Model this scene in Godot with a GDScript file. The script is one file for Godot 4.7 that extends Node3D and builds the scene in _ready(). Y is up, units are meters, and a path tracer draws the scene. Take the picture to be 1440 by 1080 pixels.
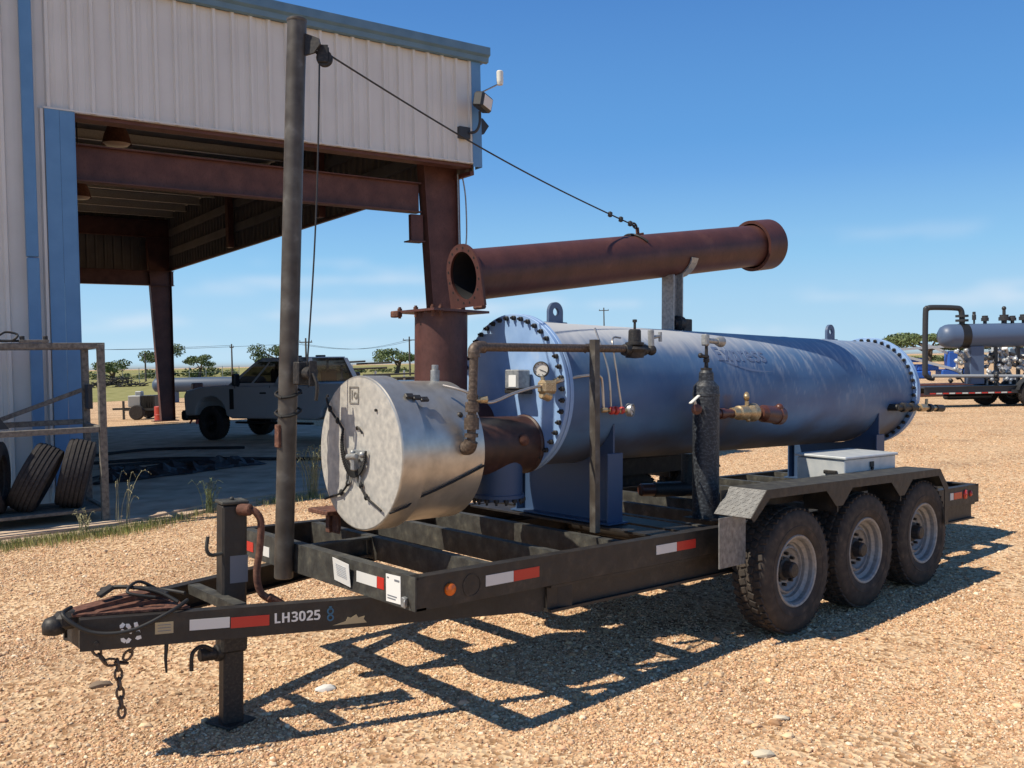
extends Node3D

# ---------------------------------------------------------------- helpers
var rng := RandomNumberGenerator.new()
var M := {}
var base_of := {}
var tilt := Basis(Vector3(0, 0, 1), deg_to_rad(-1.853))   # the trailer stands a little nose-up on its jack

func lin(r: float, g: float, b: float) -> Color:
	return Color(r, g, b).linear_to_srgb()

func noise_tex(sd: int, freq: float, stops: Array, cellular := false, size := 512, octaves := 5, normal := false, strength := 4.0) -> NoiseTexture2D:
	var n := FastNoiseLite.new()
	n.seed = sd
	n.frequency = freq
	n.noise_type = FastNoiseLite.TYPE_CELLULAR if cellular else FastNoiseLite.TYPE_SIMPLEX_SMOOTH
	if cellular:
		n.cellular_return_type = FastNoiseLite.RETURN_DISTANCE if normal or stops.size() == 0 else FastNoiseLite.RETURN_CELL_VALUE
		n.cellular_jitter = 1.0
		n.fractal_type = FastNoiseLite.FRACTAL_NONE if octaves <= 1 else FastNoiseLite.FRACTAL_FBM
	n.fractal_octaves = octaves
	var t := NoiseTexture2D.new()
	t.width = size
	t.height = size
	t.seamless = true
	t.seamless_blend_skirt = 0.15
	t.noise = n
	if normal:
		t.as_normal_map = true
		t.bump_strength = strength
	elif stops.size():
		var g := Gradient.new()
		var offs := PackedFloat32Array()
		var cols := PackedColorArray()
		for s in stops:
			offs.append(s[0])
			cols.append(s[1])
		g.offsets = offs
		g.colors = cols
		t.color_ramp = g
	return t

# a procedural material: colours along a noise, plus a bump; tile = metres per repeat
func mk(called: String, stops: Array, rough: float, metal := 0.0, tile := 1.0, freq := 0.012, bump := 0.0, bump_freq := 0.05, sd := 1, spec := 0.5, world := false) -> StandardMaterial3D:
	var m := StandardMaterial3D.new()
	m.resource_name = called
	m.roughness = rough
	m.metallic = metal
	m.metallic_specular = spec
	m.uv1_triplanar = true
	m.uv1_world_triplanar = world
	m.uv1_scale = Vector3.ONE / tile
	if stops.size() == 1:
		m.albedo_color = stops[0][1]
	else:
		m.albedo_texture = noise_tex(sd, freq, stops)
	if bump > 0.0:
		m.normal_enabled = true
		m.normal_texture = noise_tex(sd + 50, bump_freq, [], false, 256, 4, true, bump * 8.0)
		m.normal_scale = bump
	M[called] = m
	return m

func plainm(called: String, c: Color, rough: float, metal := 0.0, spec := 0.5) -> StandardMaterial3D:
	var m := StandardMaterial3D.new()
	m.resource_name = called
	m.albedo_color = c
	m.roughness = rough
	m.metallic = metal
	m.metallic_specular = spec
	M[called] = m
	return m

func S() -> SurfaceTool:
	var st := SurfaceTool.new()
	st.begin(Mesh.PRIMITIVE_TRIANGLES)
	return st

func tri(st: SurfaceTool, a: Vector3, b: Vector3, c: Vector3, na: Vector3, nb: Vector3, nc: Vector3) -> void:
	if (b - a).cross(c - a).dot(na + nb + nc) > 0.0:
		st.set_normal(na); st.add_vertex(a)
		st.set_normal(nc); st.add_vertex(c)
		st.set_normal(nb); st.add_vertex(b)
	else:
		st.set_normal(na); st.add_vertex(a)
		st.set_normal(nb); st.add_vertex(b)
		st.set_normal(nc); st.add_vertex(c)

func quad(st: SurfaceTool, a: Vector3, b: Vector3, c: Vector3, d: Vector3, n: Vector3) -> void:
	tri(st, a, b, c, n, n, n)
	tri(st, a, c, d, n, n, n)

# chamfered box of that size, centred on xf
func box(st: SurfaceTool, xf: Transform3D, size: Vector3, bev := 0.0) -> void:
	var h := size / 2.0
	bev = minf(bev, minf(h.x, minf(h.y, h.z)) * 0.7)
	var ax := [Vector3.RIGHT, Vector3.UP, Vector3.BACK]
	for i in 3:
		var j := (i + 1) % 3
		var k := (i + 2) % 3
		for s: float in [-1.0, 1.0]:
			var o: Vector3 = ax[i] * (h[i] * s)
			var u: Vector3 = ax[j] * (h[j] - bev)
			var v: Vector3 = ax[k] * (h[k] - bev)
			quad(st, xf * (o - u - v), xf * (o + u - v), xf * (o + u + v), xf * (o - u + v), (xf.basis * (ax[i] * s)).normalized())
	if bev > 0.0:
		for i in 3:
			var j := (i + 1) % 3
			var k := (i + 2) % 3
			for s: float in [-1.0, 1.0]:
				for t: float in [-1.0, 1.0]:
					var w: Vector3 = ax[k] * (h[k] - bev)
					var p: Vector3 = ax[i] * (h[i] * s) + ax[j] * ((h[j] - bev) * t)
					var q: Vector3 = ax[i] * ((h[i] - bev) * s) + ax[j] * (h[j] * t)
					quad(st, xf * (p - w), xf * (p + w), xf * (q + w), xf * (q - w), (xf.basis * (ax[i] * s + ax[j] * t)).normalized())
		for s: float in [-1.0, 1.0]:
			for t: float in [-1.0, 1.0]:
				for r: float in [-1.0, 1.0]:
					var c := Vector3(s, t, r)
					var e := h - Vector3.ONE * bev
					var n: Vector3 = (xf.basis * c).normalized()
					tri(st, xf * (Vector3(h.x, e.y, e.z) * c), xf * (Vector3(e.x, h.y, e.z) * c), xf * (Vector3(e.x, e.y, h.z) * c), n, n, n)

func bx(st: SurfaceTool, lo: Vector3, hi: Vector3, bev := 0.0) -> void:
	box(st, Transform3D(Basis(), (lo + hi) / 2.0), (hi - lo).abs(), bev)

func frame_to(a: Vector3, b: Vector3, up := Vector3.UP) -> Basis:   # x runs along a -> b
	var x := (b - a).normalized()
	if absf(x.dot(up)) > 0.98:
		up = Vector3.BACK
	var z := x.cross(up).normalized()
	return Basis(x, z.cross(x), z)

func bar(st: SurfaceTool, a: Vector3, b: Vector3, h: float, w: float, bev := 0.0, up := Vector3.UP) -> void:
	box(st, Transform3D(frame_to(a, b, up), (a + b) / 2.0), Vector3(a.distance_to(b), h, w), bev)

func tube(st: SurfaceTool, pts: Array, r: float, sides := 10, caps := true, r2 := -1.0) -> void:
	var n := pts.size()
	var rings := []
	var norms := []
	var d0: Vector3 = (pts[1] - pts[0]).normalized()
	var up := Vector3.UP if absf(d0.y) < 0.9 else Vector3.RIGHT
	var u := d0.cross(up).normalized()
	for i in n:
		var d: Vector3
		if i == 0:
			d = d0
		elif i == n - 1:
			d = (pts[i] - pts[i - 1]).normalized()
		else:
			d = ((pts[i + 1] - pts[i]).normalized() + (pts[i] - pts[i - 1]).normalized()).normalized()
		u = (u - d * u.dot(d)).normalized()
		var v := d.cross(u)
		var rr := r if r2 < 0.0 else lerpf(r, r2, float(i) / (n - 1))
		var ring := []
		var nn := []
		for k in sides:
			var a := TAU * k / sides
			var e := u * cos(a) + v * sin(a)
			ring.append(pts[i] + e * rr)
			nn.append(e)
		rings.append(ring)
		norms.append(nn)
	for i in n - 1:
		for k in sides:
			var l := (k + 1) % sides
			tri(st, rings[i][k], rings[i][l], rings[i + 1][l], norms[i][k], norms[i][l], norms[i + 1][l])
			tri(st, rings[i][k], rings[i + 1][l], rings[i + 1][k], norms[i][k], norms[i + 1][l], norms[i + 1][k])
	if caps:
		for e in [0, n - 1]:
			var dn: Vector3 = (pts[0] - pts[1]).normalized() if e == 0 else (pts[n - 1] - pts[n - 2]).normalized()
			for k in range(1, sides - 1):
				tri(st, rings[e][0], rings[e][k], rings[e][k + 1], dn, dn, dn)

func curve(ctrl: Array, per := 8) -> Array:   # Catmull-Rom through the points
	var out := []
	var n := ctrl.size()
	for i in n - 1:
		var p0: Vector3 = ctrl[maxi(i - 1, 0)]
		var p1: Vector3 = ctrl[i]
		var p2: Vector3 = ctrl[i + 1]
		var p3: Vector3 = ctrl[mini(i + 2, n - 1)]
		for k in per:
			out.append(p1.cubic_interpolate(p2, p0, p3, float(k) / per))
	out.append(ctrl[n - 1])
	return out

# turned shape: profile of (radius, height) round the y axis of xf
func lathe(st: SurfaceTool, prof: Array, xf: Transform3D, sides := 24, smooth := false) -> void:
	var n := prof.size()
	var seg := []
	for i in n - 1:
		var d: Vector2 = prof[i + 1] - prof[i]
		seg.append(Vector2(d.y, -d.x).normalized())
	for i in n - 1:
		var n0: Vector2 = seg[i]
		var n1: Vector2 = seg[i]
		if smooth:
			if i > 0:
				n0 = (seg[i - 1] + seg[i]).normalized()
			if i < n - 2:
				n1 = (seg[i + 1] + seg[i]).normalized()
		for k in sides:
			var a := TAU * k / sides
			var b := TAU * (k + 1) / sides
			var ca := Vector3(cos(a), 0, sin(a))
			var cb := Vector3(cos(b), 0, sin(b))
			var p: Vector2 = prof[i]
			var q: Vector2 = prof[i + 1]
			var P := [xf * (ca * p.x + Vector3.UP * p.y), xf * (cb * p.x + Vector3.UP * p.y), xf * (cb * q.x + Vector3.UP * q.y), xf * (ca * q.x + Vector3.UP * q.y)]
			var N := [(xf.basis * (ca * n0.x + Vector3.UP * n0.y)).normalized(), (xf.basis * (cb * n0.x + Vector3.UP * n0.y)).normalized(), (xf.basis * (cb * n1.x + Vector3.UP * n1.y)).normalized(), (xf.basis * (ca * n1.x + Vector3.UP * n1.y)).normalized()]
			if p.x > 0.0001:
				tri(st, P[0], P[1], P[2], N[0], N[1], N[2])
			if q.x > 0.0001:
				tri(st, P[0], P[2], P[3], N[0], N[2], N[3])

func axis(dir: Vector3, at := Vector3.ZERO) -> Transform3D:   # y along dir
	var y := dir.normalized()
	var h := Vector3.RIGHT if absf(y.x) < 0.9 else Vector3.BACK
	var z := h.cross(y).normalized()
	return Transform3D(Basis(y.cross(z), y, z), at)

func rod(st: SurfaceTool, a: Vector3, b: Vector3, r: float, sides := 14, bev := 0.0) -> void:
	var l := a.distance_to(b)
	var p := [Vector2(0, 0), Vector2(r, 0), Vector2(r, l), Vector2(0, l)]
	if bev > 0.0:
		p = [Vector2(0, 0), Vector2(r - bev, 0), Vector2(r, bev), Vector2(r, l - bev), Vector2(r - bev, l), Vector2(0, l)]
	lathe(st, p, axis(b - a, a), sides)

func ball(st: SurfaceTool, c: Vector3, r: float, sides := 12, sq := Vector3.ONE) -> void:
	var p := []
	for i in 9:
		var a := -PI / 2 + PI * i / 8.0
		p.append(Vector2(cos(a) * r, sin(a) * r))
	lathe(st, p, Transform3D(Basis.from_scale(sq), c), sides, true)

# flat outline in the x-y plane of xf, given depth along its z
func prism(st: SurfaceTool, poly: Array, depth: float, xf := Transform3D()) -> void:
	var pk := PackedVector2Array(poly)
	if Geometry2D.is_polygon_clockwise(pk):
		pk.reverse()
	var idx := Geometry2D.triangulate_polygon(pk)
	var zf := xf.basis.z.normalized()
	for s: float in [-0.5, 0.5]:
		for i in range(0, idx.size(), 3):
			var nn := zf * signf(s)
			tri(st, xf * Vector3(pk[idx[i]].x, pk[idx[i]].y, s * depth), xf * Vector3(pk[idx[i + 1]].x, pk[idx[i + 1]].y, s * depth), xf * Vector3(pk[idx[i + 2]].x, pk[idx[i + 2]].y, s * depth), nn, nn, nn)
	for i in pk.size():
		var a := pk[i]
		var b := pk[(i + 1) % pk.size()]
		var d := (b - a).normalized()
		quad(st, xf * Vector3(a.x, a.y, -depth / 2), xf * Vector3(b.x, b.y, -depth / 2), xf * Vector3(b.x, b.y, depth / 2), xf * Vector3(a.x, a.y, depth / 2), (xf.basis * Vector3(d.y, -d.x, 0)).normalized())

# plate with a hole: outer and inner outline with the same number of points
func holed(st: SurfaceTool, outer: Array, inner: Array, depth: float, xf: Transform3D) -> void:
	var n := outer.size()
	var zf := xf.basis.z.normalized()
	var h := depth / 2
	var c := Vector2.ZERO
	for p in inner:
		c += p / n
	for i in n:
		var j := (i + 1) % n
		var a: Vector2 = outer[i]
		var b: Vector2 = outer[j]
		var p: Vector2 = inner[i]
		var q: Vector2 = inner[j]
		for s: float in [-1.0, 1.0]:
			quad(st, xf * Vector3(a.x, a.y, s * h), xf * Vector3(b.x, b.y, s * h), xf * Vector3(q.x, q.y, s * h), xf * Vector3(p.x, p.y, s * h), zf * s)
		var no := (Vector3((b - a).y, -(b - a).x, 0)).normalized()
		if no.dot(Vector3((a - c).x, (a - c).y, 0)) < 0.0:
			no = -no
		quad(st, xf * Vector3(a.x, a.y, -h), xf * Vector3(b.x, b.y, -h), xf * Vector3(b.x, b.y, h), xf * Vector3(a.x, a.y, h), xf.basis * no)
		var ni := (Vector3((c - p).x, (c - p).y, 0)).normalized()
		quad(st, xf * Vector3(p.x, p.y, -h), xf * Vector3(q.x, q.y, -h), xf * Vector3(q.x, q.y, h), xf * Vector3(p.x, p.y, h), xf.basis * ni)

func circle(r: float, n: int, c := Vector2.ZERO, a0 := 0.0) -> Array:
	var out := []
	for i in n:
		out.append(c + Vector2(cos(a0 + TAU * i / n), sin(a0 + TAU * i / n)) * r)
	return out

# a thing: geometry of its parts is written in the thing's own surroundings (world or trailer axes); at = its base there
func thing(called: String, label: String, category: String, at := Vector3.ZERO, on_trailer := false, group := "") -> Node3D:
	var o := Node3D.new()
	o.name = called
	o.transform = Transform3D(tilt, tilt * at) if on_trailer else Transform3D(Basis(), at)
	o.set_meta("label", label)
	o.set_meta("category", category)
	if group:
		o.set_meta("group", group)
	add_child(o, true)
	base_of[o] = at
	return o

func part(parent: Node3D, called: String, st: SurfaceTool, m: Material, label := "") -> MeshInstance3D:
	var o := MeshInstance3D.new()
	o.name = called
	o.mesh = st.commit()
	o.material_override = m
	if base_of.has(parent):
		o.position = -base_of[parent]
	if label:
		o.set_meta("label", label)
	parent.add_child(o, true)
	return o

func inst(parent: Node3D, called: String, mesh: Mesh, m: Material, xf: Transform3D) -> MeshInstance3D:
	var o := MeshInstance3D.new()
	o.name = called
	o.mesh = mesh
	o.material_override = m
	o.transform = xf
	if base_of.has(parent):
		o.position -= base_of[parent]
	parent.add_child(o, true)
	return o

func struct(called: String, st: SurfaceTool, m: Material, kind := "structure", label := "", category := "") -> MeshInstance3D:
	var o := MeshInstance3D.new()
	o.name = called
	o.mesh = st.commit()
	o.material_override = m
	o.set_meta("kind", kind)
	if label:
		o.set_meta("label", label)
	if category:
		o.set_meta("category", category)
	add_child(o, true)
	return o

func one(called: String, label: String, category: String, st: SurfaceTool, m: Material, at := Vector3.ZERO, group := "") -> MeshInstance3D:
	var o := MeshInstance3D.new()
	o.name = called
	o.mesh = st.commit()
	o.material_override = m
	o.position = at
	o.set_meta("label", label)
	o.set_meta("category", category)
	if group:
		o.set_meta("group", group)
	add_child(o, true)
	return o

func text_mesh(s: String, size: float, depth := 0.002, bold := true) -> TextMesh:
	var f := SystemFont.new()
	f.font_names = PackedStringArray(["Droid Sans"])
	f.font_weight = 700 if bold else 400
	var t := TextMesh.new()
	t.text = s
	t.font = f
	t.font_size = 64
	t.pixel_size = size / 64.0
	t.depth = depth
	t.curve_step = 1.0
	return t

func letters(parent: Node3D, called: String, s: String, size: float, m: Material, xf: Transform3D, depth := 0.002) -> MeshInstance3D:
	return inst(parent, called, text_mesh(s, size, depth), m, xf)

func multi(called: String, mesh: Mesh, m: Material, xfs: Array, cols: Array, label: String, category := "") -> MultiMeshInstance3D:
	var mm := MultiMesh.new()
	mm.transform_format = MultiMesh.TRANSFORM_3D
	mm.use_colors = cols.size() > 0
	mm.mesh = mesh
	mm.instance_count = xfs.size()
	for i in xfs.size():
		mm.set_instance_transform(i, xfs[i])
		if cols.size():
			mm.set_instance_color(i, cols[i])
	var o := MultiMeshInstance3D.new()
	o.name = called
	o.multimesh = mm
	o.material_override = m
	o.set_meta("kind", "stuff")
	o.set_meta("label", label)
	if category:
		o.set_meta("category", category)
	add_child(o, true)
	return o

# ---------------------------------------------------------------- the scene
func _ready() -> void:
	rng.seed = 20240
	# camera
	var cam := Camera3D.new()
	cam.name = "camera"
	cam.transform = Transform3D(Basis(Vector3(0.75343675, -0.01986936, 0.65722011), Vector3(0.03164861, 0.99948065, -0.00606522), Vector3(-0.65675828, 0.02536986, 0.75367429)).orthonormalized(), Vector3(-5.867, 1.72, 4.2592))
	cam.fov = 45.178
	cam.near = 0.1
	cam.far = 3000.0
	cam.current = true
	add_child(cam)
	# sky
	var sky := PanoramaSkyMaterial.new()
	sky.panorama = sky_panorama()
	var env := Environment.new()
	env.background_mode = Environment.BG_SKY
	env.sky = Sky.new()
	env.sky.sky_material = sky
	env.background_energy_multiplier = 0.833
	env.tonemap_mode = Environment.TONE_MAPPER_LINEAR
	env.tonemap_exposure = 1.2
	env.sdfgi_enabled = true
	env.ssao_enabled = true
	env.ssil_enabled = true
	var we := WorldEnvironment.new()
	we.name = "environment"
	we.environment = env
	add_child(we)
	# sun: from the far left, high
	var sun := DirectionalLight3D.new()
	sun.name = "sun"
	var az := deg_to_rad(71.0)
	var el := deg_to_rad(53.5)
	var travel := Vector3(sin(az) * cos(el), -sin(el), cos(az) * cos(el))
	sun.basis = Basis.looking_at(travel, Vector3.UP)
	sun.light_energy = 1.55
	sun.light_color = Color(1.0, 0.957, 0.88)
	sun.light_angular_distance = 0.5
	sun.shadow_enabled = true
	add_child(sun)

	materials()
	ground()
	building()
	far_ground_things()
	slab_things()
	far_trailer()
	trailer()
	heater()
	stack()
	small_rig()
	gravel()
	weeds()

# clear morning air: radiance by height above the horizon, a little brighter and paler towards the sun's side, thin cirrus low down
func sky_panorama() -> ImageTexture:
	var w := 1024
	var h := 512
	var im := Image.create(w, h, false, Image.FORMAT_RGBF)
	var ev := [-90.0, 0.0, 4.0, 6.0, 11.0, 13.0, 21.0, 30.0, 45.0, 90.0]
	var cv := [Vector3(0.34, 0.27, 0.20), Vector3(0.55, 0.79, 0.95), Vector3(0.42, 0.70, 0.95), Vector3(0.33, 0.64, 0.94), Vector3(0.185, 0.44, 0.845), Vector3(0.152, 0.395, 0.80), Vector3(0.098, 0.275, 0.655), Vector3(0.062, 0.19, 0.48), Vector3(0.040, 0.125, 0.34), Vector3(0.028, 0.09, 0.26)]
	var n := FastNoiseLite.new()
	n.seed = 7
	n.noise_type = FastNoiseLite.TYPE_SIMPLEX_SMOOTH
	n.frequency = 1.0
	n.fractal_octaves = 5
	var sunward := Vector2(-sin(deg_to_rad(71.0)), -cos(deg_to_rad(71.0)))
	for y in h:
		var elev := (0.5 - (y + 0.5) / h) * PI
		var e := rad_to_deg(elev)
		var c := cv[0] as Vector3
		if e > 0.0:
			for i in range(1, 9):
				if e >= ev[i] and e <= ev[i + 1]:
					c = (cv[i] as Vector3).lerp(cv[i + 1], (e - ev[i]) / (ev[i + 1] - ev[i]))
		var band := smoothstep(0.0, 2.0, e) * (1.0 - smoothstep(3.5, 9.0, e))
		for x in w:
			var a := TAU * (x + 0.5) / w
			var d := Vector2(sin(a), cos(a)) * -1.0
			var q := c
			if e > 0.0:
				var k := -d.dot(sunward) * cos(elev)
				q = q * (1.0 + 0.06 * k) + Vector3(0.02, 0.02, 0.012) * k * smoothstep(40.0, 0.0, e)
				if band > 0.0:
					var v := n.get_noise_3d(d.x * 2.4, sin(elev) * 34.0, d.y * 2.4) + 0.35 * n.get_noise_3d(d.x * 9.0, sin(elev) * 60.0, d.y * 9.0)
					q = q.lerp(Vector3(0.80, 0.86, 0.95), smoothstep(0.10, 0.60, v) * band * 0.55)
			im.set_pixel(x, y, Color(q.x, q.y, q.z))
	return ImageTexture.create_from_image(im)

func materials() -> void:
	# trailer and steel
	mk("black_paint", [[0.0, lin(0.014, 0.012, 0.011)], [0.5, lin(0.021, 0.018, 0.016)], [0.75, lin(0.030, 0.025, 0.021)], [0.9, lin(0.045, 0.036, 0.028)], [1.0, lin(0.08, 0.06, 0.042)]], 0.55, 0.0, 0.9, 0.014, 0.25, 0.05, 11)
	mk("dusty_black", [[0.0, lin(0.025, 0.024, 0.022)], [0.45, lin(0.044, 0.043, 0.038)], [0.75, lin(0.066, 0.065, 0.055)], [1.0, lin(0.11, 0.102, 0.080)]], 0.65, 0.0, 0.8, 0.016, 0.25, 0.05, 12)
	mk("tread_plate", [[0.0, lin(0.12, 0.12, 0.12)], [0.5, lin(0.20, 0.20, 0.195)], [1.0, lin(0.30, 0.295, 0.28)]], 0.5, 0.2, 0.5, 0.02, 0.2, 0.06, 13)
	mk("rusty_steel", [[0.0, lin(0.05, 0.024, 0.017)], [0.4, lin(0.10, 0.040, 0.025)], [0.7, lin(0.15, 0.062, 0.038)], [1.0, lin(0.22, 0.13, 0.085)]], 0.85, 0.0, 0.5, 0.02, 0.5, 0.06, 14)
	mk("red_oxide", [[0.0, lin(0.055, 0.021, 0.017)], [0.45, lin(0.080, 0.029, 0.023)], [0.75, lin(0.098, 0.036, 0.028)], [1.0, lin(0.155, 0.068, 0.048)]], 0.5, 0.0, 1.4, 0.011, 0.2, 0.05, 15)
	mk("red_primer_frame", [[0.0, lin(0.07, 0.026, 0.022)], [0.5, lin(0.10, 0.037, 0.030)], [1.0, lin(0.14, 0.058, 0.045)]], 0.6, 0.0, 2.0, 0.01, 0.0, 0.05, 16)
	mk("pole_steel", [[0.0, lin(0.045, 0.036, 0.030)], [0.4, lin(0.075, 0.064, 0.054)], [0.7, lin(0.105, 0.096, 0.084)], [1.0, lin(0.20, 0.19, 0.175)]], 0.5, 0.3, 0.9, 0.012, 0.2, 0.05, 17)
	mk("blue_paint", [[0.0, lin(0.20, 0.32, 0.54)], [0.5, lin(0.25, 0.39, 0.63)], [0.75, lin(0.29, 0.43, 0.66)], [1.0, lin(0.38, 0.48, 0.64)]], 0.38, 0.0, 1.3, 0.010, 0.12, 0.04, 18)
	mk("stainless", [[0.0, lin(0.40, 0.38, 0.34)], [0.5, lin(0.50, 0.475, 0.425)], [1.0, lin(0.58, 0.555, 0.495)]], 0.36, 0.72, 0.6, 0.012, 0.05, 0.03, 20)
	mk("stainless_lid", [[0.0, lin(0.40, 0.39, 0.365)], [0.35, lin(0.485, 0.47, 0.435)], [0.6, lin(0.55, 0.53, 0.485)], [1.0, lin(0.66, 0.63, 0.56)]], 0.52, 0.35, 0.6, 0.02, 0.22, 0.02, 21)
	mk("galvanised", [[0.0, lin(0.22, 0.23, 0.23)], [0.5, lin(0.34, 0.35, 0.35)], [1.0, lin(0.46, 0.46, 0.45)]], 0.45, 0.5, 0.4, 0.025, 0.1, 0.05, 22)
	mk("bounce_lit_purlin", [[0.0, lin(0.45, 0.42, 0.38)], [1.0, lin(0.60, 0.56, 0.5)]], 0.5, 0.0, 0.6, 0.02, 0.0, 0.05, 42)  # pale colour stands in for light bounced up to the purlins
	mk("aluminium_box", [[0.0, lin(0.50, 0.54, 0.56)], [0.5, lin(0.60, 0.63, 0.64)], [1.0, lin(0.68, 0.70, 0.69)]], 0.42, 0.35, 0.8, 0.012, 0.05, 0.04, 23)
	mk("pipe_steel", [[0.0, lin(0.05, 0.038, 0.03)], [0.5, lin(0.11, 0.08, 0.06)], [1.0, lin(0.24, 0.19, 0.15)]], 0.55, 0.4, 0.3, 0.03, 0.2, 0.06, 24)
	mk("dark_iron", [[0.0, lin(0.012, 0.012, 0.013)], [0.6, lin(0.03, 0.028, 0.027)], [1.0, lin(0.09, 0.07, 0.055)]], 0.55, 0.2, 0.3, 0.03, 0.2, 0.06, 25)
	mk("peeling_paint", [[0.0, lin(0.010, 0.011, 0.014)], [0.50, lin(0.018, 0.021, 0.028)], [0.64, lin(0.030, 0.036, 0.045)], [0.67, lin(0.20, 0.22, 0.24)], [0.70, lin(0.030, 0.036, 0.045)], [0.85, lin(0.06, 0.07, 0.075)], [1.0, lin(0.24, 0.25, 0.25)]], 0.5, 0.0, 0.35, 0.03, 0.3, 0.06, 26)
	mk("brass", [[0.0, lin(0.30, 0.20, 0.09)], [1.0, lin(0.62, 0.50, 0.33)]], 0.4, 0.6, 0.2, 0.03, 0.15, 0.06, 27)
	mk("brown_valve", [[0.0, lin(0.05, 0.018, 0.012)], [1.0, lin(0.17, 0.06, 0.04)]], 0.4, 0.1, 0.2, 0.03, 0.2, 0.06, 28)
	mk("tyre_rubber", [[0.0, lin(0.020, 0.016, 0.014)], [0.45, lin(0.036, 0.029, 0.024)], [0.75, lin(0.062, 0.047, 0.036)], [1.0, lin(0.13, 0.09, 0.06)]], 0.85, 0.0, 0.6, 0.014, 0.15, 0.06, 29)
	mk("wheel_paint", [[0.0, lin(0.16, 0.16, 0.16)], [0.5, lin(0.27, 0.27, 0.265)], [0.8, lin(0.32, 0.31, 0.29)], [1.0, lin(0.22, 0.15, 0.10)]], 0.5, 0.3, 0.4, 0.018, 0.1, 0.05, 30)
	mk("shaded_oxide", [[0.0, lin(0.030, 0.015, 0.012)], [0.5, lin(0.048, 0.021, 0.016)], [0.8, lin(0.07, 0.031, 0.022)], [1.0, lin(0.12, 0.055, 0.035)]], 0.5, 0.0, 0.8, 0.015, 0.2, 0.05, 45)  # red oxide darkened, shade on the fire tube put into the colour
	# building
	mk("wall_sheet", [[0.0, lin(0.64, 0.61, 0.555)], [0.5, lin(0.69, 0.66, 0.60)], [1.0, lin(0.73, 0.70, 0.64)]], 0.5, 0.0, 4.0, 0.008, 0.0, 0.04, 31)
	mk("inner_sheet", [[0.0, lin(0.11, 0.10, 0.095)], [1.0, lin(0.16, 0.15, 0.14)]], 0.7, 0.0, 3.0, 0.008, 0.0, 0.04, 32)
	mk("trim_blue", [[0.0, lin(0.10, 0.235, 0.42)], [1.0, lin(0.13, 0.285, 0.49)]], 0.45, 0.0, 2.0, 0.01, 0.0, 0.04, 33)
	mk("gutter_blue", [[0.0, lin(0.09, 0.17, 0.24)], [1.0, lin(0.14, 0.24, 0.32)]], 0.45, 0.0, 2.0, 0.01, 0.0, 0.04, 34)
	mk("concrete", [[0.0, lin(0.33, 0.235, 0.17)], [0.4, lin(0.46, 0.345, 0.25)], [0.7, lin(0.54, 0.41, 0.30)], [1.0, lin(0.62, 0.49, 0.37)]], 0.9, 0.0, 3.5, 0.012, 0.25, 0.05, 35, 0.3, true)
	mk("rack_steel", [[0.0, lin(0.08, 0.075, 0.065)], [0.5, lin(0.17, 0.16, 0.14)], [1.0, lin(0.26, 0.23, 0.19)]], 0.7, 0.1, 0.6, 0.02, 0.2, 0.05, 36)
	mk("old_rubber", [[0.0, lin(0.016, 0.014, 0.015)], [0.6, lin(0.032, 0.028, 0.028)], [1.0, lin(0.075, 0.065, 0.06)]], 0.85, 0.0, 0.5, 0.02, 0.15, 0.06, 37)
	mk("tarp", [[0.0, lin(0.012, 0.011, 0.012)], [0.7, lin(0.03, 0.024, 0.024)], [1.0, lin(0.07, 0.03, 0.03)]], 0.6, 0.0, 0.7, 0.02, 0.3, 0.05, 38)
	mk("weathered_wood", [[0.0, lin(0.10, 0.085, 0.07)], [1.0, lin(0.24, 0.20, 0.16)]], 0.9, 0.0, 0.6, 0.02, 0.3, 0.05, 39)
	# plain paints
	plainm("truck_paint", lin(0.50, 0.50, 0.51), 0.3)
	plainm("truck_trim", lin(0.012, 0.012, 0.013), 0.5)
	plainm("chrome", lin(0.55, 0.56, 0.57), 0.2, 1.0)
	plainm("tape_white", lin(0.62, 0.62, 0.60), 0.4)
	plainm("tape_red", lin(0.48, 0.028, 0.018), 0.4)
	plainm("paper", lin(0.72, 0.72, 0.70), 0.6)
	plainm("print_grey", lin(0.16, 0.17, 0.19), 0.7)
	plainm("print_faint", lin(0.42, 0.43, 0.45), 0.7)
	plainm("letter_white", lin(0.70, 0.70, 0.68), 0.5)
	plainm("amber", lin(0.62, 0.13, 0.01), 0.25)
	plainm("lamp_red", lin(0.55, 0.04, 0.02), 0.25)
	plainm("sticker_cream", lin(0.40, 0.33, 0.20), 0.6)
	plainm("sticker_blue", lin(0.03, 0.12, 0.22), 0.5)
	plainm("wire_black", lin(0.012, 0.012, 0.012), 0.6)
	plainm("rope_black", lin(0.012, 0.012, 0.012), 0.8)
	plainm("steel_rope", lin(0.035, 0.033, 0.032), 0.5, 0.3)
	plainm("hole_dark", lin(0.006, 0.006, 0.008), 0.9)
	plainm("gauge_face", lin(0.65, 0.62, 0.56), 0.35)
	plainm("gauge_red", lin(0.50, 0.05, 0.04), 0.4)
	plainm("tubing", lin(0.50, 0.45, 0.40), 0.35, 0.8)
	plainm("decal_blue", lin(0.12, 0.165, 0.27), 0.55)
	plainm("white_plastic", lin(0.72, 0.72, 0.66), 0.4)
	plainm("fixture_dark", lin(0.03, 0.032, 0.036), 0.5)
	plainm("fixture_lens", lin(0.70, 0.62, 0.54), 0.25)
	plainm("bounce_warm_glass", lin(0.50, 0.36, 0.26), 0.4)  # warm tint is ground-bounced light put into the lens colour
	plainm("barrel_red", lin(0.42, 0.05, 0.035), 0.5)
	plainm("blue_tank", lin(0.05, 0.08, 0.13), 0.55)
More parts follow.
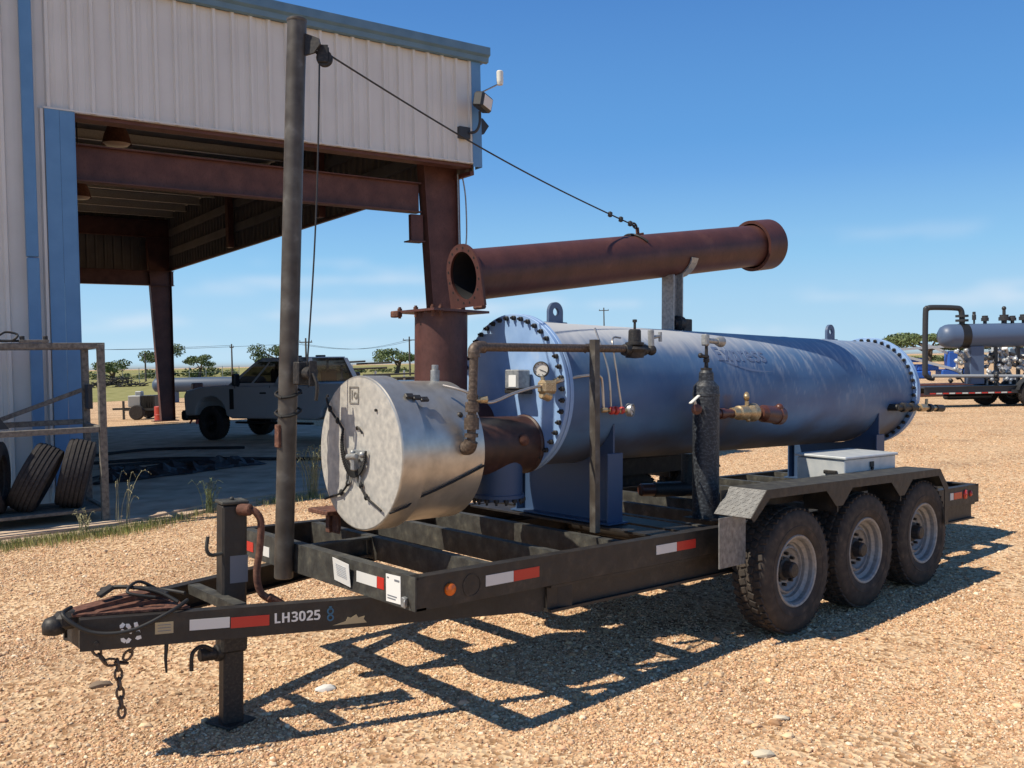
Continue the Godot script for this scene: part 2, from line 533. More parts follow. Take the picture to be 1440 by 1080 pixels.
	plainm("shaded_blue", lin(0.040, 0.075, 0.15), 0.45)  # darker copy of the blue paint, shade below the vessel put into it
	plainm("blue_pump", lin(0.02, 0.10, 0.42), 0.45)
	plainm("grey_kit", lin(0.34, 0.36, 0.38), 0.45, 0.2)
	plainm("silver_kit", lin(0.55, 0.58, 0.60), 0.4, 0.4)
	plainm("glow_white", lin(0.75, 0.75, 0.72), 0.5)
	plainm("vessel_blue", lin(0.075, 0.115, 0.20), 0.45)
	plainm("bark", lin(0.10, 0.075, 0.055), 0.9)
	plainm("utility_wood", lin(0.09, 0.075, 0.065), 0.9)
	var glass := plainm("truck_glass", Color(0.05, 0.065, 0.075, 0.80), 0.05)
	glass.transparency = BaseMaterial3D.TRANSPARENCY_ALPHA
	var leaf := plainm("leaf", Color.WHITE, 0.7)
	leaf.vertex_color_use_as_albedo = true
	leaf.backlight_enabled = true
	leaf.backlight = Color(0.18, 0.22, 0.06)
	var peb := plainm("pebble", Color.WHITE, 0.9, 0.0, 0.25)
	peb.vertex_color_use_as_albedo = true
	M.leaf.cull_mode = BaseMaterial3D.CULL_DISABLED
	# ground
	var g := StandardMaterial3D.new()
	g.resource_name = "gravel_ground"
	g.roughness = 0.95
	g.metallic_specular = 0.25
	g.uv1_triplanar = true
	g.uv1_world_triplanar = true
	g.uv1_scale = Vector3.ONE / 1.7
	g.albedo_texture = noise_tex(61, 0.055, [[0.0, lin(0.28, 0.165, 0.085)], [0.25, lin(0.48, 0.305, 0.18)], [0.5, lin(0.62, 0.435, 0.27)], [0.75, lin(0.68, 0.505, 0.325)], [1.0, lin(0.73, 0.55, 0.36)]], true, 1024, 1)
	g.normal_enabled = true
	g.normal_texture = noise_tex(61, 0.055, [], true, 1024, 1, true, 12.0)
	g.normal_scale = 0.7
	g.detail_enabled = true
	g.detail_blend_mode = BaseMaterial3D.BLEND_MODE_MUL
	g.uv2_triplanar = true
	g.uv2_world_triplanar = true
	g.uv2_scale = Vector3.ONE / 13.0
	g.detail_uv_layer = BaseMaterial3D.DETAIL_UV_2
	g.detail_albedo = noise_tex(77, 0.012, [[0.0, Color(0.80, 0.78, 0.78)], [0.5, Color(0.97, 0.96, 0.95)], [1.0, Color(1, 1, 1)]])
	M["gravel_ground"] = g
	# scuffs, chips and dried runs over the painted steel
	var wear := noise_tex(88, 0.035, [[0.0, Color(0.80, 0.77, 0.75)], [0.30, Color(0.95, 0.94, 0.93)], [0.42, Color(1, 1, 1)], [0.66, Color(1, 1, 1)], [0.70, Color(0.84, 0.81, 0.79)], [0.74, Color(1, 1, 1)], [1.0, Color(0.93, 0.92, 0.91)]])
	for key in ["red_oxide", "red_primer_frame", "black_paint", "dusty_black", "rack_steel", "tread_plate"]:
		var wm: StandardMaterial3D = M[key]
		wm.detail_enabled = true
		wm.detail_blend_mode = BaseMaterial3D.BLEND_MODE_MUL
		wm.uv2_triplanar = true
		wm.uv2_scale = Vector3(1.0, 0.35, 1.0) / 0.55
		wm.detail_uv_layer = BaseMaterial3D.DETAIL_UV_2
		wm.detail_albedo = wear
	mk("field_grass", [[0.0, lin(0.14, 0.14, 0.05)], [0.5, lin(0.24, 0.23, 0.09)], [1.0, lin(0.34, 0.31, 0.15)]], 0.95, 0.0, 9.0, 0.015, 0.3, 0.06, 63, 0.2, true)
	mk("dirt_pad", [[0.0, lin(0.36, 0.24, 0.16)], [1.0, lin(0.52, 0.38, 0.27)]], 0.95, 0.0, 6.0, 0.015, 0.3, 0.06, 64, 0.2, true)

# ---------------------------------------------------------------- the trailer
func channel(st: SurfaceTool, a: Vector3, b: Vector3, h: float, fl: float, inward: Vector3) -> void:   # top edge of the web runs a -> b
	var dn := Vector3.DOWN
	bar(st, a + dn * h / 2 + inward * 0.004, b + dn * h / 2 + inward * 0.004, h, 0.008)
	bar(st, a + dn * 0.0055 + inward * (fl / 2 + 0.007), b + dn * 0.0055 + inward * (fl / 2 + 0.007), 0.011, fl)
	bar(st, a + dn * (h - 0.0055) + inward * (fl / 2 + 0.007), b + dn * (h - 0.0055) + inward * (fl / 2 + 0.007), 0.011, fl)

func ibeam(st: SurfaceTool, a: Vector3, b: Vector3, h: float, w: float, tw := 0.012, tf := 0.014) -> void:   # a -> b along the middle
	bar(st, a, b, h - 2 * tf, tw)
	bar(st, a + Vector3.UP * (h - tf) / 2, b + Vector3.UP * (h - tf) / 2, tf, w)
	bar(st, a - Vector3.UP * (h - tf) / 2, b - Vector3.UP * (h - tf) / 2, tf, w)

func chain(st: SurfaceTool, pts: Array, link: float, wire: float) -> void:
	var total := 0.0
	for i in pts.size() - 1:
		total += pts[i].distance_to(pts[i + 1])
	var n := int(total / (link * 0.72))
	var d := 0.0
	var i := 0
	var run := 0.0
	for k in n:
		d = (k + 0.5) * total / n
		while i < pts.size() - 2 and run + pts[i].distance_to(pts[i + 1]) < d:
			run += pts[i].distance_to(pts[i + 1])
			i += 1
		var p: Vector3 = pts[i].lerp(pts[i + 1], (d - run) / pts[i].distance_to(pts[i + 1]))
		var f := frame_to(pts[i], pts[i + 1])
		var side := f.y if k % 2 == 0 else f.z
		var lp := []
		for q in 11:
			var t := TAU * q / 10
			lp.append(p + f.x * cos(t) * link * 0.5 + side * sin(t) * link * 0.28)
		tube(st, lp, wire, 6, false)

func tyre_mesh(r: float, w: float, blocks: int) -> Array:   # [carcass, tread, rim, hub, lugs]; the axle runs along z, the outside is +z
	var xf := axis(Vector3.BACK)
	var h := w / 2
	var st := S()
	var prof := [Vector2(r * 0.555, -h * 0.80), Vector2(r * 0.58, -h * 0.92), Vector2(r * 0.68, -h * 1.0), Vector2(r * 0.80, -h * 1.0), Vector2(r * 0.90, -h * 0.93), Vector2(r * 0.955, -h * 0.82), Vector2(r * 0.972, -h * 0.6), Vector2(r * 0.978, 0)]
	var full := prof.duplicate()
	for i in range(prof.size() - 2, -1, -1):
		full.append(Vector2(prof[i].x, -prof[i].y))
	lathe(st, full, xf, 44, true)
	lathe(st, [Vector2(r * 0.70, h * 1.0), Vector2(r * 0.705, h * 1.02), Vector2(r * 0.72, h * 1.02), Vector2(r * 0.725, h * 1.0)], xf, 44)
	var tr := S()
	for k in blocks:
		for row in 4:
			var a := TAU * (k + (0.5 if row % 2 else 0.0)) / blocks
			var z := (-0.66 + row * 0.44) * h
			var b := Basis(Vector3.BACK, a)
			b = b * Basis(Vector3.RIGHT, 0.30 * (1 if row % 2 else -1))
			var lift := 0.984 if row in [1, 2] else 0.974
			box(tr, Transform3D(b, b.x * r * lift + Vector3(0, 0, z)), Vector3(r * 0.035, TAU * r / blocks * 0.70, h * 0.36), 0.003)
	var rm := S()
	lathe(rm, [Vector2(r * 0.545, h * 0.78), Vector2(r * 0.575, h * 0.88), Vector2(r * 0.56, h * 0.93), Vector2(r * 0.53, h * 0.90), Vector2(r * 0.505, h * 0.80), Vector2(r * 0.495, h * 0.58), Vector2(r * 0.44, h * 0.46), Vector2(r * 0.43, h * 0.30), Vector2(r * 0.40, h * 0.24), Vector2(r * 0.375, h * 0.38), Vector2(r * 0.345, h * 0.42), Vector2(r * 0.33, h * 0.30), Vector2(r * 0.26, h * 0.10), Vector2(r * 0.17, h * 0.06), Vector2(0.0, h * 0.06)], xf, 40)
	lathe(rm, [Vector2(r * 0.545, -h * 0.8), Vector2(r * 0.50, -h * 0.7), Vector2(r * 0.46, h * 0.2)], xf, 32)
	var hb := S()
	lathe(hb, [Vector2(r * 0.19, h * 0.06), Vector2(r * 0.185, h * 0.22), Vector2(r * 0.14, h * 0.28), Vector2(r * 0.125, h * 0.70), Vector2(r * 0.105, h * 0.78), Vector2(0, h * 0.80)], xf, 18)
	for k in 8:
		var a := TAU * (k + 0.3) / 8
		var c := Vector3(cos(a), sin(a), 0) * r * 0.245
		rod(hb, c + Vector3(0, 0, h * 0.05), c + Vector3(0, 0, h * 0.32), r * 0.026, 6)
	return [st.commit(), tr.commit(), rm.commit(), hb.commit()]

func wheel(parent: Node3D, ms: Array, xf: Transform3D, rubber: Material, rim: Material, hub: Material) -> Node3D:
	var w := Node3D.new()
	w.name = "wheel"
	w.transform = xf
	parent.add_child(w, true)
	inst(w, "tyre", ms[0], rubber, Transform3D())
	inst(w, "tread", ms[1], rubber, Transform3D())
	inst(w, "rim", ms[2], rim, Transform3D())
	inst(w, "hub", ms[3], hub, Transform3D())
	return w

func beam_z(x: float) -> float:
	return 0.35 + 0.36 * (x + 4.0)

func trailer() -> void:
	var t := thing("equipment_trailer", "long black three-axle flatbed trailer with a V tongue and a tall steel mast", "trailer", Vector3(-0.3, 0, 0), true)
	var bp: Material = M.black_paint
	var db: Material = M.dusty_black
	var H := 0.652
	var X0 := -3.557
	var X1 := 2.36
	var Z := 0.904
	for s: float in [1.0, -1.0]:
		var st := S()
		channel(st, Vector3(X0 + 0.009, H, Z * s), Vector3(X1 - 0.009, H, Z * s), 0.152, 0.055, Vector3(0, 0, -s))
		part(t, "side_rail", st, bp)
	var st := S()
	channel(st, Vector3(X0, H, -Z), Vector3(X0, H, Z), 0.152, 0.055, Vector3.RIGHT)
	part(t, "front_beam", st, db)
	st = S()
	channel(st, Vector3(X1, H, -Z), Vector3(X1, H, Z), 0.152, 0.055, Vector3.LEFT)
	part(t, "rear_beam", st, bp)
	for x: float in [-3.11, -2.64, -2.17, -1.36, -0.9, -0.42, 0.05, 0.52, 1.0, 1.46, 1.92]:
		st = S()
		channel(st, Vector3(x, H - 0.003, -Z + 0.066), Vector3(x, H - 0.003, Z - 0.066), 0.125, 0.045, Vector3.RIGHT)
		part(t, "crossmember", st, db)
	for x: float in [-1.86, -1.60]:
		st = S()
		bx(st, Vector3(x, H - 0.016, -Z + 0.067), Vector3(x + 0.2, H - 0.004, Z - 0.067))
		part(t, "deck_plate", st, bp)
	st = S()
	channel(st, Vector3(X0 + 0.066, H - 0.005, -0.185), Vector3(-3.115, H - 0.005, -0.205), 0.11, 0.045, Vector3.BACK)
	part(t, "stringer", st, db)
	for k in 4:   # small gusset plates along the inside of the near rail
		st = S()
		prism(st, [Vector2(0, 0), Vector2(-0.085, 0), Vector2(0, 0.10)], 0.008, Transform3D(Basis(Vector3.BACK, Vector3.UP, Vector3.LEFT), Vector3(-2.45 + k * 0.42, H - 0.14, Z - 0.07)))
		part(t, "gusset", st, db)
	for s: float in [1.0, -1.0]:
		st = S()
		ibeam(st, Vector3(-2.72, 0.428, 0.862 * s), Vector3(2.3, 0.428, 0.862 * s), 0.138, 0.07)
		part(t, "main_beam", st, bp)
		st = S()
		var a := Vector3(-4.72, 0.4375, (beam_z(-4.72)) * s)
		var b := Vector3(-2.56, 0.4265, beam_z(-2.56) * s)
		var n := Vector3(-0.36, 0, 1.0 * s).normalized()
		if s < 0:
			n = Vector3(-0.36, 0, -1.0).normalized()
		bar(st, a + n * 0.026, b + n * 0.026, 0.135, 0.008)
		bar(st, a + Vector3(0, 0.062, 0) - n * 0.004, b + Vector3(0, 0.062, 0) - n * 0.004, 0.011, 0.052)
		bar(st, a - Vector3(0, 0.062, 0) - n * 0.004, b - Vector3(0, 0.062, 0) - n * 0.004, 0.011, 0.052)
		part(t, "tongue_beam", st, bp)
	st = S()
	channel(st, Vector3(-4.11, 0.502, -0.27), Vector3(-4.11, 0.502, 0.27), 0.045, 0.05, Vector3.RIGHT)
	part(t, "tongue_crossmember", st, db)
	# coupler and its rusty apron
	st = S()
	lathe(st, [Vector2(0.036, -0.04), Vector2(0.046, -0.036), Vector2(0.049, 0.0), Vector2(0.038, 0.024), Vector2(0.015, 0.034), Vector2(0, 0.034)], Transform3D(Basis(), Vector3(-4.80, 0.475, 0)), 18, true)
	bar(st, Vector3(-4.80, 0.485, 0), Vector3(-4.62, 0.495, 0), 0.075, 0.09, 0.02)
	bx(st, Vector3(-4.72, 0.37, -0.10), Vector3(-4.70, 0.505, 0.10), 0.004)
	var cp := part(t, "coupler", st, M.dark_iron)
	st = S()
	prism(st, [Vector2(-4.74, -0.06), Vector2(-4.74, 0.06), Vector2(-4.30, 0.23), Vector2(-4.30, -0.23)], 0.010, Transform3D(Basis(Vector3.RIGHT, Vector3.BACK, Vector3.DOWN), Vector3(0, 0.512, 0)))
	prism(st, [Vector2(-4.735, 0.514), Vector2(-4.72, 0.527), Vector2(-4.46, 0.562), Vector2(-4.36, 0.556), Vector2(-4.32, 0.518)], 0.085, Transform3D())
	prism(st, [Vector2(-4.66, 0.514), Vector2(-4.64, 0.522), Vector2(-4.46, 0.536), Vector2(-4.36, 0.532), Vector2(-4.33, 0.518)], 0.17, Transform3D())
	part(t, "coupler_apron", st, M.rusty_steel, "rusty coupler plate")
	st = S()
	bar(st, Vector3(-4.62, 0.57, 0.0), Vector3(-4.56, 0.605, 0.0), 0.02, 0.05, 0.004)
	bar(st, Vector3(-4.43, 0.585, 0.03), Vector3(-4.36, 0.56, 0.12), 0.02, 0.03, 0.004)
	part(t, "coupler_latch", st, M.dark_iron)
	st = S()
	tube(st, curve([Vector3(-4.30, 0.54, 0.20), Vector3(-4.40, 0.51, 0.25), Vector3(-4.56, 0.455, 0.235), Vector3(-4.70, 0.46, 0.17), Vector3(-4.79, 0.53, 0.10), Vector3(-4.74, 0.545, 0.03)]), 0.009, 8)
	tube(st, curve([Vector3(-4.33, 0.53, 0.17), Vector3(-4.40, 0.575, 0.10), Vector3(-4.52, 0.60, 0.02), Vector3(-4.58, 0.58, -0.08), Vector3(-4.46, 0.56, -0.15), Vector3(-4.30, 0.535, -0.10), Vector3(-4.24, 0.53, 0.02)]), 0.009, 8)
	tube(st, curve([Vector3(-4.34, 0.545, 0.06), Vector3(-4.45, 0.615, 0.03), Vector3(-4.52, 0.585, 0.08), Vector3(-4.42, 0.56, 0.14)]), 0.007, 8)
	part(t, "light_cable", st, M.wire_black)
	st = S()
	chain(st, [Vector3(-4.66, 0.37, 0.07), Vector3(-4.62, 0.30, 0.09), Vector3(-4.55, 0.285, 0.10), Vector3(-4.50, 0.37, 0.14)], 0.055, 0.006)
	chain(st, [Vector3(-4.57, 0.30, 0.10), Vector3(-4.55, 0.05, 0.105)], 0.055, 0.006)
	part(t, "safety_chain", st, M.pipe_steel)
	st = S()
	tube(st, [Vector3(-4.40, 0.37, 0.22), Vector3(-4.405, 0.30, 0.222), Vector3(-4.40, 0.24, 0.22)], 0.010, 8, true, 0.005)
	part(t, "breakaway_strap", st, M.wire_black)
	# jack
	var jr := Basis(Vector3.UP, deg_to_rad(-9.0))
	st = S()
	box(st, Transform3D(jr, Vector3(-4.01, 0.63, 0.015)), Vector3(0.118, 0.60, 0.118), 0.010)
	var jk := part(t, "jack_tube", st, bp)
	st = S()
	box(st, Transform3D(jr, Vector3(-4.01, 0.938, 0.015)), Vector3(0.13, 0.016, 0.13), 0.004)
	ball(st, Vector3(-4.01, 0.95, 0.015), 0.012, 8)
	part(jk, "cap", st, M.dusty_black)
	st = S()
	box(st, Transform3D(jr, Vector3(-4.01, 0.09, 0.015)), Vector3(0.096, 0.44, 0.096), 0.008)
	box(st, Transform3D(jr, Vector3(-4.01, 0.27, 0.015)), Vector3(0.125, 0.10, 0.125), 0.012)
	part(t, "jack_leg", st, M.dark_iron)
	st = S()
	box(st, Transform3D(Basis(Vector3.UP, 0.3), Vector3(-4.01, -0.122, 0.015)), Vector3(0.17, 0.014, 0.17), 0.004)
	part(t, "jack_foot", st, M.dark_iron)
	st = S()
	rod(st, Vector3(-3.99, 0.215, 0.02), Vector3(-4.17, 0.225, 0.02), 0.030, 14, 0.004)
	lathe(st, [Vector2(0.032, 0), Vector2(0.04, 0.004), Vector2(0.04, 0.03), Vector2(0.032, 0.034)], axis(Vector3(-1, 0.05, 0), Vector3(-4.06, 0.22, 0.02)), 14)
	part(t, "jack_swivel", st, M.dark_iron)
	st = S()
	tube(st, curve([Vector3(-4.12, 0.25, 0.05), Vector3(-4.17, 0.275, 0.05), Vector3(-4.215, 0.25, 0.05), Vector3(-4.22, 0.17, 0.05)]), 0.010, 8)
	part(t, "jack_pin", st, M.dark_iron)
	st = S()
	rod(st, Vector3(-4.0, 0.905, 0.07), Vector3(-3.965, 0.905, 0.13), 0.028, 14, 0.005)
	tube(st, curve([Vector3(-3.97, 0.905, 0.11), Vector3(-3.945, 0.895, 0.13), Vector3(-3.922, 0.845, 0.145), Vector3(-3.93, 0.72, 0.15), Vector3(-3.945, 0.60, 0.15), Vector3(-3.925, 0.51, 0.155), Vector3(-3.87, 0.465, 0.175), Vector3(-3.83, 0.44, 0.19)]), 0.017, 10)
	rod(st, Vector3(-3.895, 0.487, 0.165), Vector3(-3.83, 0.44, 0.19), 0.022, 12, 0.004)
	part(t, "jack_crank", st, M.rusty_steel, "rusty bent jack handle")
	st = S()
	tube(st, curve([Vector3(-4.07, 0.70, 0.05), Vector3(-4.13, 0.70, 0.06), Vector3(-4.155, 0.73, 0.065), Vector3(-4.15, 0.79, 0.065)]), 0.009, 8)
	part(jk, "hook", st, M.dusty_black)
	st = S()
	box(st, Transform3D(jr, Vector3(-4.0, 0.62, 0.0755)), Vector3(0.085, 0.13, 0.002))
	part(jk, "plate_label", st, M.print_grey)
	# writing on the tongue
	var bu := Vector3(1, 0, 0.36).normalized()
	var bn := Vector3(-0.36, 0, 1).normalized()
	var on_beam := func(x: float, y: float, off := 0.0) -> Vector3:
		return Vector3(x, y, beam_z(x)) + bn * (0.030 + off)
	var bb := Basis(bu, Vector3.UP, bn)
	letters(t, "trailer_number", "LH3025", 0.062, M.letter_white, Transform3D(bb, on_beam.call(-3.867, 0.440, 0.002)), 0.002)
	for q in [[-4.307, -4.147, 0, 0.443], [-4.143, -3.985, 1, 0.437]]:
		st = S()
		box(st, Transform3D(bb * Basis(Vector3.BACK, -0.01), on_beam.call((q[0] + q[1]) / 2, q[3], 0.002)), Vector3((q[1] - q[0]) * 1.06, 0.047, 0.002))
		part(t, "reflective_tape", st, M.tape_red if q[2] else M.tape_white, "red tape on the tongue" if q[2] else "white tape on the tongue")
	st = S()
	box(st, Transform3D(bb, on_beam.call(-4.405, 0.442, 0.002)), Vector3(0.075, 0.05, 0.002))
	part(t, "maker_plate", st, M.sticker_cream)
	for k in 3:
		st = S()
		box(st, Transform3D(bb, on_beam.call(-4.405, 0.456 - k * 0.013, 0.0035)), Vector3(0.055, 0.003, 0.001))
		part(t, "plate_print", st, M.print_grey)
	st = S()
	for k in 9:   # remains of a torn pale sticker: a row of ragged flakes
		var x := -4.565 + (k % 3) * 0.028 + rng.randf_range(-0.006, 0.006)
		var y := 0.405 + (k / 3) * 0.030 + rng.randf_range(-0.008, 0.008)
		prism(st, [Vector2(-0.010, -0.010), Vector2(0.004, -0.013), Vector2(0.009, 0.003), Vector2(0.002, 0.013), Vector2(-0.008, 0.006)], 0.0016, Transform3D(bb * Basis(Vector3.BACK, rng.randf() * TAU), on_beam.call(x, y, 0.002)))
	part(t, "torn_sticker", st, M.paper)
	st = S()
	prism(st, [Vector2(-0.09, -0.02), Vector2(0.07, -0.02), Vector2(0.055, -0.002), Vector2(0.06, 0.012), Vector2(0.03, 0.006), Vector2(0.02, 0.022), Vector2(-0.005, 0.008), Vector2(-0.02, 0.014), Vector2(-0.03, -0.006)], 0.002, Transform3D(bb, on_beam.call(-3.63, 0.405, 0.002)))
	part(t, "torn_sticker", st, M.sticker_cream)
	st = S()
	for k in 2:
		holed(st, circle(0.016, 14), circle(0.009, 14), 0.002, Transform3D(bb, on_beam.call(-3.725, 0.422 + k * 0.030, 0.002)))
	box(st, Transform3D(bb, on_beam.call(-3.725, 0.467, 0.002)), Vector3(0.012, 0.016, 0.002))
	part(t, "blue_decal", st, M.sticker_blue)
	st = S()
	rod(st, on_beam.call(-4.505, 0.43, 0), on_beam.call(-4.505, 0.43, 0.008), 0.010, 8)
	rod(st, on_beam.call(-4.66, 0.40, 0), on_beam.call(-4.66, 0.40, 0.008), 0.010, 8)
	part(t, "beam_bolt", st, M.dark_iron)
	# tape, marker lamp, papers on the deck frame
	for q in [[-3.153, -2.98, 0], [-2.978, -2.81, 1], [-1.918, -1.74, 0], [-1.738, -1.566, 1]]:
		st = S()
		bx(st, Vector3(q[0], 0.556, Z), Vector3(q[1], 0.608, Z + 0.0025))
		part(t, "reflective_tape", st, M.tape_red if q[2] else M.tape_white, "red tape on the side rail" if q[2] else "white tape on the side rail")
	for q in [[0.418, 0.596, 0, 0.556, 0.608], [0.598, 0.656, 1, 0.556, 0.610], [-0.81, -0.70, 1, 0.535, 0.59], [-0.575, -0.50, 0, 0.535, 0.59]]:
		st = S()
		bx(st, Vector3(X0 - 0.0025, q[3], q[0]), Vector3(X0, q[4], q[1]))
		part(t, "reflective_tape", st, M.tape_red if q[2] else M.tape_white, "red tape on the front beam" if q[2] else "white tape on the front beam")
	st = S()
	lathe(st, [Vector2(0.03, 0), Vector2(0.03, 0.008), Vector2(0.024, 0.016), Vector2(0, 0.02)], axis(Vector3.BACK, Vector3(-3.365, 0.575, Z)), 18, true)
	part(t, "marker_lamp", st, M.amber, "round amber marker lamp")
	st = S()
	holed(st, circle(0.055, 24), circle(0.048, 24), 0.003, Transform3D(Basis(), Vector3(-3.235, 0.575, Z + 0.001)))
	part(t, "lamp_ring", st, M.dark_iron)
	st = S()   # loose tag hanging off the front beam
	box(st, Transform3D(Basis(Vector3.BACK, 0.16) * Basis(Vector3.RIGHT, 0.10), Vector3(X0 - 0.018, 0.585, 0.305)), Vector3(0.0015, 0.118, 0.150))
	var tag := part(t, "paper_tag", st, M.paper, "curled white paper tag")
	st = S()
	for k in 7:
		box(st, Transform3D(Basis(Vector3.BACK, 0.16) * Basis(Vector3.RIGHT, 0.10), Vector3(X0 - 0.0205 - (0.585 - 0.617 + k * 0.009) * 0.0 + (0.617 - k * 0.009 - 0.585) * -0.16, 0.617 - k * 0.009, 0.305)), Vector3(0.001, 0.0035, 0.09))
	part(tag, "print", st, M.print_faint)
	st = S()
	box(st, Transform3D(Basis(Vector3.RIGHT, -0.03), Vector3(X0 - 0.002, 0.575, 0.735)), Vector3(0.002, 0.126, 0.118))
	var lab := part(t, "white_label", st, M.paper, "white data label at the near corner")
	st = S()
	for k in 2:
		bx(st, Vector3(X0 - 0.0045, 0.526 + k * 0.012, 0.69), Vector3(X0 - 0.0035, 0.531 + k * 0.012, 0.755 + k * 0.01))
	bx(st, Vector3(X0 - 0.0045, 0.618, 0.685), Vector3(X0 - 0.0035, 0.624, 0.70))
	bx(st, Vector3(X0 - 0.0045, 0.612, 0.745), Vector3(X0 - 0.0035, 0.621, 0.785))
	part(lab, "print", st, M.print_grey)
	st = S()
	box(st, Transform3D(Basis(Vector3.RIGHT, 0.1), Vector3(X0 - 0.012, 0.535, 0.838)), Vector3(0.022, 0.045, 0.024), 0.003)
	tube(st, curve([Vector3(X0 - 0.01, 0.55, 0.85), Vector3(X0 - 0.03, 0.545, 0.865), Vector3(X0 - 0.025, 0.515, 0.862)]), 0.004, 6)
	part(t, "padlock_hasp", st, M.galvanised)
	# mast
	var pb := Vector3(-3.602, 0.47, -0.245)
	var pt := Vector3(-3.602, 3.40, -0.118)
	st = S()
	rod(st, pb, pt, 0.050, 28, 0.004)
	var mast := part(t, "mast", st, M.pole_steel, "tall weathered steel mast")
	st = S()
	lathe(st, [Vector2(0.051, -0.01), Vector2(0.053, -0.004), Vector2(0.053, 0.004), Vector2(0.045, 0.009), Vector2(0, 0.010)], Transform3D(Basis(), pt), 24)
	part(mast, "cap", st, M.pole_steel)
	st = S()
	prism(st, [Vector2(0, -0.055), Vector2(0.05, -0.045), Vector2(0.085, 0.0), Vector2(0.075, 0.03), Vector2(0.0, 0.06)], 0.014, Transform3D(Basis(Vector3(0.6, 0, 0.8), Vector3.UP, Vector3(-0.8, 0, 0.6)), pt + Vector3(0.03, -0.13, 0.035)))
	part(mast, "padeye", st, M.dark_iron)
	# little hand winch strapped to the mast
	var wc := Vector3(-3.595, 1.56, -0.11)
	st = S()
	bx(st, wc + Vector3(-0.03, -0.06, 0.0), wc + Vector3(0.05, 0.06, 0.06), 0.006)
	rod(st, wc + Vector3(0.02, 0.0, 0.06), wc + Vector3(0.02, 0.0, 0.12), 0.035, 14, 0.004)
	bx(st, wc + Vector3(0.0, -0.065, 0.115), wc + Vector3(0.045, 0.065, 0.125), 0.003)
	var wn := part(t, "hand_winch", st, M.dark_iron)
	st = S()
	tube(st, curve([wc + Vector3(0.02, 0.0, 0.125), wc + Vector3(0.03, -0.06, 0.15), wc + Vector3(0.03, -0.14, 0.14)]), 0.009, 8)
	part(wn, "crank", st, M.dark_iron)
	for yy: float in [1.33, 1.43]:
		st = S()
		tube(st, curve([Vector3(-3.655, yy, -0.17), Vector3(-3.654, yy + 0.02, -0.245), Vector3(-3.602, yy + 0.045, -0.262), Vector3(-3.548, yy + 0.05, -0.235), Vector3(-3.545, yy + 0.035, -0.165), Vector3(-3.60, yy + 0.01, -0.147), Vector3(-3.655, yy, -0.17)], 4), 0.007, 6)
		part(mast, "tie_strap", st, M.rope_black)
	st = S()
	bx(st, Vector3(-3.663, 1.17, -0.235), Vector3(-3.645, 1.29, -0.19), 0.003)
	part(mast, "welded_clip", st, M.rusty_steel)
	# rusty bracket behind the front bay
	st = S()
	bx(st, Vector3(-3.31, 0.765, -0.52), Vector3(-3.06, 0.79, -0.30), 0.004)
	bx(st, Vector3(-3.24, 0.652, -0.44), Vector3(-3.16, 0.764, -0.40), 0.003)
	bx(st, Vector3(-3.22, 0.652, -0.399), Vector3(-3.205, 0.764, -0.33), 0.002)
	part(t, "stub_bracket", st, M.rusty_steel)
	# fenders
	for s: float in [1.0, -1.0]:
		fender(t, s)
	# axles, springs, wheels
	for k in 3:
		var x := -0.847 + 0.847 * k
		st = S()
		rod(st, Vector3(x, 0.40 + x * -0.0323, -0.88), Vector3(x, 0.40 + x * -0.0323, 0.88), 0.06, 14)
		part(t, "axle", st, bp)
		for s: float in [1.0, -1.0]:
			st = S()
			for q in 4:
				var lx := 0.36 - q * 0.07
				tube(st, curve([Vector3(x - lx, 0.47 - q * 0.014 + 0.035 * lx / 0.36 - x * 0.0323, 0.70 * s), Vector3(x, 0.455 - q * 0.014 - x * 0.0323, 0.70 * s), Vector3(x + lx, 0.47 - q * 0.014 + 0.035 * lx / 0.36 - x * 0.0323, 0.70 * s)], 5), 0.010, 6)
			part(t, "leaf_spring", st, M.dark_iron)
	var ms := tyre_mesh(0.39, 0.235, 46)
	for k in 3:
		for s: float in [1.0, -1.0]:
			var world := Transform3D(Basis(Vector3.UP, 0.0 if s > 0 else PI) * Basis(Vector3.BACK, 0.7 * k + (0.4 if s > 0 else 0.1)), Vector3(-0.847 + 0.847 * k, 0.39, 1.03 * s))
			var loc: Transform3D = Transform3D(tilt, Vector3.ZERO).affine_inverse() * world
			loc.origin -= base_of[t]
			wheel(t, ms, loc, M.tyre_rubber, M.wheel_paint, M.dark_iron)
	# tail: lamps, light bar, licence hanger
	for q in [[1.80, 1.86, 0], [1.865, 2.02, 1], [2.05, 2.13, 1], [2.17, 2.22, 1]]:
		st = S()
		if q[1] - q[0] > 0.1:
			bx(st, Vector3(q[0], 0.555, Z), Vector3(q[1], 0.612, Z + 0.006), 0.003)
		elif q[2] == 1:
			lathe(st, [Vector2((q[1] - q[0]) / 2, 0), Vector2((q[1] - q[0]) / 2, 0.008), Vector2(0, 0.016)], axis(Vector3.BACK, Vector3((q[0] + q[1]) / 2, 0.583, Z)), 16, true)
		else:
			bx(st, Vector3(q[0], 0.555, Z), Vector3(q[1], 0.612, Z + 0.004))
		part(t, "tail_marker", st, M.lamp_red if q[2] else M.tape_white)
	st = S()
	bx(st, Vector3(1.95, 0.42, 0.80), Vector3(2.0, 0.50, 0.85), 0.004)
	bx(st, Vector3(1.70, 0.36, 0.78), Vector3(1.78, 0.50, 0.88), 0.004)
	part(t, "tail_bracket", st, bp)

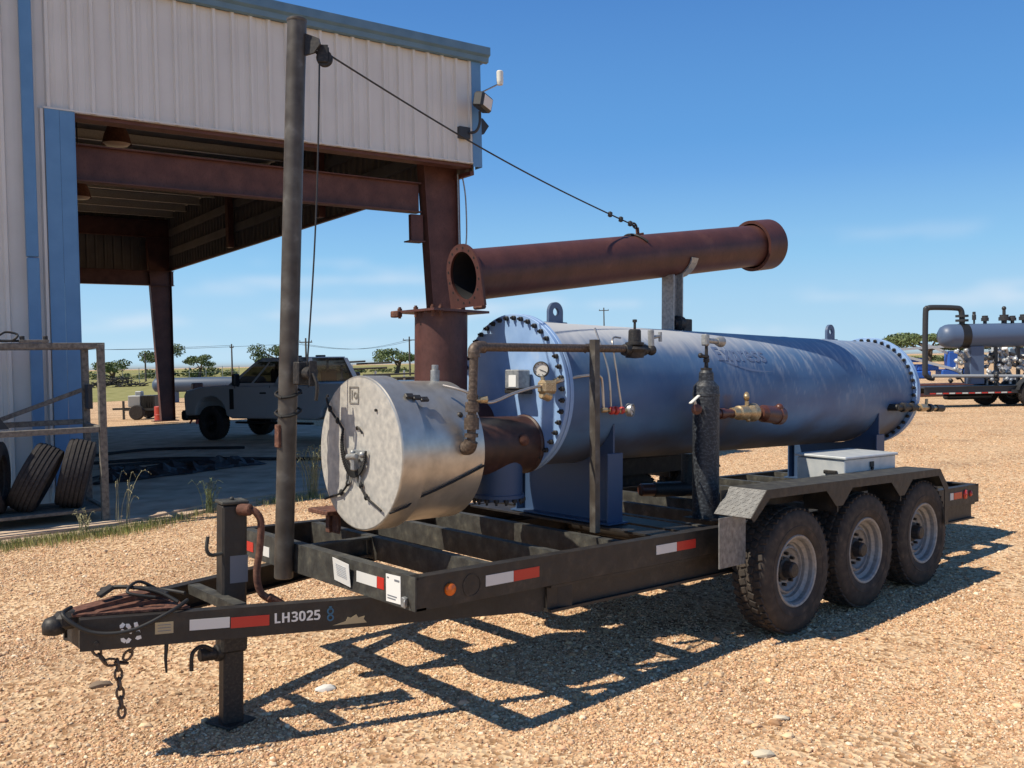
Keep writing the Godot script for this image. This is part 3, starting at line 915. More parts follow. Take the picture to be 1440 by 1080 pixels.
func fender(t: Node3D, s: float) -> void:
	var zi := 0.908 * s
	var zo := 1.165 * s
	var zm := (zi + zo) / 2
	var path := [Vector3(-1.39, 0.445, zm), Vector3(-1.393, 0.738, zm), Vector3(-1.235, 0.888, zm), Vector3(1.02, 0.878, zm), Vector3(1.155, 0.738, zm), Vector3(1.158, 0.46, zm)]
	var root := Node3D.new()
	root.name = "fender"
	root.position = -base_of[t]
	t.add_child(root, true)
	var names := ["front_flap", "front_slope", "top_plate", "rear_slope", "rear_flap"]
	for i in 5:
		var st := S()
		bar(st, path[i], path[i + 1], 0.007, 0.257)
		# raised chevrons of the tread plate, proud of the sheet
		var o := part(root, names[i], st, M.tread_plate if i < 2 else M.dusty_black)
		if s > 0.0 and i < 2:
			var ch := S()
			var f := frame_to(path[i], path[i + 1])
			var n := f.y if f.y.dot(Vector3(-1, 0.3, 0)) > 0.0 else -f.y
			var l: float = path[i].distance_to(path[i + 1])
			var rows := int(l / 0.022)
			for r in rows:
				for c in 11:
					var p: Vector3 = path[i].lerp(path[i + 1], (r + 0.5) / rows) + f.z * (-0.117 + c * 0.0234) + n * 0.0043
					var ang := PI / 4 * (1 if (r + c) % 2 else -1)
					box(ch, Transform3D(Basis(f.x.rotated(n, ang), n, f.x.rotated(n, ang).cross(n)), p), Vector3(0.021, 0.003, 0.0055))
			part(o, "raised_pattern", ch, M.tread_plate).set_meta("kind", "stuff")
	var poly := [Vector2(-1.397, 0.741), Vector2(-1.237, 0.893), Vector2(1.022, 0.883), Vector2(1.159, 0.741), Vector2(1.162, 0.46), Vector2(1.10, 0.46), Vector2(1.10, 0.715), Vector2(0.995, 0.832), Vector2(0.58, 0.832), Vector2(0.46, 0.73), Vector2(0.39, 0.73), Vector2(0.27, 0.832), Vector2(-0.26, 0.835), Vector2(-0.38, 0.73), Vector2(-0.46, 0.73), Vector2(-0.58, 0.837), Vector2(-1.21, 0.84), Vector2(-1.368, 0.715)]
	var st := S()
	prism(st, poly, 0.006, Transform3D(Basis(), Vector3(0, 0, zo + 0.003 * s)))
	part(root, "side_skirt", st, M.black_paint)
	for x: float in [-0.425, 0.425]:
		st = S()
		bx(st, Vector3(x - 0.006, 0.69, minf(zi, zo) + 0.01), Vector3(x + 0.006, 0.872, maxf(zi, zo) - 0.005))
		part(root, "partition", st, M.black_paint)
	st = S()
	bx(st, Vector3(-1.33, 0.74, zi - 0.004 * s), Vector3(1.1, 0.872, zi + 0.004 * s))
	part(root, "inner_skirt", st, M.black_paint)

# ---------------------------------------------------------------- the line heater on the trailer
func hexnut(r: float, h: float) -> ArrayMesh:
	var st := S()
	lathe(st, [Vector2(0, 0), Vector2(r, 0), Vector2(r, h), Vector2(r * 0.85, h * 1.12), Vector2(0, h * 1.12)], Transform3D(), 6)
	lathe(st, [Vector2(r * 0.5, h * 1.1), Vector2(r * 0.5, h * 1.9), Vector2(0, h * 1.9)], Transform3D(), 6)
	return st.commit()

func heater() -> void:
	var t := thing("line_heater", "big blue horizontal vessel with bolted round ends and a stainless burner drum", "heater", Vector3(-0.2, 0.652, 0), true)
	var Y := 1.448
	var R := 0.447
	var RF := 0.487
	var XA := -2.215
	var XB := 2.16
	var bl: Material = M.blue_paint
	var st := S()
	lathe(st, [Vector2(R - 0.006, 0), Vector2(R - 0.006, XB - XA - 0.04)], axis(Vector3.RIGHT, Vector3(XA + 0.02, Y, 0)), 72, false)
	part(t, "shell", st, M.vessel_blue)
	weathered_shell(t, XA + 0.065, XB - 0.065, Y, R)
	for q in [[XA, "front_end_plate", 1.0], [XB, "rear_end_plate", -1.0]]:
		st = S()
		var o: float = q[2]
		var ax := axis(Vector3.RIGHT * o, Vector3(q[0] - 0.0 * o, Y, 0))
		lathe(st, [Vector2(0, 0), Vector2(RF - 0.003, 0), Vector2(RF, 0.003), Vector2(RF, 0.026), Vector2(RF - 0.003, 0.029), Vector2(RF - 0.012, 0.029)], ax, 72)
		part(t, q[1], st, bl)
		st = S()
		lathe(st, [Vector2(R + 0.001, 0.035), Vector2(RF - 0.003, 0.035), Vector2(RF, 0.038), Vector2(RF, 0.060), Vector2(RF - 0.003, 0.063), Vector2(R + 0.001, 0.063)], ax, 72)
		part(t, "shell_flange", st, bl)
		st = S()
		lathe(st, [Vector2(RF - 0.014, 0.028), Vector2(RF - 0.010, 0.036)], ax, 60)
		part(t, "gasket", st, M.dark_iron)
	var nut := hexnut(0.0155, 0.018)
	for k in 44:
		var a := TAU * (k + 0.5) / 44
		var c := Vector3(0, cos(a), sin(a)) * (RF - 0.026)
		inst(t, "flange_bolt", nut, M.dark_iron, Transform3D(axis(Vector3.LEFT).basis, Vector3(XA, Y, 0) + c))
		inst(t, "flange_bolt", nut, M.dark_iron, Transform3D(axis(Vector3.LEFT).basis, Vector3(XB - 0.063, Y, 0) + c * 1.0))
		inst(t, "flange_bolt", nut, M.dark_iron, Transform3D(axis(Vector3.RIGHT).basis, Vector3(XB, Y, 0) + c))
	# lifting lugs
	for x: float in [-1.845, 1.48]:
		st = S()
		var outer := []
		for i in 24:
			var a := TAU * i / 24
			var p := Vector2(cos(a), sin(a)) * 0.062
			if p.y < 0.0:
				p = Vector2(clampf(p.x * 1.6, -0.062, 0.062), -0.115 if p.y < -0.02 else p.y)
			outer.append(p)
		holed(st, outer, circle(0.026, 24), 0.022, Transform3D(Basis(Vector3.UP, 0.0), Vector3(x, 1.966, 0)))
		part(t, "lifting_lug", st, M.vessel_blue)
		st = S()
		bx(st, Vector3(x - 0.085, 1.886, -0.03), Vector3(x + 0.085, 1.901, 0.03), 0.004)
		part(t, "lug_pad", st, M.vessel_blue)
	# saddles
	for q in [[-1.80, -1.665], [1.50, 1.635]]:
		var xm: float = (q[0] + q[1]) / 2
		st = S()
		var poly := [Vector2(-0.41, 0.654), Vector2(0.41, 0.654), Vector2(0.41, 1.26)]
		for i in 13:
			var a := -0.42 - (PI - 0.84) * i / 12.0
			poly.append(Vector2(cos(a) * (R + 0.004), 1.448 + sin(a) * (R + 0.004)))
		poly.append(Vector2(-0.41, 1.26))
		prism(st, poly, 0.014, Transform3D(Basis(Vector3.BACK, Vector3.UP, Vector3.LEFT), Vector3(xm, 0, 0)))
		part(t, "saddle_web", st, M.shaded_blue)
		for s: float in [1.0, -1.0]:
			st = S()
			bx(st, Vector3(q[0], 0.654, s * 0.411), Vector3(q[1], 1.085, s * 0.425), 0.003)
			part(t, "saddle_leg", st, M.shaded_blue)
		st = S()
		bx(st, Vector3(q[0] - 0.02, 0.6535, -0.45), Vector3(q[1] + 0.02, 0.664, 0.45))
		part(t, "saddle_foot", st, M.shaded_blue)
	# burner: stainless drum with a deeper lid
	var bc := Vector3(0, 1.148, 0.13)
	var drum := Node3D.new()
	drum.name = "burner_drum"
	drum.position = -base_of[t]
	t.add_child(drum, true)
	st = S()
	lathe(st, [Vector2(0.16, 0), Vector2(0.372, 0.0), Vector2(0.376, 0.004), Vector2(0.376, 0.42)], axis(Vector3.LEFT, bc + Vector3(-2.83, 0, 0)), 64)
	part(drum, "drum_body", st, M.stainless)
	st = S()
	lathe(st, [Vector2(0.376, 0), Vector2(0.402, 0.002), Vector2(0.402, 0.140), Vector2(0.398, 0.146), Vector2(0.392, 0.148)], axis(Vector3.LEFT, bc + Vector3(-3.222, 0, 0)), 64)
	part(drum, "lid_band", st, M.stainless)
	st = S()
	lathe(st, [Vector2(0.392, 0.148), Vector2(0.37, 0.149), Vector2(0, 0.149)], axis(Vector3.LEFT, bc + Vector3(-3.222, 0, 0)), 64)
	part(drum, "lid_face", st, M.stainless_lid)
	st = S()   # rubber snub tie: a curved bow, and cords pulling it to the rim
	var fx := -3.374
	var FP := func(y: float, z: float, off := 0.008) -> Vector3:
		return Vector3(fx - off, y, z)
	var bow := curve([FP.call(1.265, 0.00, 0.014), FP.call(1.19, -0.005, 0.018), FP.call(1.12, 0.015, 0.018), FP.call(1.06, 0.06, 0.018), FP.call(1.04, 0.115, 0.02), FP.call(1.06, 0.175, 0.018), FP.call(1.11, 0.215, 0.018), FP.call(1.165, 0.225, 0.014)], 6)
	for i in bow.size() - 1:
		var w := 0.012 + 0.030 * sin(PI * clampf(float(i) / (bow.size() - 1) * 1.1, 0.0, 1.0))
		bar(st, bow[i], bow[i + 1], 0.012, w, 0.003, Vector3.LEFT)
	part(drum, "rubber_strap", st, M.rope_black)
	st = S()
	for q in [[Vector2(1.06, 0.06), Vector2(0.985, 0.045), Vector2(0.93, -0.02), Vector2(0.905, -0.10), Vector2(0.88, -0.19)], [Vector2(1.04, 0.15), Vector2(0.985, 0.175), Vector2(0.93, 0.225), Vector2(0.90, 0.30), Vector2(0.875, 0.365)], [Vector2(1.265, 0.0), Vector2(1.31, -0.06), Vector2(1.37, -0.14), Vector2(1.43, -0.18)]]:
		var c := []
		for p in q:
			c.append(FP.call(p.x, p.y, 0.012))
		tube(st, curve(c, 5), 0.006, 8)
		for e in [1, 2]:
			ball(st, FP.call(q[e].x, q[e].y, 0.012), 0.014, 8, Vector3(0.8, 1.3, 0.9))
	part(drum, "strap_cord", st, M.rope_black)
	st = S()
	holed(st, circle(0.032, 16), circle(0.024, 16), 0.008, Transform3D(Basis(Vector3.BACK, Vector3.UP, Vector3.LEFT) * Basis.from_scale(Vector3(0.6, 1.2, 1)), FP.call(1.02, 0.055, 0.014)))
	holed(st, circle(0.032, 16), circle(0.024, 16), 0.008, Transform3D(Basis(Vector3.BACK, Vector3.UP, Vector3.LEFT) * Basis.from_scale(Vector3(0.6, 1.2, 1)), FP.call(1.015, 0.155, 0.014)))
	part(drum, "strap_ring", st, M.galvanised)
	st = S()   # latch in the middle of the lid
	bx(st, Vector3(fx - 0.006, 1.10, 0.085), Vector3(fx, 1.165, 0.205), 0.002)
	rod(st, Vector3(fx - 0.045, 1.128, 0.10), Vector3(fx - 0.045, 1.138, 0.185), 0.016, 12, 0.003)
	bx(st, Vector3(fx - 0.05, 1.06, 0.130), Vector3(fx - 0.014, 1.135, 0.160), 0.006)
	ball(st, Vector3(fx - 0.02, 1.145, 0.20), 0.018, 10)
	ball(st, Vector3(fx - 0.012, 1.15, 0.095), 0.014, 10)
	part(drum, "lid_latch", st, M.galvanised)
	st = S()   # embossed plate and a small bent tab
	holed(st, [Vector2(-0.045, -0.045), Vector2(0.045, -0.045), Vector2(0.045, 0.045), Vector2(-0.045, 0.045)], [Vector2(-0.039, -0.039), Vector2(0.039, -0.039), Vector2(0.039, 0.039), Vector2(-0.039, 0.039)], 0.0018, Transform3D(Basis(Vector3.BACK, Vector3.UP, Vector3.LEFT), Vector3(fx - 0.001, 1.448, 0.085)))
	bx(st, Vector3(fx - 0.0015, 1.425, 0.062), Vector3(fx, 1.475, 0.068))
	holed(st, circle(0.018, 16), circle(0.011, 16), 0.0018, Transform3D(Basis(Vector3.BACK, Vector3.UP, Vector3.LEFT), Vector3(fx - 0.001, 1.448, 0.10)))
	part(drum, "embossed_plate", st, M.stainless)
	st = S()
	tube(st, curve([FP.call(1.268, 0.115, 0.0), FP.call(1.285, 0.135, 0.012), FP.call(1.272, 0.165, 0.012), FP.call(1.25, 0.172, 0.004)], 5), 0.005, 6)
	part(drum, "tab", st, M.dark_iron)
	for q in [Vector2(1.44, -0.18), Vector2(1.375, 0.30)]:
		st = S()
		rod(st, FP.call(q.x, q.y, 0.0), FP.call(q.x, q.y, 0.008), 0.008, 8)
		part(drum, "rivet", st, M.dark_iron)
	st = S()   # cord running back along the drum
	var cord := []
	for i in 13:
		var u := i / 12.0
		var a := deg_to_rad(lerpf(-43.0, -10.0, u))
		var rr := 0.410 if u < 0.22 else 0.386
		cord.append(Vector3(lerpf(-3.38, -2.84, u), 1.148 + sin(a) * rr, 0.13 + cos(a) * rr))
	tube(st, cord, 0.006, 8)
	part(drum, "lashing_cord", st, M.rope_black)
	st = S()   # toggle clasp near the top of the lid
	var ca := deg_to_rad(47.0)
	for i in 3:
		var p := Vector3(-3.25 + i * 0.04, 1.148 + sin(ca - i * 0.03) * 0.41, 0.13 + cos(ca - i * 0.03) * 0.41)
		box(st, Transform3D(Basis(Vector3.RIGHT, -ca + PI / 2), p), Vector3(0.05, 0.016, 0.03), 0.004)
	part(drum, "toggle_clasp", st, M.dark_iron)
	st = S()
	rod(st, Vector3(-2.885, 1.50, 0.13), Vector3(-2.885, 1.585, 0.13), 0.026, 14, 0.003)
	rod(st, Vector3(-2.885, 1.585, 0.13), Vector3(-2.885, 1.612, 0.13), 0.021, 6, 0.002)
	part(drum, "pipe_nipple", st, M.galvanised)
	st = S()
	ball(st, Vector3(-2.955, 1.345, 0.445), 0.018, 10)
	part(drum, "peep_plug", st, M.dark_iron)
	# fire tube from the drum to the end plate, with the blue leg below
	st = S()
	rod(st, Vector3(-2.90, 1.148, 0.13), Vector3(XA, 1.148, 0.13), 0.168, 40)
	part(t, "fire_tube", st, M.shaded_oxide)
	st = S()
	lathe(st, [Vector2(0.168, 0), Vector2(0.176, 0.001), Vector2(0.176, 0.012), Vector2(0.168, 0.02)], axis(Vector3.LEFT, Vector3(XA, 1.148, 0.13)), 40)
	part(t, "weld_collar", st, M.shaded_oxide)
	st = S()
	lathe(st, [Vector2(0, 0), Vector2(0.035, 0), Vector2(0.034, 0.012), Vector2(0.02, 0.022), Vector2(0, 0.025)], axis(Vector3(-0.15, 0.15, 1), Vector3(-2.37, 1.185, 0.292)), 18, true)
	part(t, "tube_plug", st, M.rusty_steel)
	st = S()
	rod(st, Vector3(-2.42, 0.83, 0.13), Vector3(-2.42, 1.10, 0.13), 0.140, 36)
	lathe(st, [Vector2(0.12, 0), Vector2(0.152, 0.0), Vector2(0.152, 0.02), Vector2(0.14, 0.022)], axis(Vector3.UP, Vector3(-2.42, 0.845, 0.13)), 36)
	part(t, "drain_leg", st, M.shaded_blue)
	for k in 16:
		var a := TAU * k / 16
		inst(t, "leg_bolt", nut, M.dark_iron, Transform3D(axis(Vector3.DOWN).basis, Vector3(-2.42 + cos(a) * 0.145, 0.845, 0.13 + sin(a) * 0.145)))
	# riser that carries the stack
	st = S()
	rod(st, Vector3(-2.523, 1.06, -0.3), Vector3(-2.523, 1.935, -0.3), 0.162, 40)
	rod(st, Vector3(-2.53, 1.24, -0.3), Vector3(XA, 1.24, -0.3), 0.158, 36)
	var rs := part(t, "stack_riser", st, M.red_oxide)
	st = S()
	holed(st, [Vector2(0.21, 0), Vector2(0.21, 0.21), Vector2(0, 0.21), Vector2(-0.21, 0.21), Vector2(-0.21, 0), Vector2(-0.21, -0.21), Vector2(0, -0.21), Vector2(0.21, -0.21)], circle(0.15, 8), 0.014, Transform3D(Basis(Vector3.RIGHT, Vector3.FORWARD, Vector3.UP), Vector3(-2.523, 1.944, -0.3)))
	part(rs, "riser_flange", st, M.red_oxide)
	st = S()
	for q in [Vector2(-0.19, -0.17), Vector2(-0.18, 0.16), Vector2(-0.14, 0.185), Vector2(-0.19, 0.0)]:
		rod(st, Vector3(-2.523 + q.x, 1.905, -0.3 + q.y), Vector3(-2.523 + q.x, 1.975, -0.3 + q.y), 0.009, 8)
		rod(st, Vector3(-2.523 + q.x, 1.951, -0.3 + q.y), Vector3(-2.523 + q.x, 1.966, -0.3 + q.y), 0.016, 6)
	bx(st, Vector3(-2.758, 1.91, -0.51), Vector3(-2.718, 1.95, -0.43), 0.006)
	part(rs, "clamp_bolt", st, M.rusty_steel)
	# box on the end plate with its print
	st = S()
	bx(st, Vector3(-2.33, 1.478, 0.075), Vector3(XA - 0.016, 1.592, 0.195), 0.006)
	var jb := part(t, "junction_box", st, M.galvanised, "small grey box on the round end plate")
	st = S()
	bx(st, Vector3(-2.333, 1.49, 0.115), Vector3(-2.331, 1.56, 0.180))
	part(jb, "face_label", st, M.paper)
	st = S()
	bx(st, Vector3(-2.32, 1.45, 0.06), Vector3(XA - 0.014, 1.4775, 0.215), 0.004)
	part(jb, "bracket", st, M.dark_iron)
	# gas line: riser from the burner, elbow, long run, regulator, valve
	var gz := 0.53
	st = S()
	tube(st, [Vector3(-2.965, 1.178, 0.46), Vector3(-2.965, 1.178, gz - 0.02)], 0.026, 14)
	rod(st, Vector3(-2.965, 1.178, 0.475), Vector3(-2.965, 1.178, 0.50), 0.034, 8, 0.003)
	tube(st, curve([Vector3(-2.965, 1.178, gz - 0.04), Vector3(-2.965, 1.180, gz + 0.005), Vector3(-2.962, 1.215, gz + 0.02)], 5), 0.036, 14)
	var gl := part(t, "gas_riser", st, M.pipe_steel)
	st = S()
	rod(st, Vector3(-2.962, 1.21, gz + 0.02), Vector3(-2.945, 1.66, gz + 0.02), 0.0235, 14)
	part(gl, "vertical_pipe", st, M.pipe_steel)
	st = S()
	for q in [[1.235, 1.255, 0.036], [1.275, 1.335, 0.039], [1.335, 1.35, 0.030], [1.365, 1.415, 0.036], [1.43, 1.455, 0.030]]:
		var x0 := lerpf(-2.962, -2.945, (q[0] - 1.21) / 0.45)
		lathe(st, [Vector2(0, 0), Vector2(q[2], 0), Vector2(q[2], q[1] - q[0]), Vector2(0, q[1] - q[0])], Transform3D(Basis(), Vector3(x0, q[0], gz + 0.02)), 8)
	part(gl, "union", st, M.pipe_steel)
	st = S()
	rod(st, Vector3(-2.955, 1.425, gz + 0.02), Vector3(-2.90, 1.428, gz + 0.05), 0.014, 10, 0.002)
	rod(st, Vector3(-2.92, 1.427, gz + 0.04), Vector3(-2.885, 1.429, gz + 0.058), 0.020, 6, 0.002)
	part(gl, "pilot_valve", st, M.brass)
	st = S()
	tube(st, curve([Vector3(-2.945, 1.645, gz + 0.02), Vector3(-2.943, 1.685, gz + 0.018), Vector3(-2.91, 1.700, gz + 0.012), Vector3(-2.87, 1.701, gz + 0.01)], 5), 0.032, 14)
	part(gl, "elbow", st, M.pipe_steel)
	st = S()
	rod(st, Vector3(-2.88, 1.701, gz + 0.01), Vector3(-1.74, 1.722, gz - 0.02), 0.0235, 14)
	part(t, "gas_pipe", st, M.pipe_steel)
	var rc := Vector3(-1.66, 1.72, gz - 0.02)
	st = S()
	lathe(st, [Vector2(0, -0.055), Vector2(0.055, -0.05), Vector2(0.062, -0.02), Vector2(0.075, 0.0), Vector2(0.045, 0.022), Vector2(0.058, 0.028), Vector2(0.058, 0.042), Vector2(0.04, 0.046), Vector2(0.038, 0.115), Vector2(0.030, 0.122), Vector2(0.008, 0.124), Vector2(0.008, 0.165), Vector2(0.014, 0.166), Vector2(0.014, 0.182), Vector2(0, 0.184)], Transform3D(Basis(), rc), 20)
	rod(st, rc + Vector3(-0.10, -0.005, 0), rc + Vector3(0.10, 0.0, 0), 0.036, 8, 0.004)
	part(t, "pressure_regulator", st, M.dark_iron)
	st = S()
	rod(st, rc + Vector3(0.09, 0, 0), rc + Vector3(0.15, 0.0, 0), 0.018, 10)
	ball(st, rc + Vector3(0.155, 0.0, 0), 0.034, 10)
	part(t, "pipe_tee", st, M.dark_iron)
	st = S()
	rod(st, rc + Vector3(0.155, 0.02, 0), rc + Vector3(0.150, 0.125, 0), 0.020, 10, 0.003)
	rod(st, rc + Vector3(0.152, 0.075, 0), rc + Vector3(0.24, 0.092, 0), 0.011, 10)
	rod(st, rc + Vector3(0.24, 0.055, 0), rc + Vector3(0.238, 0.115, 0), 0.012, 8)
	part(t, "needle_valve", st, M.galvanised)
	# angle-iron post
	st = S()
	bar(st, Vector3(-2.075, 0.655, 0.565), Vector3(-2.085, 1.765, 0.565), 0.006, 0.045, 0.0, Vector3.RIGHT)
	bar(st, Vector3(-2.060, 0.655, 0.586), Vector3(-2.070, 1.765, 0.586), 0.040, 0.006, 0.0, Vector3.RIGHT)
	part(t, "angle_post", st, M.pole_steel)
	st = S()
	tube(st, [Vector3(-2.06, 1.74, 0.56), Vector3(-2.05, 1.74, 0.48), Vector3(-2.05, 1.69, 0.47)], 0.006, 6)
	part(t, "pipe_clip", st, M.dark_iron)
	# pilot tubing with its little regulator and gauge
	st = S()
	tube(st, curve([Vector3(-3.0, 1.50, 0.36), Vector3(-2.93, 1.47, 0.46), Vector3(-2.86, 1.425, 0.50), Vector3(-2.78, 1.412, 0.50), Vector3(-2.62, 1.455, 0.48), Vector3(-2.47, 1.485, 0.46), Vector3(-2.33, 1.505, 0.44), Vector3(-2.15, 1.545, 0.47), Vector3(-2.0, 1.562, 0.49), Vector3(-1.955, 1.555, 0.50), Vector3(-1.935, 1.52, 0.50), Vector3(-1.92, 1.365, 0.50)], 6), 0.0085, 8)
	part(t, "pilot_tubing", st, M.tubing)
	st = S()
	bx(st, Vector3(-2.375, 1.452, 0.40), Vector3(-2.265, 1.53, 0.47), 0.016)
	rod(st, Vector3(-2.36, 1.455, 0.435), Vector3(-2.30, 1.435, 0.435), 0.03, 10, 0.004)
	rod(st, Vector3(-2.27, 1.52, 0.44), Vector3(-2.20, 1.545, 0.45), 0.018, 8, 0.003)
	part(t, "pilot_regulator", st, M.brass)
	gauge(t, Vector3(-2.335, 1.592, 0.40), Vector3(-0.75, 0.05, 0.65), 0.046, M.dark_iron)
	st = S()
	tube(st, [Vector3(-2.335, 1.55, 0.41), Vector3(-2.33, 1.50, 0.425)], 0.012, 8)
	part(t, "gauge_stem", st, M.brass)
	# gauge cluster on the side of the shell with two thin tubes rising
	for q in [[Vector3(-1.895, 1.845, 0.40), Vector3(-1.885, 1.60, 0.50), Vector3(-1.868, 1.375, 0.51)], [Vector3(-1.70, 1.792, 0.43), Vector3(-1.80, 1.785, 0.46), Vector3(-1.825, 1.70, 0.49), Vector3(-1.775, 1.375, 0.51)]]:
		st = S()
		tube(st, curve(q, 6), 0.006, 8)
		part(t, "impulse_tube", st, M.tubing)
	st = S()
	rod(st, Vector3(-1.94, 1.355, 0.50), Vector3(-1.90, 1.355, 0.51), 0.016, 8, 0.003)
	rod(st, Vector3(-1.89, 1.353, 0.515), Vector3(-1.74, 1.350, 0.52), 0.013, 10)
	rod(st, Vector3(-1.80, 1.35, 0.44), Vector3(-1.80, 1.35, 0.53), 0.014, 8)
	part(t, "gauge_manifold", st, M.brass)
	st = S()
	for q in [Vector2(-1.875, 0.024), Vector2(-1.835, 0.026), Vector2(-1.785, 0.022)]:
		rod(st, Vector3(q.x - 0.012, 1.352, 0.52), Vector3(q.x + 0.012, 1.351, 0.522), q.y, 8, 0.004)
	part(t, "red_valve_knob", st, M.gauge_red, "red valve knobs")
	gauge(t, Vector3(-1.705, 1.352, 0.53), Vector3(0.35, 0.0, 0.94), 0.040, M.galvanised)
	# side valve with brown cap, rust streak from it
	st = S()
	rod(st, Vector3(-1.0, 1.315, 0.60), Vector3(-0.76, 1.318, 0.60), 0.028, 12)
	rod(st, Vector3(-0.93, 1.315, 0.60), Vector3(-0.87, 1.316, 0.60), 0.036, 8, 0.003)
	rod(st, Vector3(-0.62, 1.318, 0.60), Vector3(-0.62, 1.318, 0.43), 0.022, 10)
	part(t, "outlet_pipe", st, M.brown_valve)
	st = S()
	lathe(st, [Vector2(0, 0), Vector2(0.036, 0), Vector2(0.038, 0.06), Vector2(0.048, 0.07), Vector2(0.050, 0.15), Vector2(0.038, 0.16), Vector2(0.062, 0.20), Vector2(0.064, 0.245), Vector2(0.045, 0.25), Vector2(0, 0.25)], axis(Vector3.RIGHT, Vector3(-0.79, 1.318, 0.60)), 16)
	var bv := part(t, "brass_valve", st, M.brass)
	st = S()
	rod(st, Vector3(-0.62, 1.36, 0.60), Vector3(-0.62, 1.395, 0.60), 0.014, 8)
	ball(st, Vector3(-0.625, 1.425, 0.60), 0.026, 10, Vector3(0.7, 1.3, 0.8))
	ball(st, Vector3(-0.62, 1.27, 0.61), 0.016, 8)
	part(bv, "handle", st, M.brass)
	st = S()
	rod(st, Vector3(-0.54, 1.312, 0.60), Vector3(-0.48, 1.308, 0.60), 0.030, 10, 0.004)
	lathe(st, [Vector2(0, 0), Vector2(0.045, 0.004), Vector2(0.052, 0.03), Vector2(0.060, 0.05), Vector2(0.060, 0.20), Vector2(0.066, 0.205), Vector2(0.066, 0.255), Vector2(0.055, 0.262), Vector2(0, 0.265)], axis(Vector3(1, -0.09, 0), Vector3(-0.48, 1.312, 0.60)), 18)
	ball(st, Vector3(-0.26, 1.345, 0.62), 0.03, 8)
	part(t, "capped_valve", st, M.brown_valve, "dark brown capped valve")
	# rear outlet
	st = S()
	rod(st, Vector3(1.70, 1.312, 0.30), Vector3(1.72, 1.312, 0.50), 0.03, 12)
	rod(st, Vector3(1.70, 1.312, 0.50), Vector3(2.06, 1.306, 0.50), 0.026, 12)
	rod(st, Vector3(1.78, 1.312, 0.50), Vector3(1.86, 1.310, 0.50), 0.042, 8, 0.004)
	rod(st, Vector3(1.93, 1.309, 0.50), Vector3(1.98, 1.309, 0.50), 0.040, 8, 0.004)
	part(t, "rear_outlet_pipe", st, M.dark_iron)
	st = S()
	rod(st, Vector3(2.05, 1.306, 0.50), Vector3(2.42, 1.296, 0.50), 0.022, 12)
	rod(st, Vector3(2.10, 1.305, 0.50), Vector3(2.20, 1.303, 0.50), 0.036, 10, 0.004)
	rod(st, Vector3(2.24, 1.302, 0.50), Vector3(2.25, 1.38, 0.50), 0.014, 8)
	part(t, "rear_valve", st, M.brass)
	st = S()
	rod(st, Vector3(2.27, 1.30, 0.50), Vector3(2.33, 1.298, 0.50), 0.038, 8, 0.004)
	rod(st, Vector3(2.42, 1.296, 0.50), Vector3(2.56, 1.292, 0.50), 0.034, 10, 0.006)
	part(t, "rear_cap", st, M.dark_iron)
	# drain valve lying under the belly
	st = S()
	rod(st, Vector3(-0.62, 0.72, -0.22), Vector3(-0.30, 0.715, -0.10), 0.055, 14, 0.01)
	rod(st, Vector3(-0.34, 0.70, -0.12), Vector3(-0.33, 0.98, -0.12), 0.05, 12)
	part(t, "belly_drain", st, M.dark_iron)
	st = S()
	rod(st, Vector3(-0.72, 0.722, -0.26), Vector3(-0.60, 0.72, -0.21), 0.047, 14, 0.01)
	part(t, "drain_cap", st, M.brown_valve)
	# stand for the lowered stack
	st = S()
	bx(st, Vector3(-0.655, 1.885, -0.115), Vector3(-0.645, 2.30, -0.005))
	bx(st, Vector3(-0.643, 1.885, -0.066), Vector3(-0.557, 2.30, -0.054))
	bx(st, Vector3(-0.555, 1.885, -0.115), Vector3(-0.545, 2.31, -0.005))
	part(t, "stack_rest", st, M.galvanised)
	st = S()
	var arc := []
	for i in 11:
		var a := deg_to_rad(-150.0 + i * 13.5)
		arc.append(Vector3(-0.50, 2.472 + sin(a) * 0.172, -0.10 + cos(a) * 0.172))
	for i in 10:
		bar(st, arc[i], arc[i + 1], 0.012, 0.07, 0.0, Vector3.RIGHT.cross(arc[i + 1] - arc[i]).normalized())
	part(t, "rest_cradle", st, M.galvanised)
	st = S()
	bx(st, Vector3(-0.54, 1.886, -0.11), Vector3(-0.44, 1.985, 0.0), 0.006)
	lathe(st, [Vector2(0, 0), Vector2(0.055, 0), Vector2(0.055, 0.05), Vector2(0.03, 0.06), Vector2(0.03, 0.09), Vector2(0, 0.09)], axis(Vector3.LEFT, Vector3(-0.54, 1.95, -0.03)), 16)
	part(t, "vent_box", st, M.dark_iron)
	# faded lettering and the arc under it
	var tm := text_mesh("Express", 0.165, 0.004, true)
	part(t, "faded_lettering", bent(tm, -0.36, 37.5, Y, R), M.decal_blue)
	st = S()
	for i in 20:
		var u0 := i / 20.0
		var u1 := (i + 1) / 20.0
		var f := func(u: float, e: float) -> Vector3:
			var a := deg_to_rad(31.0 - 11.0 * sin(PI * (u * 0.62)) + e * (1.0 - absf(u * 2 - 1)) * 1.3)
			return Vector3(-0.66 + u * 0.66, Y + sin(a) * (R + 0.002), cos(a) * (R + 0.002))
		var n := Vector3(0, 0.45, 0.9)
		quad(st, f.call(u0, -1.0), f.call(u1, -1.0), f.call(u1, 1.0), f.call(u0, 1.0), n)
	part(t, "faded_arc", st, M.decal_blue)

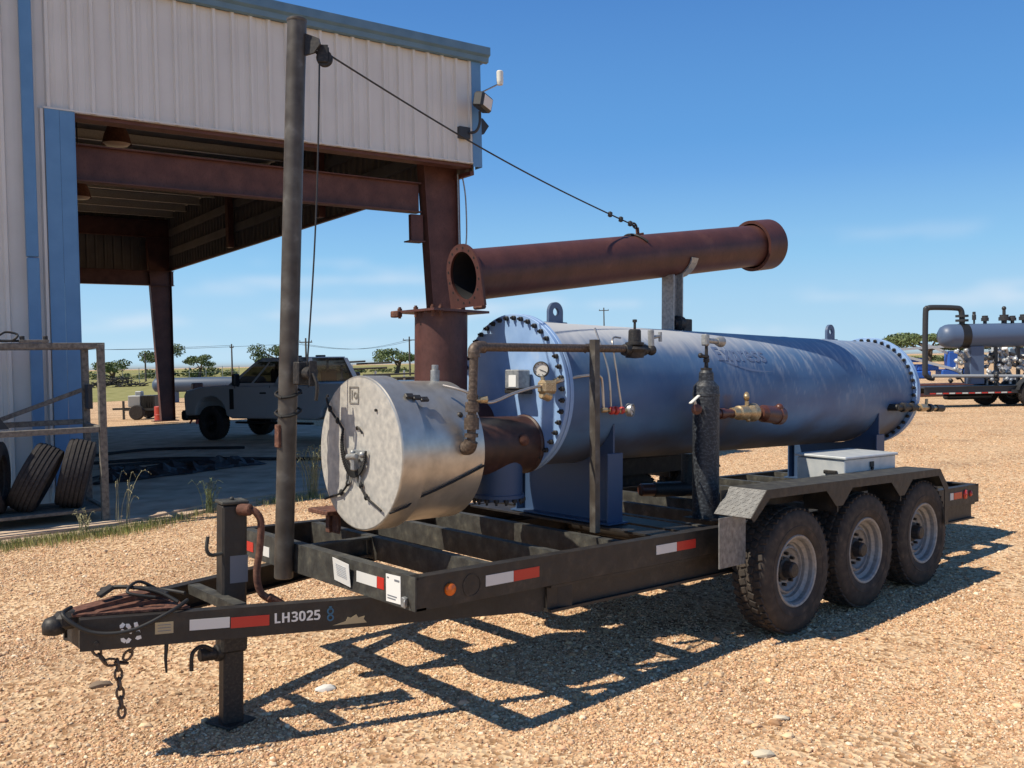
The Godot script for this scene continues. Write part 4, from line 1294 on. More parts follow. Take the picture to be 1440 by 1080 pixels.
# the outer skin of the shell: blue paint chalked along the top, sunlit paleness painted into it, drip streaks down its sides, rust below the side valve
func weathered_shell(t: Node3D, x0: float, x1: float, y: float, r: float) -> void:
	var n := FastNoiseLite.new()
	n.seed = 31
	n.frequency = 1.0
	n.fractal_octaves = 4
	var nx := 260
	var na := 112
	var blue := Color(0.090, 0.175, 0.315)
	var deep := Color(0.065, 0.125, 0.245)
	var chalk_sheen := Color(0.52, 0.525, 0.53)
	var belly_brown := Color(0.085, 0.068, 0.05)
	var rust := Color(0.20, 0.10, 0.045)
	var cols := []
	var pos := []
	var nor := []
	for i in nx + 1:
		var x := lerpf(x0, x1, float(i) / nx)
		var rr := r
		for w: float in [x0 + 1.42, x0 + 2.86]:
			rr += 0.0025 * clampf(1.0 - absf(x - w) / 0.022, 0.0, 1.0)
		for k in na:
			var a := TAU * k / na
			var up := sin(a)
			var wide := n.get_noise_3d(x * 1.6, up * 1.5, cos(a) * 1.5)
			var streak := n.get_noise_3d(x * 16.0, a * 0.9, 3.0) * 0.6 + n.get_noise_3d(x * 38.0, a * 1.6, 9.0) * 0.4
			var slope := 0.09 * sin(a * 2.0)
			streak = n.get_noise_3d((x + slope) * 17.0, a * 1.1, 3.0) * 0.65 + n.get_noise_3d((x + slope) * 40.0, a * 2.2, 9.0) * 0.35
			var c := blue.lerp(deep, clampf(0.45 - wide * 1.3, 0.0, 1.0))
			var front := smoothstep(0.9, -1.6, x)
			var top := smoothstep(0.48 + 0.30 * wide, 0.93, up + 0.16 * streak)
			c = c.lerp(chalk_sheen, clampf(top * (0.26 + 0.70 * front), 0.0, 0.92))  # paler top towards the front: chalking plus sunlight put into the colour
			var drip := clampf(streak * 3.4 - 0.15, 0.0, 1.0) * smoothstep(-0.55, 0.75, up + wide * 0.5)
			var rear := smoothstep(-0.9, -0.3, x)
			c = c.lerp(chalk_sheen, drip * (0.08 + 0.34 * rear))
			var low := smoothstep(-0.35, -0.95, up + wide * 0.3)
			c = c.lerp(belly_brown, low * 0.75)  # browner and darker towards the belly
			if up < 0.0 and cos(a) > 0.0:
				var rs := exp(-pow((x + 0.63 + 0.06 * up) / 0.055, 2)) * smoothstep(-0.95, -0.3, up) * (0.6 + 0.8 * streak)
				c = c.lerp(rust, clampf(rs * 0.8, 0.0, 0.8))
			pos.append(Vector3(x, y + up * rr, cos(a) * rr))
			nor.append(Vector3(0, up, cos(a)))
			cols.append(c)
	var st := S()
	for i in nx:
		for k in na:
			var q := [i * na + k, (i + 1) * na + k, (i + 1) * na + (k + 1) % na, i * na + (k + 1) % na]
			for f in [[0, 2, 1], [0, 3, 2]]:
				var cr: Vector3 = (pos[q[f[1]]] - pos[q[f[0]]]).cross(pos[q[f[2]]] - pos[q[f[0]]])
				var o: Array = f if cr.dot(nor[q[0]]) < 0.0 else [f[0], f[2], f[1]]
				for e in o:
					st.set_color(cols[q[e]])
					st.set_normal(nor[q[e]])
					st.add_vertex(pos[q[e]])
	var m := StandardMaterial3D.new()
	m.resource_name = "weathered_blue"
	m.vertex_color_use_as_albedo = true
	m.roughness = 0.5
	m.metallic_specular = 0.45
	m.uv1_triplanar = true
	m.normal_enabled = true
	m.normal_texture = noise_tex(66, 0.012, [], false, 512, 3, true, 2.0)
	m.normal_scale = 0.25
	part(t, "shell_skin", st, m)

func bent(tm: TextMesh, xc: float, deg: float, y: float, r: float) -> SurfaceTool:   # text laid round a horizontal cylinder
	var arr := tm.get_mesh_arrays()
	var v: PackedVector3Array = arr[Mesh.ARRAY_VERTEX]
	var ix: PackedInt32Array = arr[Mesh.ARRAY_INDEX]
	var st := S()
	var put := func(p: Vector3) -> Vector3:
		var a := deg_to_rad(deg) + p.y / r
		var rr := r + 0.0015 + p.z
		return Vector3(xc + p.x, y + sin(a) * rr, cos(a) * rr)
	for i in range(0, ix.size(), 3):
		var a: Vector3 = put.call(v[ix[i]])
		var b: Vector3 = put.call(v[ix[i + 1]])
		var c: Vector3 = put.call(v[ix[i + 2]])
		var n := (c - a).cross(b - a).normalized()
		tri(st, a, b, c, n, n, n)
	return st

func gauge(t: Node3D, c: Vector3, n: Vector3, r: float, rim: Material) -> void:
	var st := S()
	n = n.normalized()
	lathe(st, [Vector2(0, -0.03), Vector2(r * 0.9, -0.03), Vector2(r, -0.025), Vector2(r, 0.006), Vector2(r * 0.86, 0.008), Vector2(r * 0.86, 0.001)], axis(n, c), 24)
	var g := part(t, "pressure_gauge", st, rim)
	st = S()
	lathe(st, [Vector2(r * 0.87, 0.0), Vector2(0, 0.0005)], axis(n, c), 24)
	part(g, "dial", st, M.gauge_face)
	st = S()
	var f := axis(n, c).basis
	bar(st, c + n * 0.003 - f.x * r * 0.2, c + n * 0.003 + (f.x * 0.6 + f.z * 0.35) * r, 0.002, 0.003, 0.0, n)
	for k in 7:
		var a := TAU * (k + 0.8) / 8.6
		var d := f.x * cos(a) + f.z * sin(a)
		bar(st, c + n * 0.002 + d * r * 0.62, c + n * 0.002 + d * r * 0.8, 0.001, 0.003, 0.0, n)
	part(g, "needle", st, M.wire_black)

# ---------------------------------------------------------------- stack laid back on its rest, and the cable that holds it
func stack() -> void:
	var a := Vector3(-2.338, 2.184, -0.3)
	var dir := Vector3(2.765, 0.434, 0.30).normalized()
	var L := 2.795
	var t := thing("exhaust_stack", "long rust red stack pipe lying lowered above the blue vessel", "pipe", Vector3(-2.338, 1.96, -0.3), true)
	var st := S()
	lathe(st, [Vector2(0.150, 0.0), Vector2(0.162, 0.0), Vector2(0.162, L)], axis(dir, a), 48)
	part(t, "stack_pipe", st, M.red_oxide)
	st = S()
	lathe(st, [Vector2(0.150, 0.004), Vector2(0.150, L)], axis(dir, a), 32)
	part(t, "bore_shade", st, M.hole_dark)  # shade inside the pipe put in as near-black colour
	var up := (Vector3.UP - dir * dir.y).normalized()
	var side := dir.cross(up).normalized()
	var fb := Basis(side, up, -dir)
	var outer := []
	for i in 48:
		var an := TAU * i / 48
		var p := Vector2(cos(an), sin(an)) * 0.198
		if p.y < -0.001:
			var m := maxf(absf(cos(an)), absf(sin(an)))
			p = Vector2(cos(an), sin(an)) / m * 0.198
		outer.append(p)
	st = S()
	holed(st, outer, circle(0.150, 48), 0.016, Transform3D(fb, a - dir * 0.006))
	var fl := part(t, "stack_flange", st, M.red_oxide)
	for k in 16:
		var an := TAU * (k + 0.5) / 16
		st = S()
		rod(st, a + fb * Vector3(cos(an) * 0.174, sin(an) * 0.174, 0.012), a + fb * Vector3(cos(an) * 0.174, sin(an) * 0.174, 0.0150), 0.0085, 10)
		part(fl, "bolt_hole_disc", st, M.hole_dark)  # black discs standing in for the shade of open holes
	st = S()
	for s: float in [-0.12, 0.12]:
		rod(st, a + fb * Vector3(s - 0.05, -0.205, 0.0), a + fb * Vector3(s + 0.05, -0.205, 0.0), 0.016, 10)
	part(t, "hinge", st, M.rusty_steel)
	# cap: an open collar with a rain lid at the outer end
	st = S()
	var e := a + dir * (L - 0.10)
	lathe(st, [Vector2(0.176, 0.0), Vector2(0.200, 0.0), Vector2(0.200, 0.20), Vector2(0.19, 0.215), Vector2(0.0, 0.222)], axis(dir, e), 48)
	lathe(st, [Vector2(0.176, 0.0), Vector2(0.192, 0.012), Vector2(0.192, 0.19), Vector2(0.0, 0.20)], axis(dir, e), 40)
	part(t, "stack_cap", st, M.red_oxide)
	for k in 4:
		st = S()
		var an := TAU * (k + 0.5) / 4
		var d := side * cos(an) + up * sin(an)
		bar(st, e + d * 0.181 + dir * 0.02, e + d * 0.181 + dir * 0.10, 0.008, 0.034, 0.0, d)
		part(t, "cap_bracket", st, M.rusty_steel)
	st = S()
	bar(st, a + dir * 1.50 + up * 0.160 - dir * 0.035, a + dir * 1.50 + up * 0.165 + dir * 0.035, 0.02, 0.06, 0.004)
	bar(st, a + dir * 1.50 + up * 0.165, a + dir * 1.50 + up * 0.215, 0.03, 0.012, 0.003)
	part(t, "pull_lug", st, M.rusty_steel)
	st = S()
	for k in 26:   # chain choker round the pipe
		pass
	var ring := []
	for i in 15:
		var an := deg_to_rad(35.0 + 110.0 * i / 14.0)
		ring.append(a + dir * (1.46 - 0.05 * sin(PI * i / 14.0)) + (side * cos(an) + up * sin(an)) * 0.170)
	tube(st, ring, 0.008, 8)
	part(t, "choker", st, M.dark_iron)
	# cable
	var p := Vector3(-3.475, 3.215, -0.055)
	var q := a + dir * 1.50 + up * 0.22
	var c := thing("hoist_cable", "thin black steel cable from the mast top block down to the rust red stack pipe", "cable", p, true)
	st = S()
	chain(st, [Vector3(-3.535, 3.285, -0.085), Vector3(-3.50, 3.245, -0.065)], 0.05, 0.006)
	chain(st, [Vector3(-3.515, 3.262, -0.075), p + Vector3(-0.01, 0.02, -0.005)], 0.055, 0.006)
	part(c, "shackle_chain", st, M.dark_iron)
	st = S()
	var ba := axis(Vector3(0.62, 0.0, -0.78), p)
	lathe(st, [Vector2(0, -0.016), Vector2(0.042, -0.014), Vector2(0.034, 0), Vector2(0.042, 0.014), Vector2(0, 0.016)], ba, 20)
	for s: float in [-1.0, 1.0]:
		box(st, Transform3D(Basis(ba.basis.x, ba.basis.y, ba.basis.z) , p + ba.basis.y * 0.019 * s + Vector3(-0.008, 0.02, 0)), Vector3(0.055, 0.006, 0.09), 0.002)
	part(c, "pulley_block", st, M.dark_iron)
	st = S()
	var line := []
	for i in 25:
		var u := i / 24.0
		line.append((p + Vector3(0.03, 0.025, 0.0)).lerp(q, u) + Vector3(0, -0.05 * sin(PI * u), 0))
	tube(st, line, 0.0052, 8)
	part(c, "stay_line", st, M.steel_rope)
	st = S()
	var dn := []
	for i in 15:
		var u := i / 14.0
		dn.append((p + Vector3(-0.03, -0.03, 0.0)).lerp(Vector3(-3.575, 1.57, -0.05), u) + Vector3(0.012, 0, 0.008) * sin(PI * u))
	tube(st, dn, 0.0046, 8)
	part(c, "hauling_line", st, M.steel_rope)
	st = S()
	for u: float in [0.885, 0.93, 0.97]:
		var k := (p + Vector3(0.03, 0.025, 0)).lerp(q, u) + Vector3(0, -0.05 * sin(PI * u), 0)
		box(st, Transform3D(frame_to(p, q), k), Vector3(0.028, 0.036, 0.026), 0.005)
	chain(st, [q + Vector3(-0.05, 0.02, 0), q + Vector3(0.0, -0.01, 0.0)], 0.05, 0.007)
	part(c, "wire_clip", st, M.dark_iron)

# ---------------------------------------------------------------- the other things on the deck
func small_rig() -> void:
	var t := thing("gas_scrubber", "upright black gas bottle with peeling paint at the edge of the trailer deck", "gas bottle", Vector3(-1.095, 0.652, 0.62), true)
	var st := S()
	lathe(st, [Vector2(0, 0.004), Vector2(0.085, 0.004), Vector2(0.085, 0.78), Vector2(0.0875, 0.783), Vector2(0.0875, 0.80), Vector2(0.085, 0.803), Vector2(0.081, 0.845), Vector2(0.062, 0.868), Vector2(0.048, 0.88), Vector2(0.046, 0.93), Vector2(0.036, 0.945), Vector2(0, 0.947)], Transform3D(Basis(), Vector3(-1.095, 0.652, 0.62)), 36)
	part(t, "bottle", st, M.peeling_paint)
	st = S()
	lathe(st, [Vector2(0.0, 0), Vector2(0.036, 0), Vector2(0.036, 0.014), Vector2(0.014, 0.018), Vector2(0.012, 0.05), Vector2(0.02, 0.052), Vector2(0.02, 0.075), Vector2(0.011, 0.08), Vector2(0.010, 0.17), Vector2(0, 0.17)], Transform3D(Basis(), Vector3(-1.095, 1.598, 0.62)), 14)
	rod(st, Vector3(-1.16, 1.69, 0.62), Vector3(-1.08, 1.685, 0.62), 0.012, 10)
	ball(st, Vector3(-1.155, 1.692, 0.62), 0.017, 8)
	part(t, "valve_stem", st, M.dark_iron)
	st = S()
	bx(st, Vector3(-1.125, 1.755, 0.597), Vector3(-1.085, 1.83, 0.642), 0.008)
	rod(st, Vector3(-1.09, 1.79, 0.62), Vector3(-0.955, 1.785, 0.62), 0.018, 12)
	lathe(st, [Vector2(0, 0), Vector2(0.024, 0), Vector2(0.036, 0.04), Vector2(0.036, 0.055), Vector2(0, 0.058)], axis(Vector3.RIGHT, Vector3(-0.99, 1.786, 0.62)), 16)
	part(t, "relief_valve", st, M.galvanised)
	st = S()
	rod(st, Vector3(-1.17, 1.362, 0.63), Vector3(-1.25, 1.360, 0.66), 0.013, 10)
	lathe(st, [Vector2(0, 0), Vector2(0.032, 0), Vector2(0.034, 0.012), Vector2(0.012, 0.018), Vector2(0, 0.018)], axis(Vector3(-0.7, 0, 0.7), Vector3(-1.24, 1.352, 0.655)), 16)
	part(t, "side_tap", st, M.brown_valve)
	st = S()
	bar(st, Vector3(-1.315, 1.39, 0.665), Vector3(-1.215, 1.438, 0.655), 0.010, 0.022, 0.003)
	bar(st, Vector3(-1.265, 1.41, 0.66), Vector3(-1.235, 1.365, 0.65), 0.012, 0.014, 0.003)
	part(t, "tap_lever", st, M.white_plastic)
	st = S()
	bx(st, Vector3(-1.20, 0.653, 0.52), Vector3(-0.98, 0.658, 0.74), 0.002)
	part(t, "base_plate", st, M.black_paint)
	# aluminium job box
	var b := thing("job_box", "pale aluminium job box with a hinged lid resting behind the fender under the vessel", "tool box", Vector3(0.55, 0.69, 0.70), true)
	st = S()
	bx(st, Vector3(0.155, 0.69, 0.505), Vector3(0.90, 0.975, 0.885), 0.006)
	var body := part(b, "box_body", st, M.aluminium_box)
	st = S()
	box(st, Transform3D(Basis(Vector3.RIGHT, 0.02), Vector3(0.528, 0.988, 0.695)), Vector3(0.775, 0.020, 0.41), 0.005)
	part(b, "box_lid", st, M.aluminium_box)
	st = S()
	bx(st, Vector3(0.505, 0.905, 0.8855), Vector3(0.56, 0.945, 0.893), 0.003)
	rod(st, Vector3(0.532, 0.895, 0.885), Vector3(0.532, 0.895, 0.90), 0.012, 12)
	part(b, "lock", st, M.dark_iron)
	st = S()
	bx(st, Vector3(0.130, 0.868, 0.73), Vector3(0.155, 0.895, 0.83), 0.004)
	part(b, "side_handle", st, M.dark_iron)
	st = S()
	for z: float in [0.52, 0.87]:
		bx(st, Vector3(0.16, 0.6535, z - 0.015), Vector3(0.89, 0.6895, z + 0.015), 0.003)
	part(b, "runner", st, M.galvanised)

# ---------------------------------------------------------------- ground, building
var BF := Transform3D(Basis(Vector3(0.99554, 0, 0.09433), Vector3.UP, Vector3(-0.09433, 0, 0.99554)), Vector3(3.5, 0, -7.2))   # building axes: x along the front, -z into it
const FLAT := Basis(Vector3.RIGHT, Vector3.BACK, Vector3.DOWN)

func slab_edge(x: float) -> float:   # z of the concrete edge
	var px := [-40.0, -3.7, -2.62, -2.05, -1.32, -0.8, 0.3, 6.0, 40.0]
	var pz := [-5.2, -5.83, -5.84, -6.08, -6.43, -6.53, -6.55, -6.8, -7.0]
	for i in px.size() - 1:
		if x < px[i + 1]:
			return lerpf(pz[i], pz[i + 1], clampf((x - px[i]) / (px[i + 1] - px[i]), 0.0, 1.0))
	return -7.0

func thing_xf(called: String, label: String, category: String, xf: Transform3D, group := "") -> Node3D:
	var o := thing(called, label, category, Vector3.ZERO, false, group)
	o.transform = xf
	return o

func ground() -> void:
	var st := S()
	var a := 1200.0
	quad(st, Vector3(-a, 0, -a), Vector3(a, 0, -a), Vector3(a, 0, a), Vector3(-a, 0, a), Vector3.UP)
	struct("ground", st, M.gravel_ground)
	st = S()
	prism(st, [Vector2(-150, -46), Vector2(6, -45), Vector2(30, -50), Vector2(60, -66), Vector2(130, -74), Vector2(400, -60), Vector2(900, -700), Vector2(-500, -900)], 0.02, Transform3D(FLAT, Vector3(0, 0.0, 0)))
	struct("field", st, M.field_grass)
	st = S()
	var poly := []
	for x: float in [-14.0, -3.7, -2.62, -2.05, -1.32, -0.8, 0.3, 5.6]:
		poly.append(Vector2(x, slab_edge(x) - 0.16))
	poly.append(Vector2(6.9, -22.4))
	poly.append(Vector2(-14.0, -20.2))
	prism(st, poly, 0.16, Transform3D(FLAT, Vector3(0, -0.02, 0)))
	struct("concrete_slab", st, M.concrete)
	st = S()
	poly = []
	for x: float in [-14.0, -3.7, -2.62, -2.05, -1.32, -0.8, 0.3, 5.7]:
		poly.append(Vector2(x, slab_edge(x) + 0.05 + 0.03 * sin(x * 5.0)))
	for x: float in [5.7, 0.3, -0.8, -1.32, -2.05, -2.62, -3.7, -14.0]:
		poly.append(Vector2(x, slab_edge(x) - 0.162))
	prism(st, poly, 0.16, Transform3D(FLAT, Vector3(0, -0.045, 0)))
	struct("apron_edge", st, M.concrete)

func ribbed(st: SurfaceTool, x0: float, n: int, pitch: float, y0: float, y1: float, xf: Transform3D, depth := 0.03, rib := 0.042) -> void:
	# n ribs at x0, x0 + pitch ... ; each panel reaches half a pitch to both sides
	var pr := [Vector2(x0 - pitch / 2, 0.0)]
	for k in n:
		var c := x0 + k * pitch
		pr.append(Vector2(c - 0.034, 0.0))
		pr.append(Vector2(c - 0.018, rib))
		pr.append(Vector2(c + 0.018, rib))
		pr.append(Vector2(c + 0.034, 0.0))
		if k < n - 1:
			for e: float in [-0.04, 0.04]:
				pr.append(Vector2(c + pitch / 2 + e - 0.012, 0.0))
				pr.append(Vector2(c + pitch / 2 + e, 0.005))
				pr.append(Vector2(c + pitch / 2 + e + 0.012, 0.0))
	pr.append(Vector2(x0 + (n - 0.5) * pitch, 0.0))
	for i in pr.size() - 1:
		var a: Vector2 = pr[i]
		var b: Vector2 = pr[i + 1]
		var d := (b - a).normalized()
		var nn := (xf.basis * Vector3(-d.y, 0, d.x)).normalized()
		quad(st, xf * Vector3(a.x, y0, a.y), xf * Vector3(b.x, y0, b.y), xf * Vector3(b.x, y1, b.y), xf * Vector3(a.x, y1, a.y), nn)
		for y: float in [y0, y1]:
			quad(st, xf * Vector3(a.x, y, a.y), xf * Vector3(b.x, y, b.y), xf * Vector3(b.x, y, -depth), xf * Vector3(a.x, y, -depth), xf.basis * Vector3(0, -1 if y == y0 else 1, 0))
	var l: Vector2 = pr[0]
	var r: Vector2 = pr[pr.size() - 1]
	quad(st, xf * Vector3(l.x, y0, -depth), xf * Vector3(r.x, y0, -depth), xf * Vector3(r.x, y1, -depth), xf * Vector3(l.x, y1, -depth), xf.basis * Vector3.FORWARD)
	for e in [[l.x, -1.0], [r.x, 1.0]]:
		quad(st, xf * Vector3(e[0], y0, 0), xf * Vector3(e[0], y1, 0), xf * Vector3(e[0], y1, -depth), xf * Vector3(e[0], y0, -depth), xf.basis * Vector3(e[1], 0, 0))

func column(b: Node3D, z: float) -> void:
	var st := S()
	prism(st, [Vector2(-0.44, 0.06), Vector2(-0.05, 0.06), Vector2(-0.05, 6.3), Vector2(-0.80, 6.3), Vector2(-0.73, 5.6)], 0.012, Transform3D(Basis(), Vector3(0, 0, z)))
	bar(st, Vector3(-0.445, 0.06, z), Vector3(-0.735, 5.6, z), 0.014, 0.22, 0.0, Vector3.RIGHT)
	bar(st, Vector3(-0.043, 0.06, z), Vector3(-0.043, 6.3, z), 0.014, 0.22, 0.0, Vector3.RIGHT)
	part(b, "steel_column", st, M.red_primer_frame)
	st = S()
	bx(st, Vector3(-0.70, 0.058, z - 0.18), Vector3(0.05, 0.085, z + 0.18))
	part(b, "column_foot", st, M.red_primer_frame)

func building() -> void:
	var b := thing_xf("metal_shop_building", "pale ribbed metal shop building with blue trim, an open drive-through bay and a blue eave", "building", BF)
	# front wall left of the bay, and the fascia over it
	var p := 0.2525
	for k in 10:
		var st := S()
		ribbed(st, -14.03 + k * 3 * p, 3, p, 0.05, 6.46, Transform3D(Basis(), Vector3(0, 0, 0)))
		part(b, "wall_panel", st, M.wall_sheet)
	for k in 8:
		var st := S()
		ribbed(st, -6.205 + k * 3 * p, 3, p, 4.85, 6.46, Transform3D())
		part(b, "fascia_panel", st, M.wall_sheet)
	var st := S()
	ribbed(st, -14.03 + 30 * p, 1, p, 0.05, 6.46, Transform3D(Basis(), Vector3(0, 0, -0.002)))
	part(b, "wall_panel", st, M.wall_sheet)
	st = S()
	ribbed(st, -0.1455, 1, p, 4.85, 6.46, Transform3D())
	part(b, "fascia_panel", st, M.wall_sheet)
	st = S()
	bx(st, Vector3(-6.329, 0.05, -0.03), Vector3(-6.10, 4.848, 0.0))
	prism(st, [Vector2(-6.318, 0.0), Vector2(-6.298, 0.03), Vector2(-6.266, 0.03), Vector2(-6.256, 0.0)], 4.79, Transform3D(Basis(Vector3.RIGHT, Vector3.BACK, Vector3.DOWN), Vector3(0, 2.45, 0)))
	part(b, "jamb_strip", st, M.wall_sheet)
	# side fascia (seen from inside) and back fascia
	var side := Basis(Vector3.BACK, Vector3.UP, Vector3.LEFT)
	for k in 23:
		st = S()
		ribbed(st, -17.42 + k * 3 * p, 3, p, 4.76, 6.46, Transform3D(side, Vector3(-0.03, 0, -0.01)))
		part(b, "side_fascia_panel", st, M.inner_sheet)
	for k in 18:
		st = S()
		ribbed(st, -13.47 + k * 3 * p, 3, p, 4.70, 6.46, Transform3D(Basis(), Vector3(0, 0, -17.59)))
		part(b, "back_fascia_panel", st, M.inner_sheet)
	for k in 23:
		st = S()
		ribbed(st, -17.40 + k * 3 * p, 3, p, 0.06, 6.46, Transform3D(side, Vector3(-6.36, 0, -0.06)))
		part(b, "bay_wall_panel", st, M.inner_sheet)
	st = S()
	bx(st, Vector3(-14.2, 0.06, -17.5), Vector3(-14.15, 6.46, -0.04))
	bx(st, Vector3(-14.15, 0.06, -17.52), Vector3(-6.4, 4.69, -17.46))
	part(b, "outer_wall", st, M.wall_sheet)
	# roof
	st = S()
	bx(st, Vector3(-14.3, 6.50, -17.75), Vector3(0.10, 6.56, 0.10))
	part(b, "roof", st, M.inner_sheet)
	for k in 13:
		st = S()
		var z := -1.1 - k * 1.3
		bx(st, Vector3(-6.2, 6.28, z), Vector3(-0.06, 6.49, z + 0.008))
		bx(st, Vector3(-6.2, 6.28, z + 0.008), Vector3(-0.06, 6.288, z + 0.09))
		bx(st, Vector3(-6.2, 6.482, z - 0.062), Vector3(-0.06, 6.49, z))
		part(b, "purlin", st, M.bounce_lit_purlin)
	# trim
	st = S()
	prism(st, [Vector2(0.044, 6.45), Vector2(0.11, 6.46), Vector2(0.12, 6.53), Vector2(0.17, 6.56), Vector2(0.17, 6.68), Vector2(0.044, 6.68)], 14.5, Transform3D(Basis(Vector3.BACK, Vector3.UP, Vector3.LEFT), Vector3(-7.09, 0, 0)))
	part(b, "eave_gutter", st, M.gutter_blue)
	st = S()
	prism(st, [Vector2(0.012, 6.465), Vector2(0.10, 6.475), Vector2(0.12, 6.53), Vector2(0.12, 6.66), Vector2(0.012, 6.66)], 17.5, Transform3D(Basis(Vector3.RIGHT, Vector3.UP, Vector3.BACK), Vector3(0.05, 0, -8.8)))
	part(b, "side_gutter", st, M.gutter_blue)
	st = S()
	bx(st, Vector3(-0.13, 4.80, 0.043), Vector3(0.042, 6.448, 0.050))
	bx(st, Vector3(0.036, 4.80, -0.15), Vector3(0.043, 6.448, 0.043))
	part(b, "corner_trim", st, M.trim_blue)
	st = S()
	bx(st, Vector3(-6.255, 0.06, 0.031), Vector3(-6.095, 4.849, 0.045))
	bx(st, Vector3(-6.092, 0.06, 0.031), Vector3(-5.935, 4.849, 0.040))
	bx(st, Vector3(-5.935, 0.06, -0.30), Vector3(-5.920, 4.849, 0.036))
	part(b, "jamb_trim", st, M.trim_blue)
	st = S()
	bx(st, Vector3(-6.27, 4.849, 0.043), Vector3(-0.13, 4.866, 0.052))
	part(b, "fascia_drip", st, M.wall_sheet)
	st = S()
	bx(st, Vector3(-5.92, 4.80, -0.26), Vector3(-0.10, 4.846, -0.04))
	bx(st, Vector3(-0.09, 4.70, -17.4), Vector3(-0.02, 4.757, -0.1))
	part(b, "soffit_angle", st, M.red_primer_frame)
	for q in [[-6.505, 3.06, 6.45], [-6.500, 0.3, 3.05]]:
		st = S()
		bx(st, Vector3(q[0], q[1], 0.045), Vector3(q[0] + 0.13, q[2], 0.125), 0.008)
		part(b, "downspout", st, M.trim_blue)
	# frames
	st = S()
	ibeam(st, Vector3(-6.2, 4.365, -0.62), Vector3(-0.75, 4.345, -0.62), 0.47, 0.2, 0.01, 0.016)
	part(b, "header_beam", st, M.red_primer_frame)
	st = S()
	bx(st, Vector3(-0.92, 3.66, -0.66), Vector3(-0.70, 4.08, -0.58))
	bx(st, Vector3(-0.98, 3.64, -0.72), Vector3(-0.70, 3.66, -0.52))
	part(b, "beam_bracket", st, M.red_primer_frame)
	for z: float in [-0.62, -9.0, -17.25]:
		if z != -9.0:
			column(b, z)
		st = S()
		ibeam(st, Vector3(-6.2, 6.0, z), Vector3(-0.06, 5.98, z), 0.52, 0.2, 0.01, 0.016)
		part(b, "rafter", st, M.red_primer_frame)
	st = S()
	ibeam(st, Vector3(-6.2, 4.47, -17.25), Vector3(0.05, 4.47, -17.25), 0.45, 0.2, 0.01, 0.016)
	part(b, "header_beam", st, M.red_primer_frame)
	for y: float in [5.25, 5.85]:
		st = S()
		bar(st, Vector3(-0.10, y, -0.8), Vector3(-0.10, y, -17.0), 0.2, 0.06)
		part(b, "girt", st, M.inner_sheet)
	for z: float in [-5.6, -11.2]:
		st = S()
		bx(st, Vector3(-0.28, 4.76, z - 0.1), Vector3(-0.14, 6.4, z + 0.1))
		part(b, "wind_post", st, M.red_primer_frame)
	for z: float in [-1.5, -4.4, -10.5]:
		st = S()
		bar(st, Vector3(-4.35, 6.3, z), Vector3(-4.65, 5.75, z + 0.9), 0.04, 0.04)
		part(b, "flange_brace", st, M.galvanised)
	st = S()
	tube(st, curve([Vector3(-0.02, 4.75, -0.45), Vector3(0.03, 4.4, -0.44), Vector3(0.035, 3.8, -0.44), Vector3(-0.01, 3.4, -0.45)]), 0.012, 6)
	tube(st, [Vector3(-0.16, 4.75, -0.37), Vector3(-0.16, 0.1, -0.37)], 0.012, 6)
	part(b, "conduit", st, M.galvanised)
	# bell lamps under the roof
	var k := 0
	for c: Vector3 in [Vector3(-4.98, 5.02, -2.0), Vector3(-4.90, 4.75, -5.2)]:
		var l := thing_xf("bell_lamp", ["unlit bell shaped bay lamp nearest the front of the open bay", "second bell shaped bay lamp, half hidden by the blue door jamb"][k], "lamp", BF * Transform3D(Basis(), c), "bay lamps")
		k += 1
		st = S()
		lathe(st, [Vector2(0.0, 0.30), Vector2(0.06, 0.30), Vector2(0.10, 0.26), Vector2(0.17, 0.10), Vector2(0.20, -0.03), Vector2(0.21, -0.04), Vector2(0.195, -0.03), Vector2(0.16, 0.09), Vector2(0.09, 0.24), Vector2(0, 0.25)], Transform3D(), 24, true)
		part(l, "lamp_shade", st, M.rusty_steel)
		st = S()
		lathe(st, [Vector2(0.19, -0.02), Vector2(0.15, -0.06), Vector2(0.0, -0.07)], Transform3D(), 20, true)
		part(l, "lens", st, M.bounce_warm_glass)
		st = S()
		rod(st, Vector3(0, 0.30, 0), Vector3(0, 0.44, 0), 0.07, 12, 0.01)
		rod(st, Vector3(0, 0.44, 0), Vector3(0, 6.49 - c.y, 0), 0.012, 8)
		part(l, "hanger", st, M.fixture_dark)
	# floodlights and the white sensor at the corner
	var f := thing_xf("floodlight", "dark box floodlight on a bent arm at the right end of the fascia", "floodlight", BF * Transform3D(Basis(), Vector3(-0.30, 5.30, 0.05)), "corner floodlights")
	st = S()
	bx(st, Vector3(-0.11, -0.09, -0.02), Vector3(0.09, 0.09, 0.06), 0.006)
	part(f, "mount_box", st, M.fixture_dark)
	st = S()
	tube(st, curve([Vector3(0.06, 0.0, 0.06), Vector3(0.14, 0.02, 0.14), Vector3(0.18, 0.14, 0.19), Vector3(0.18, 0.32, 0.20)]), 0.022, 8)
	part(f, "arm", st, M.fixture_dark)
	var hx := Transform3D(Basis(Vector3.UP, 0.5) * Basis(Vector3.RIGHT, 0.15) * Basis(Vector3.BACK, -0.12), Vector3(0.20, 0.45, 0.26))
	st = S()
	box(st, hx, Vector3(0.36, 0.24, 0.18), 0.03)
	part(f, "housing", st, M.fixture_dark)
	st = S()
	box(st, hx * Transform3D(Basis(), Vector3(0.0, 0, 0.092)), Vector3(0.27, 0.17, 0.006), 0.002)
	part(f, "lens", st, M.fixture_lens)
	f = thing_xf("floodlight", "dark floodlight seen from behind, just round the building corner", "floodlight", BF * Transform3D(Basis(), Vector3(0.05, 5.50, -0.25)), "corner floodlights")
	st = S()
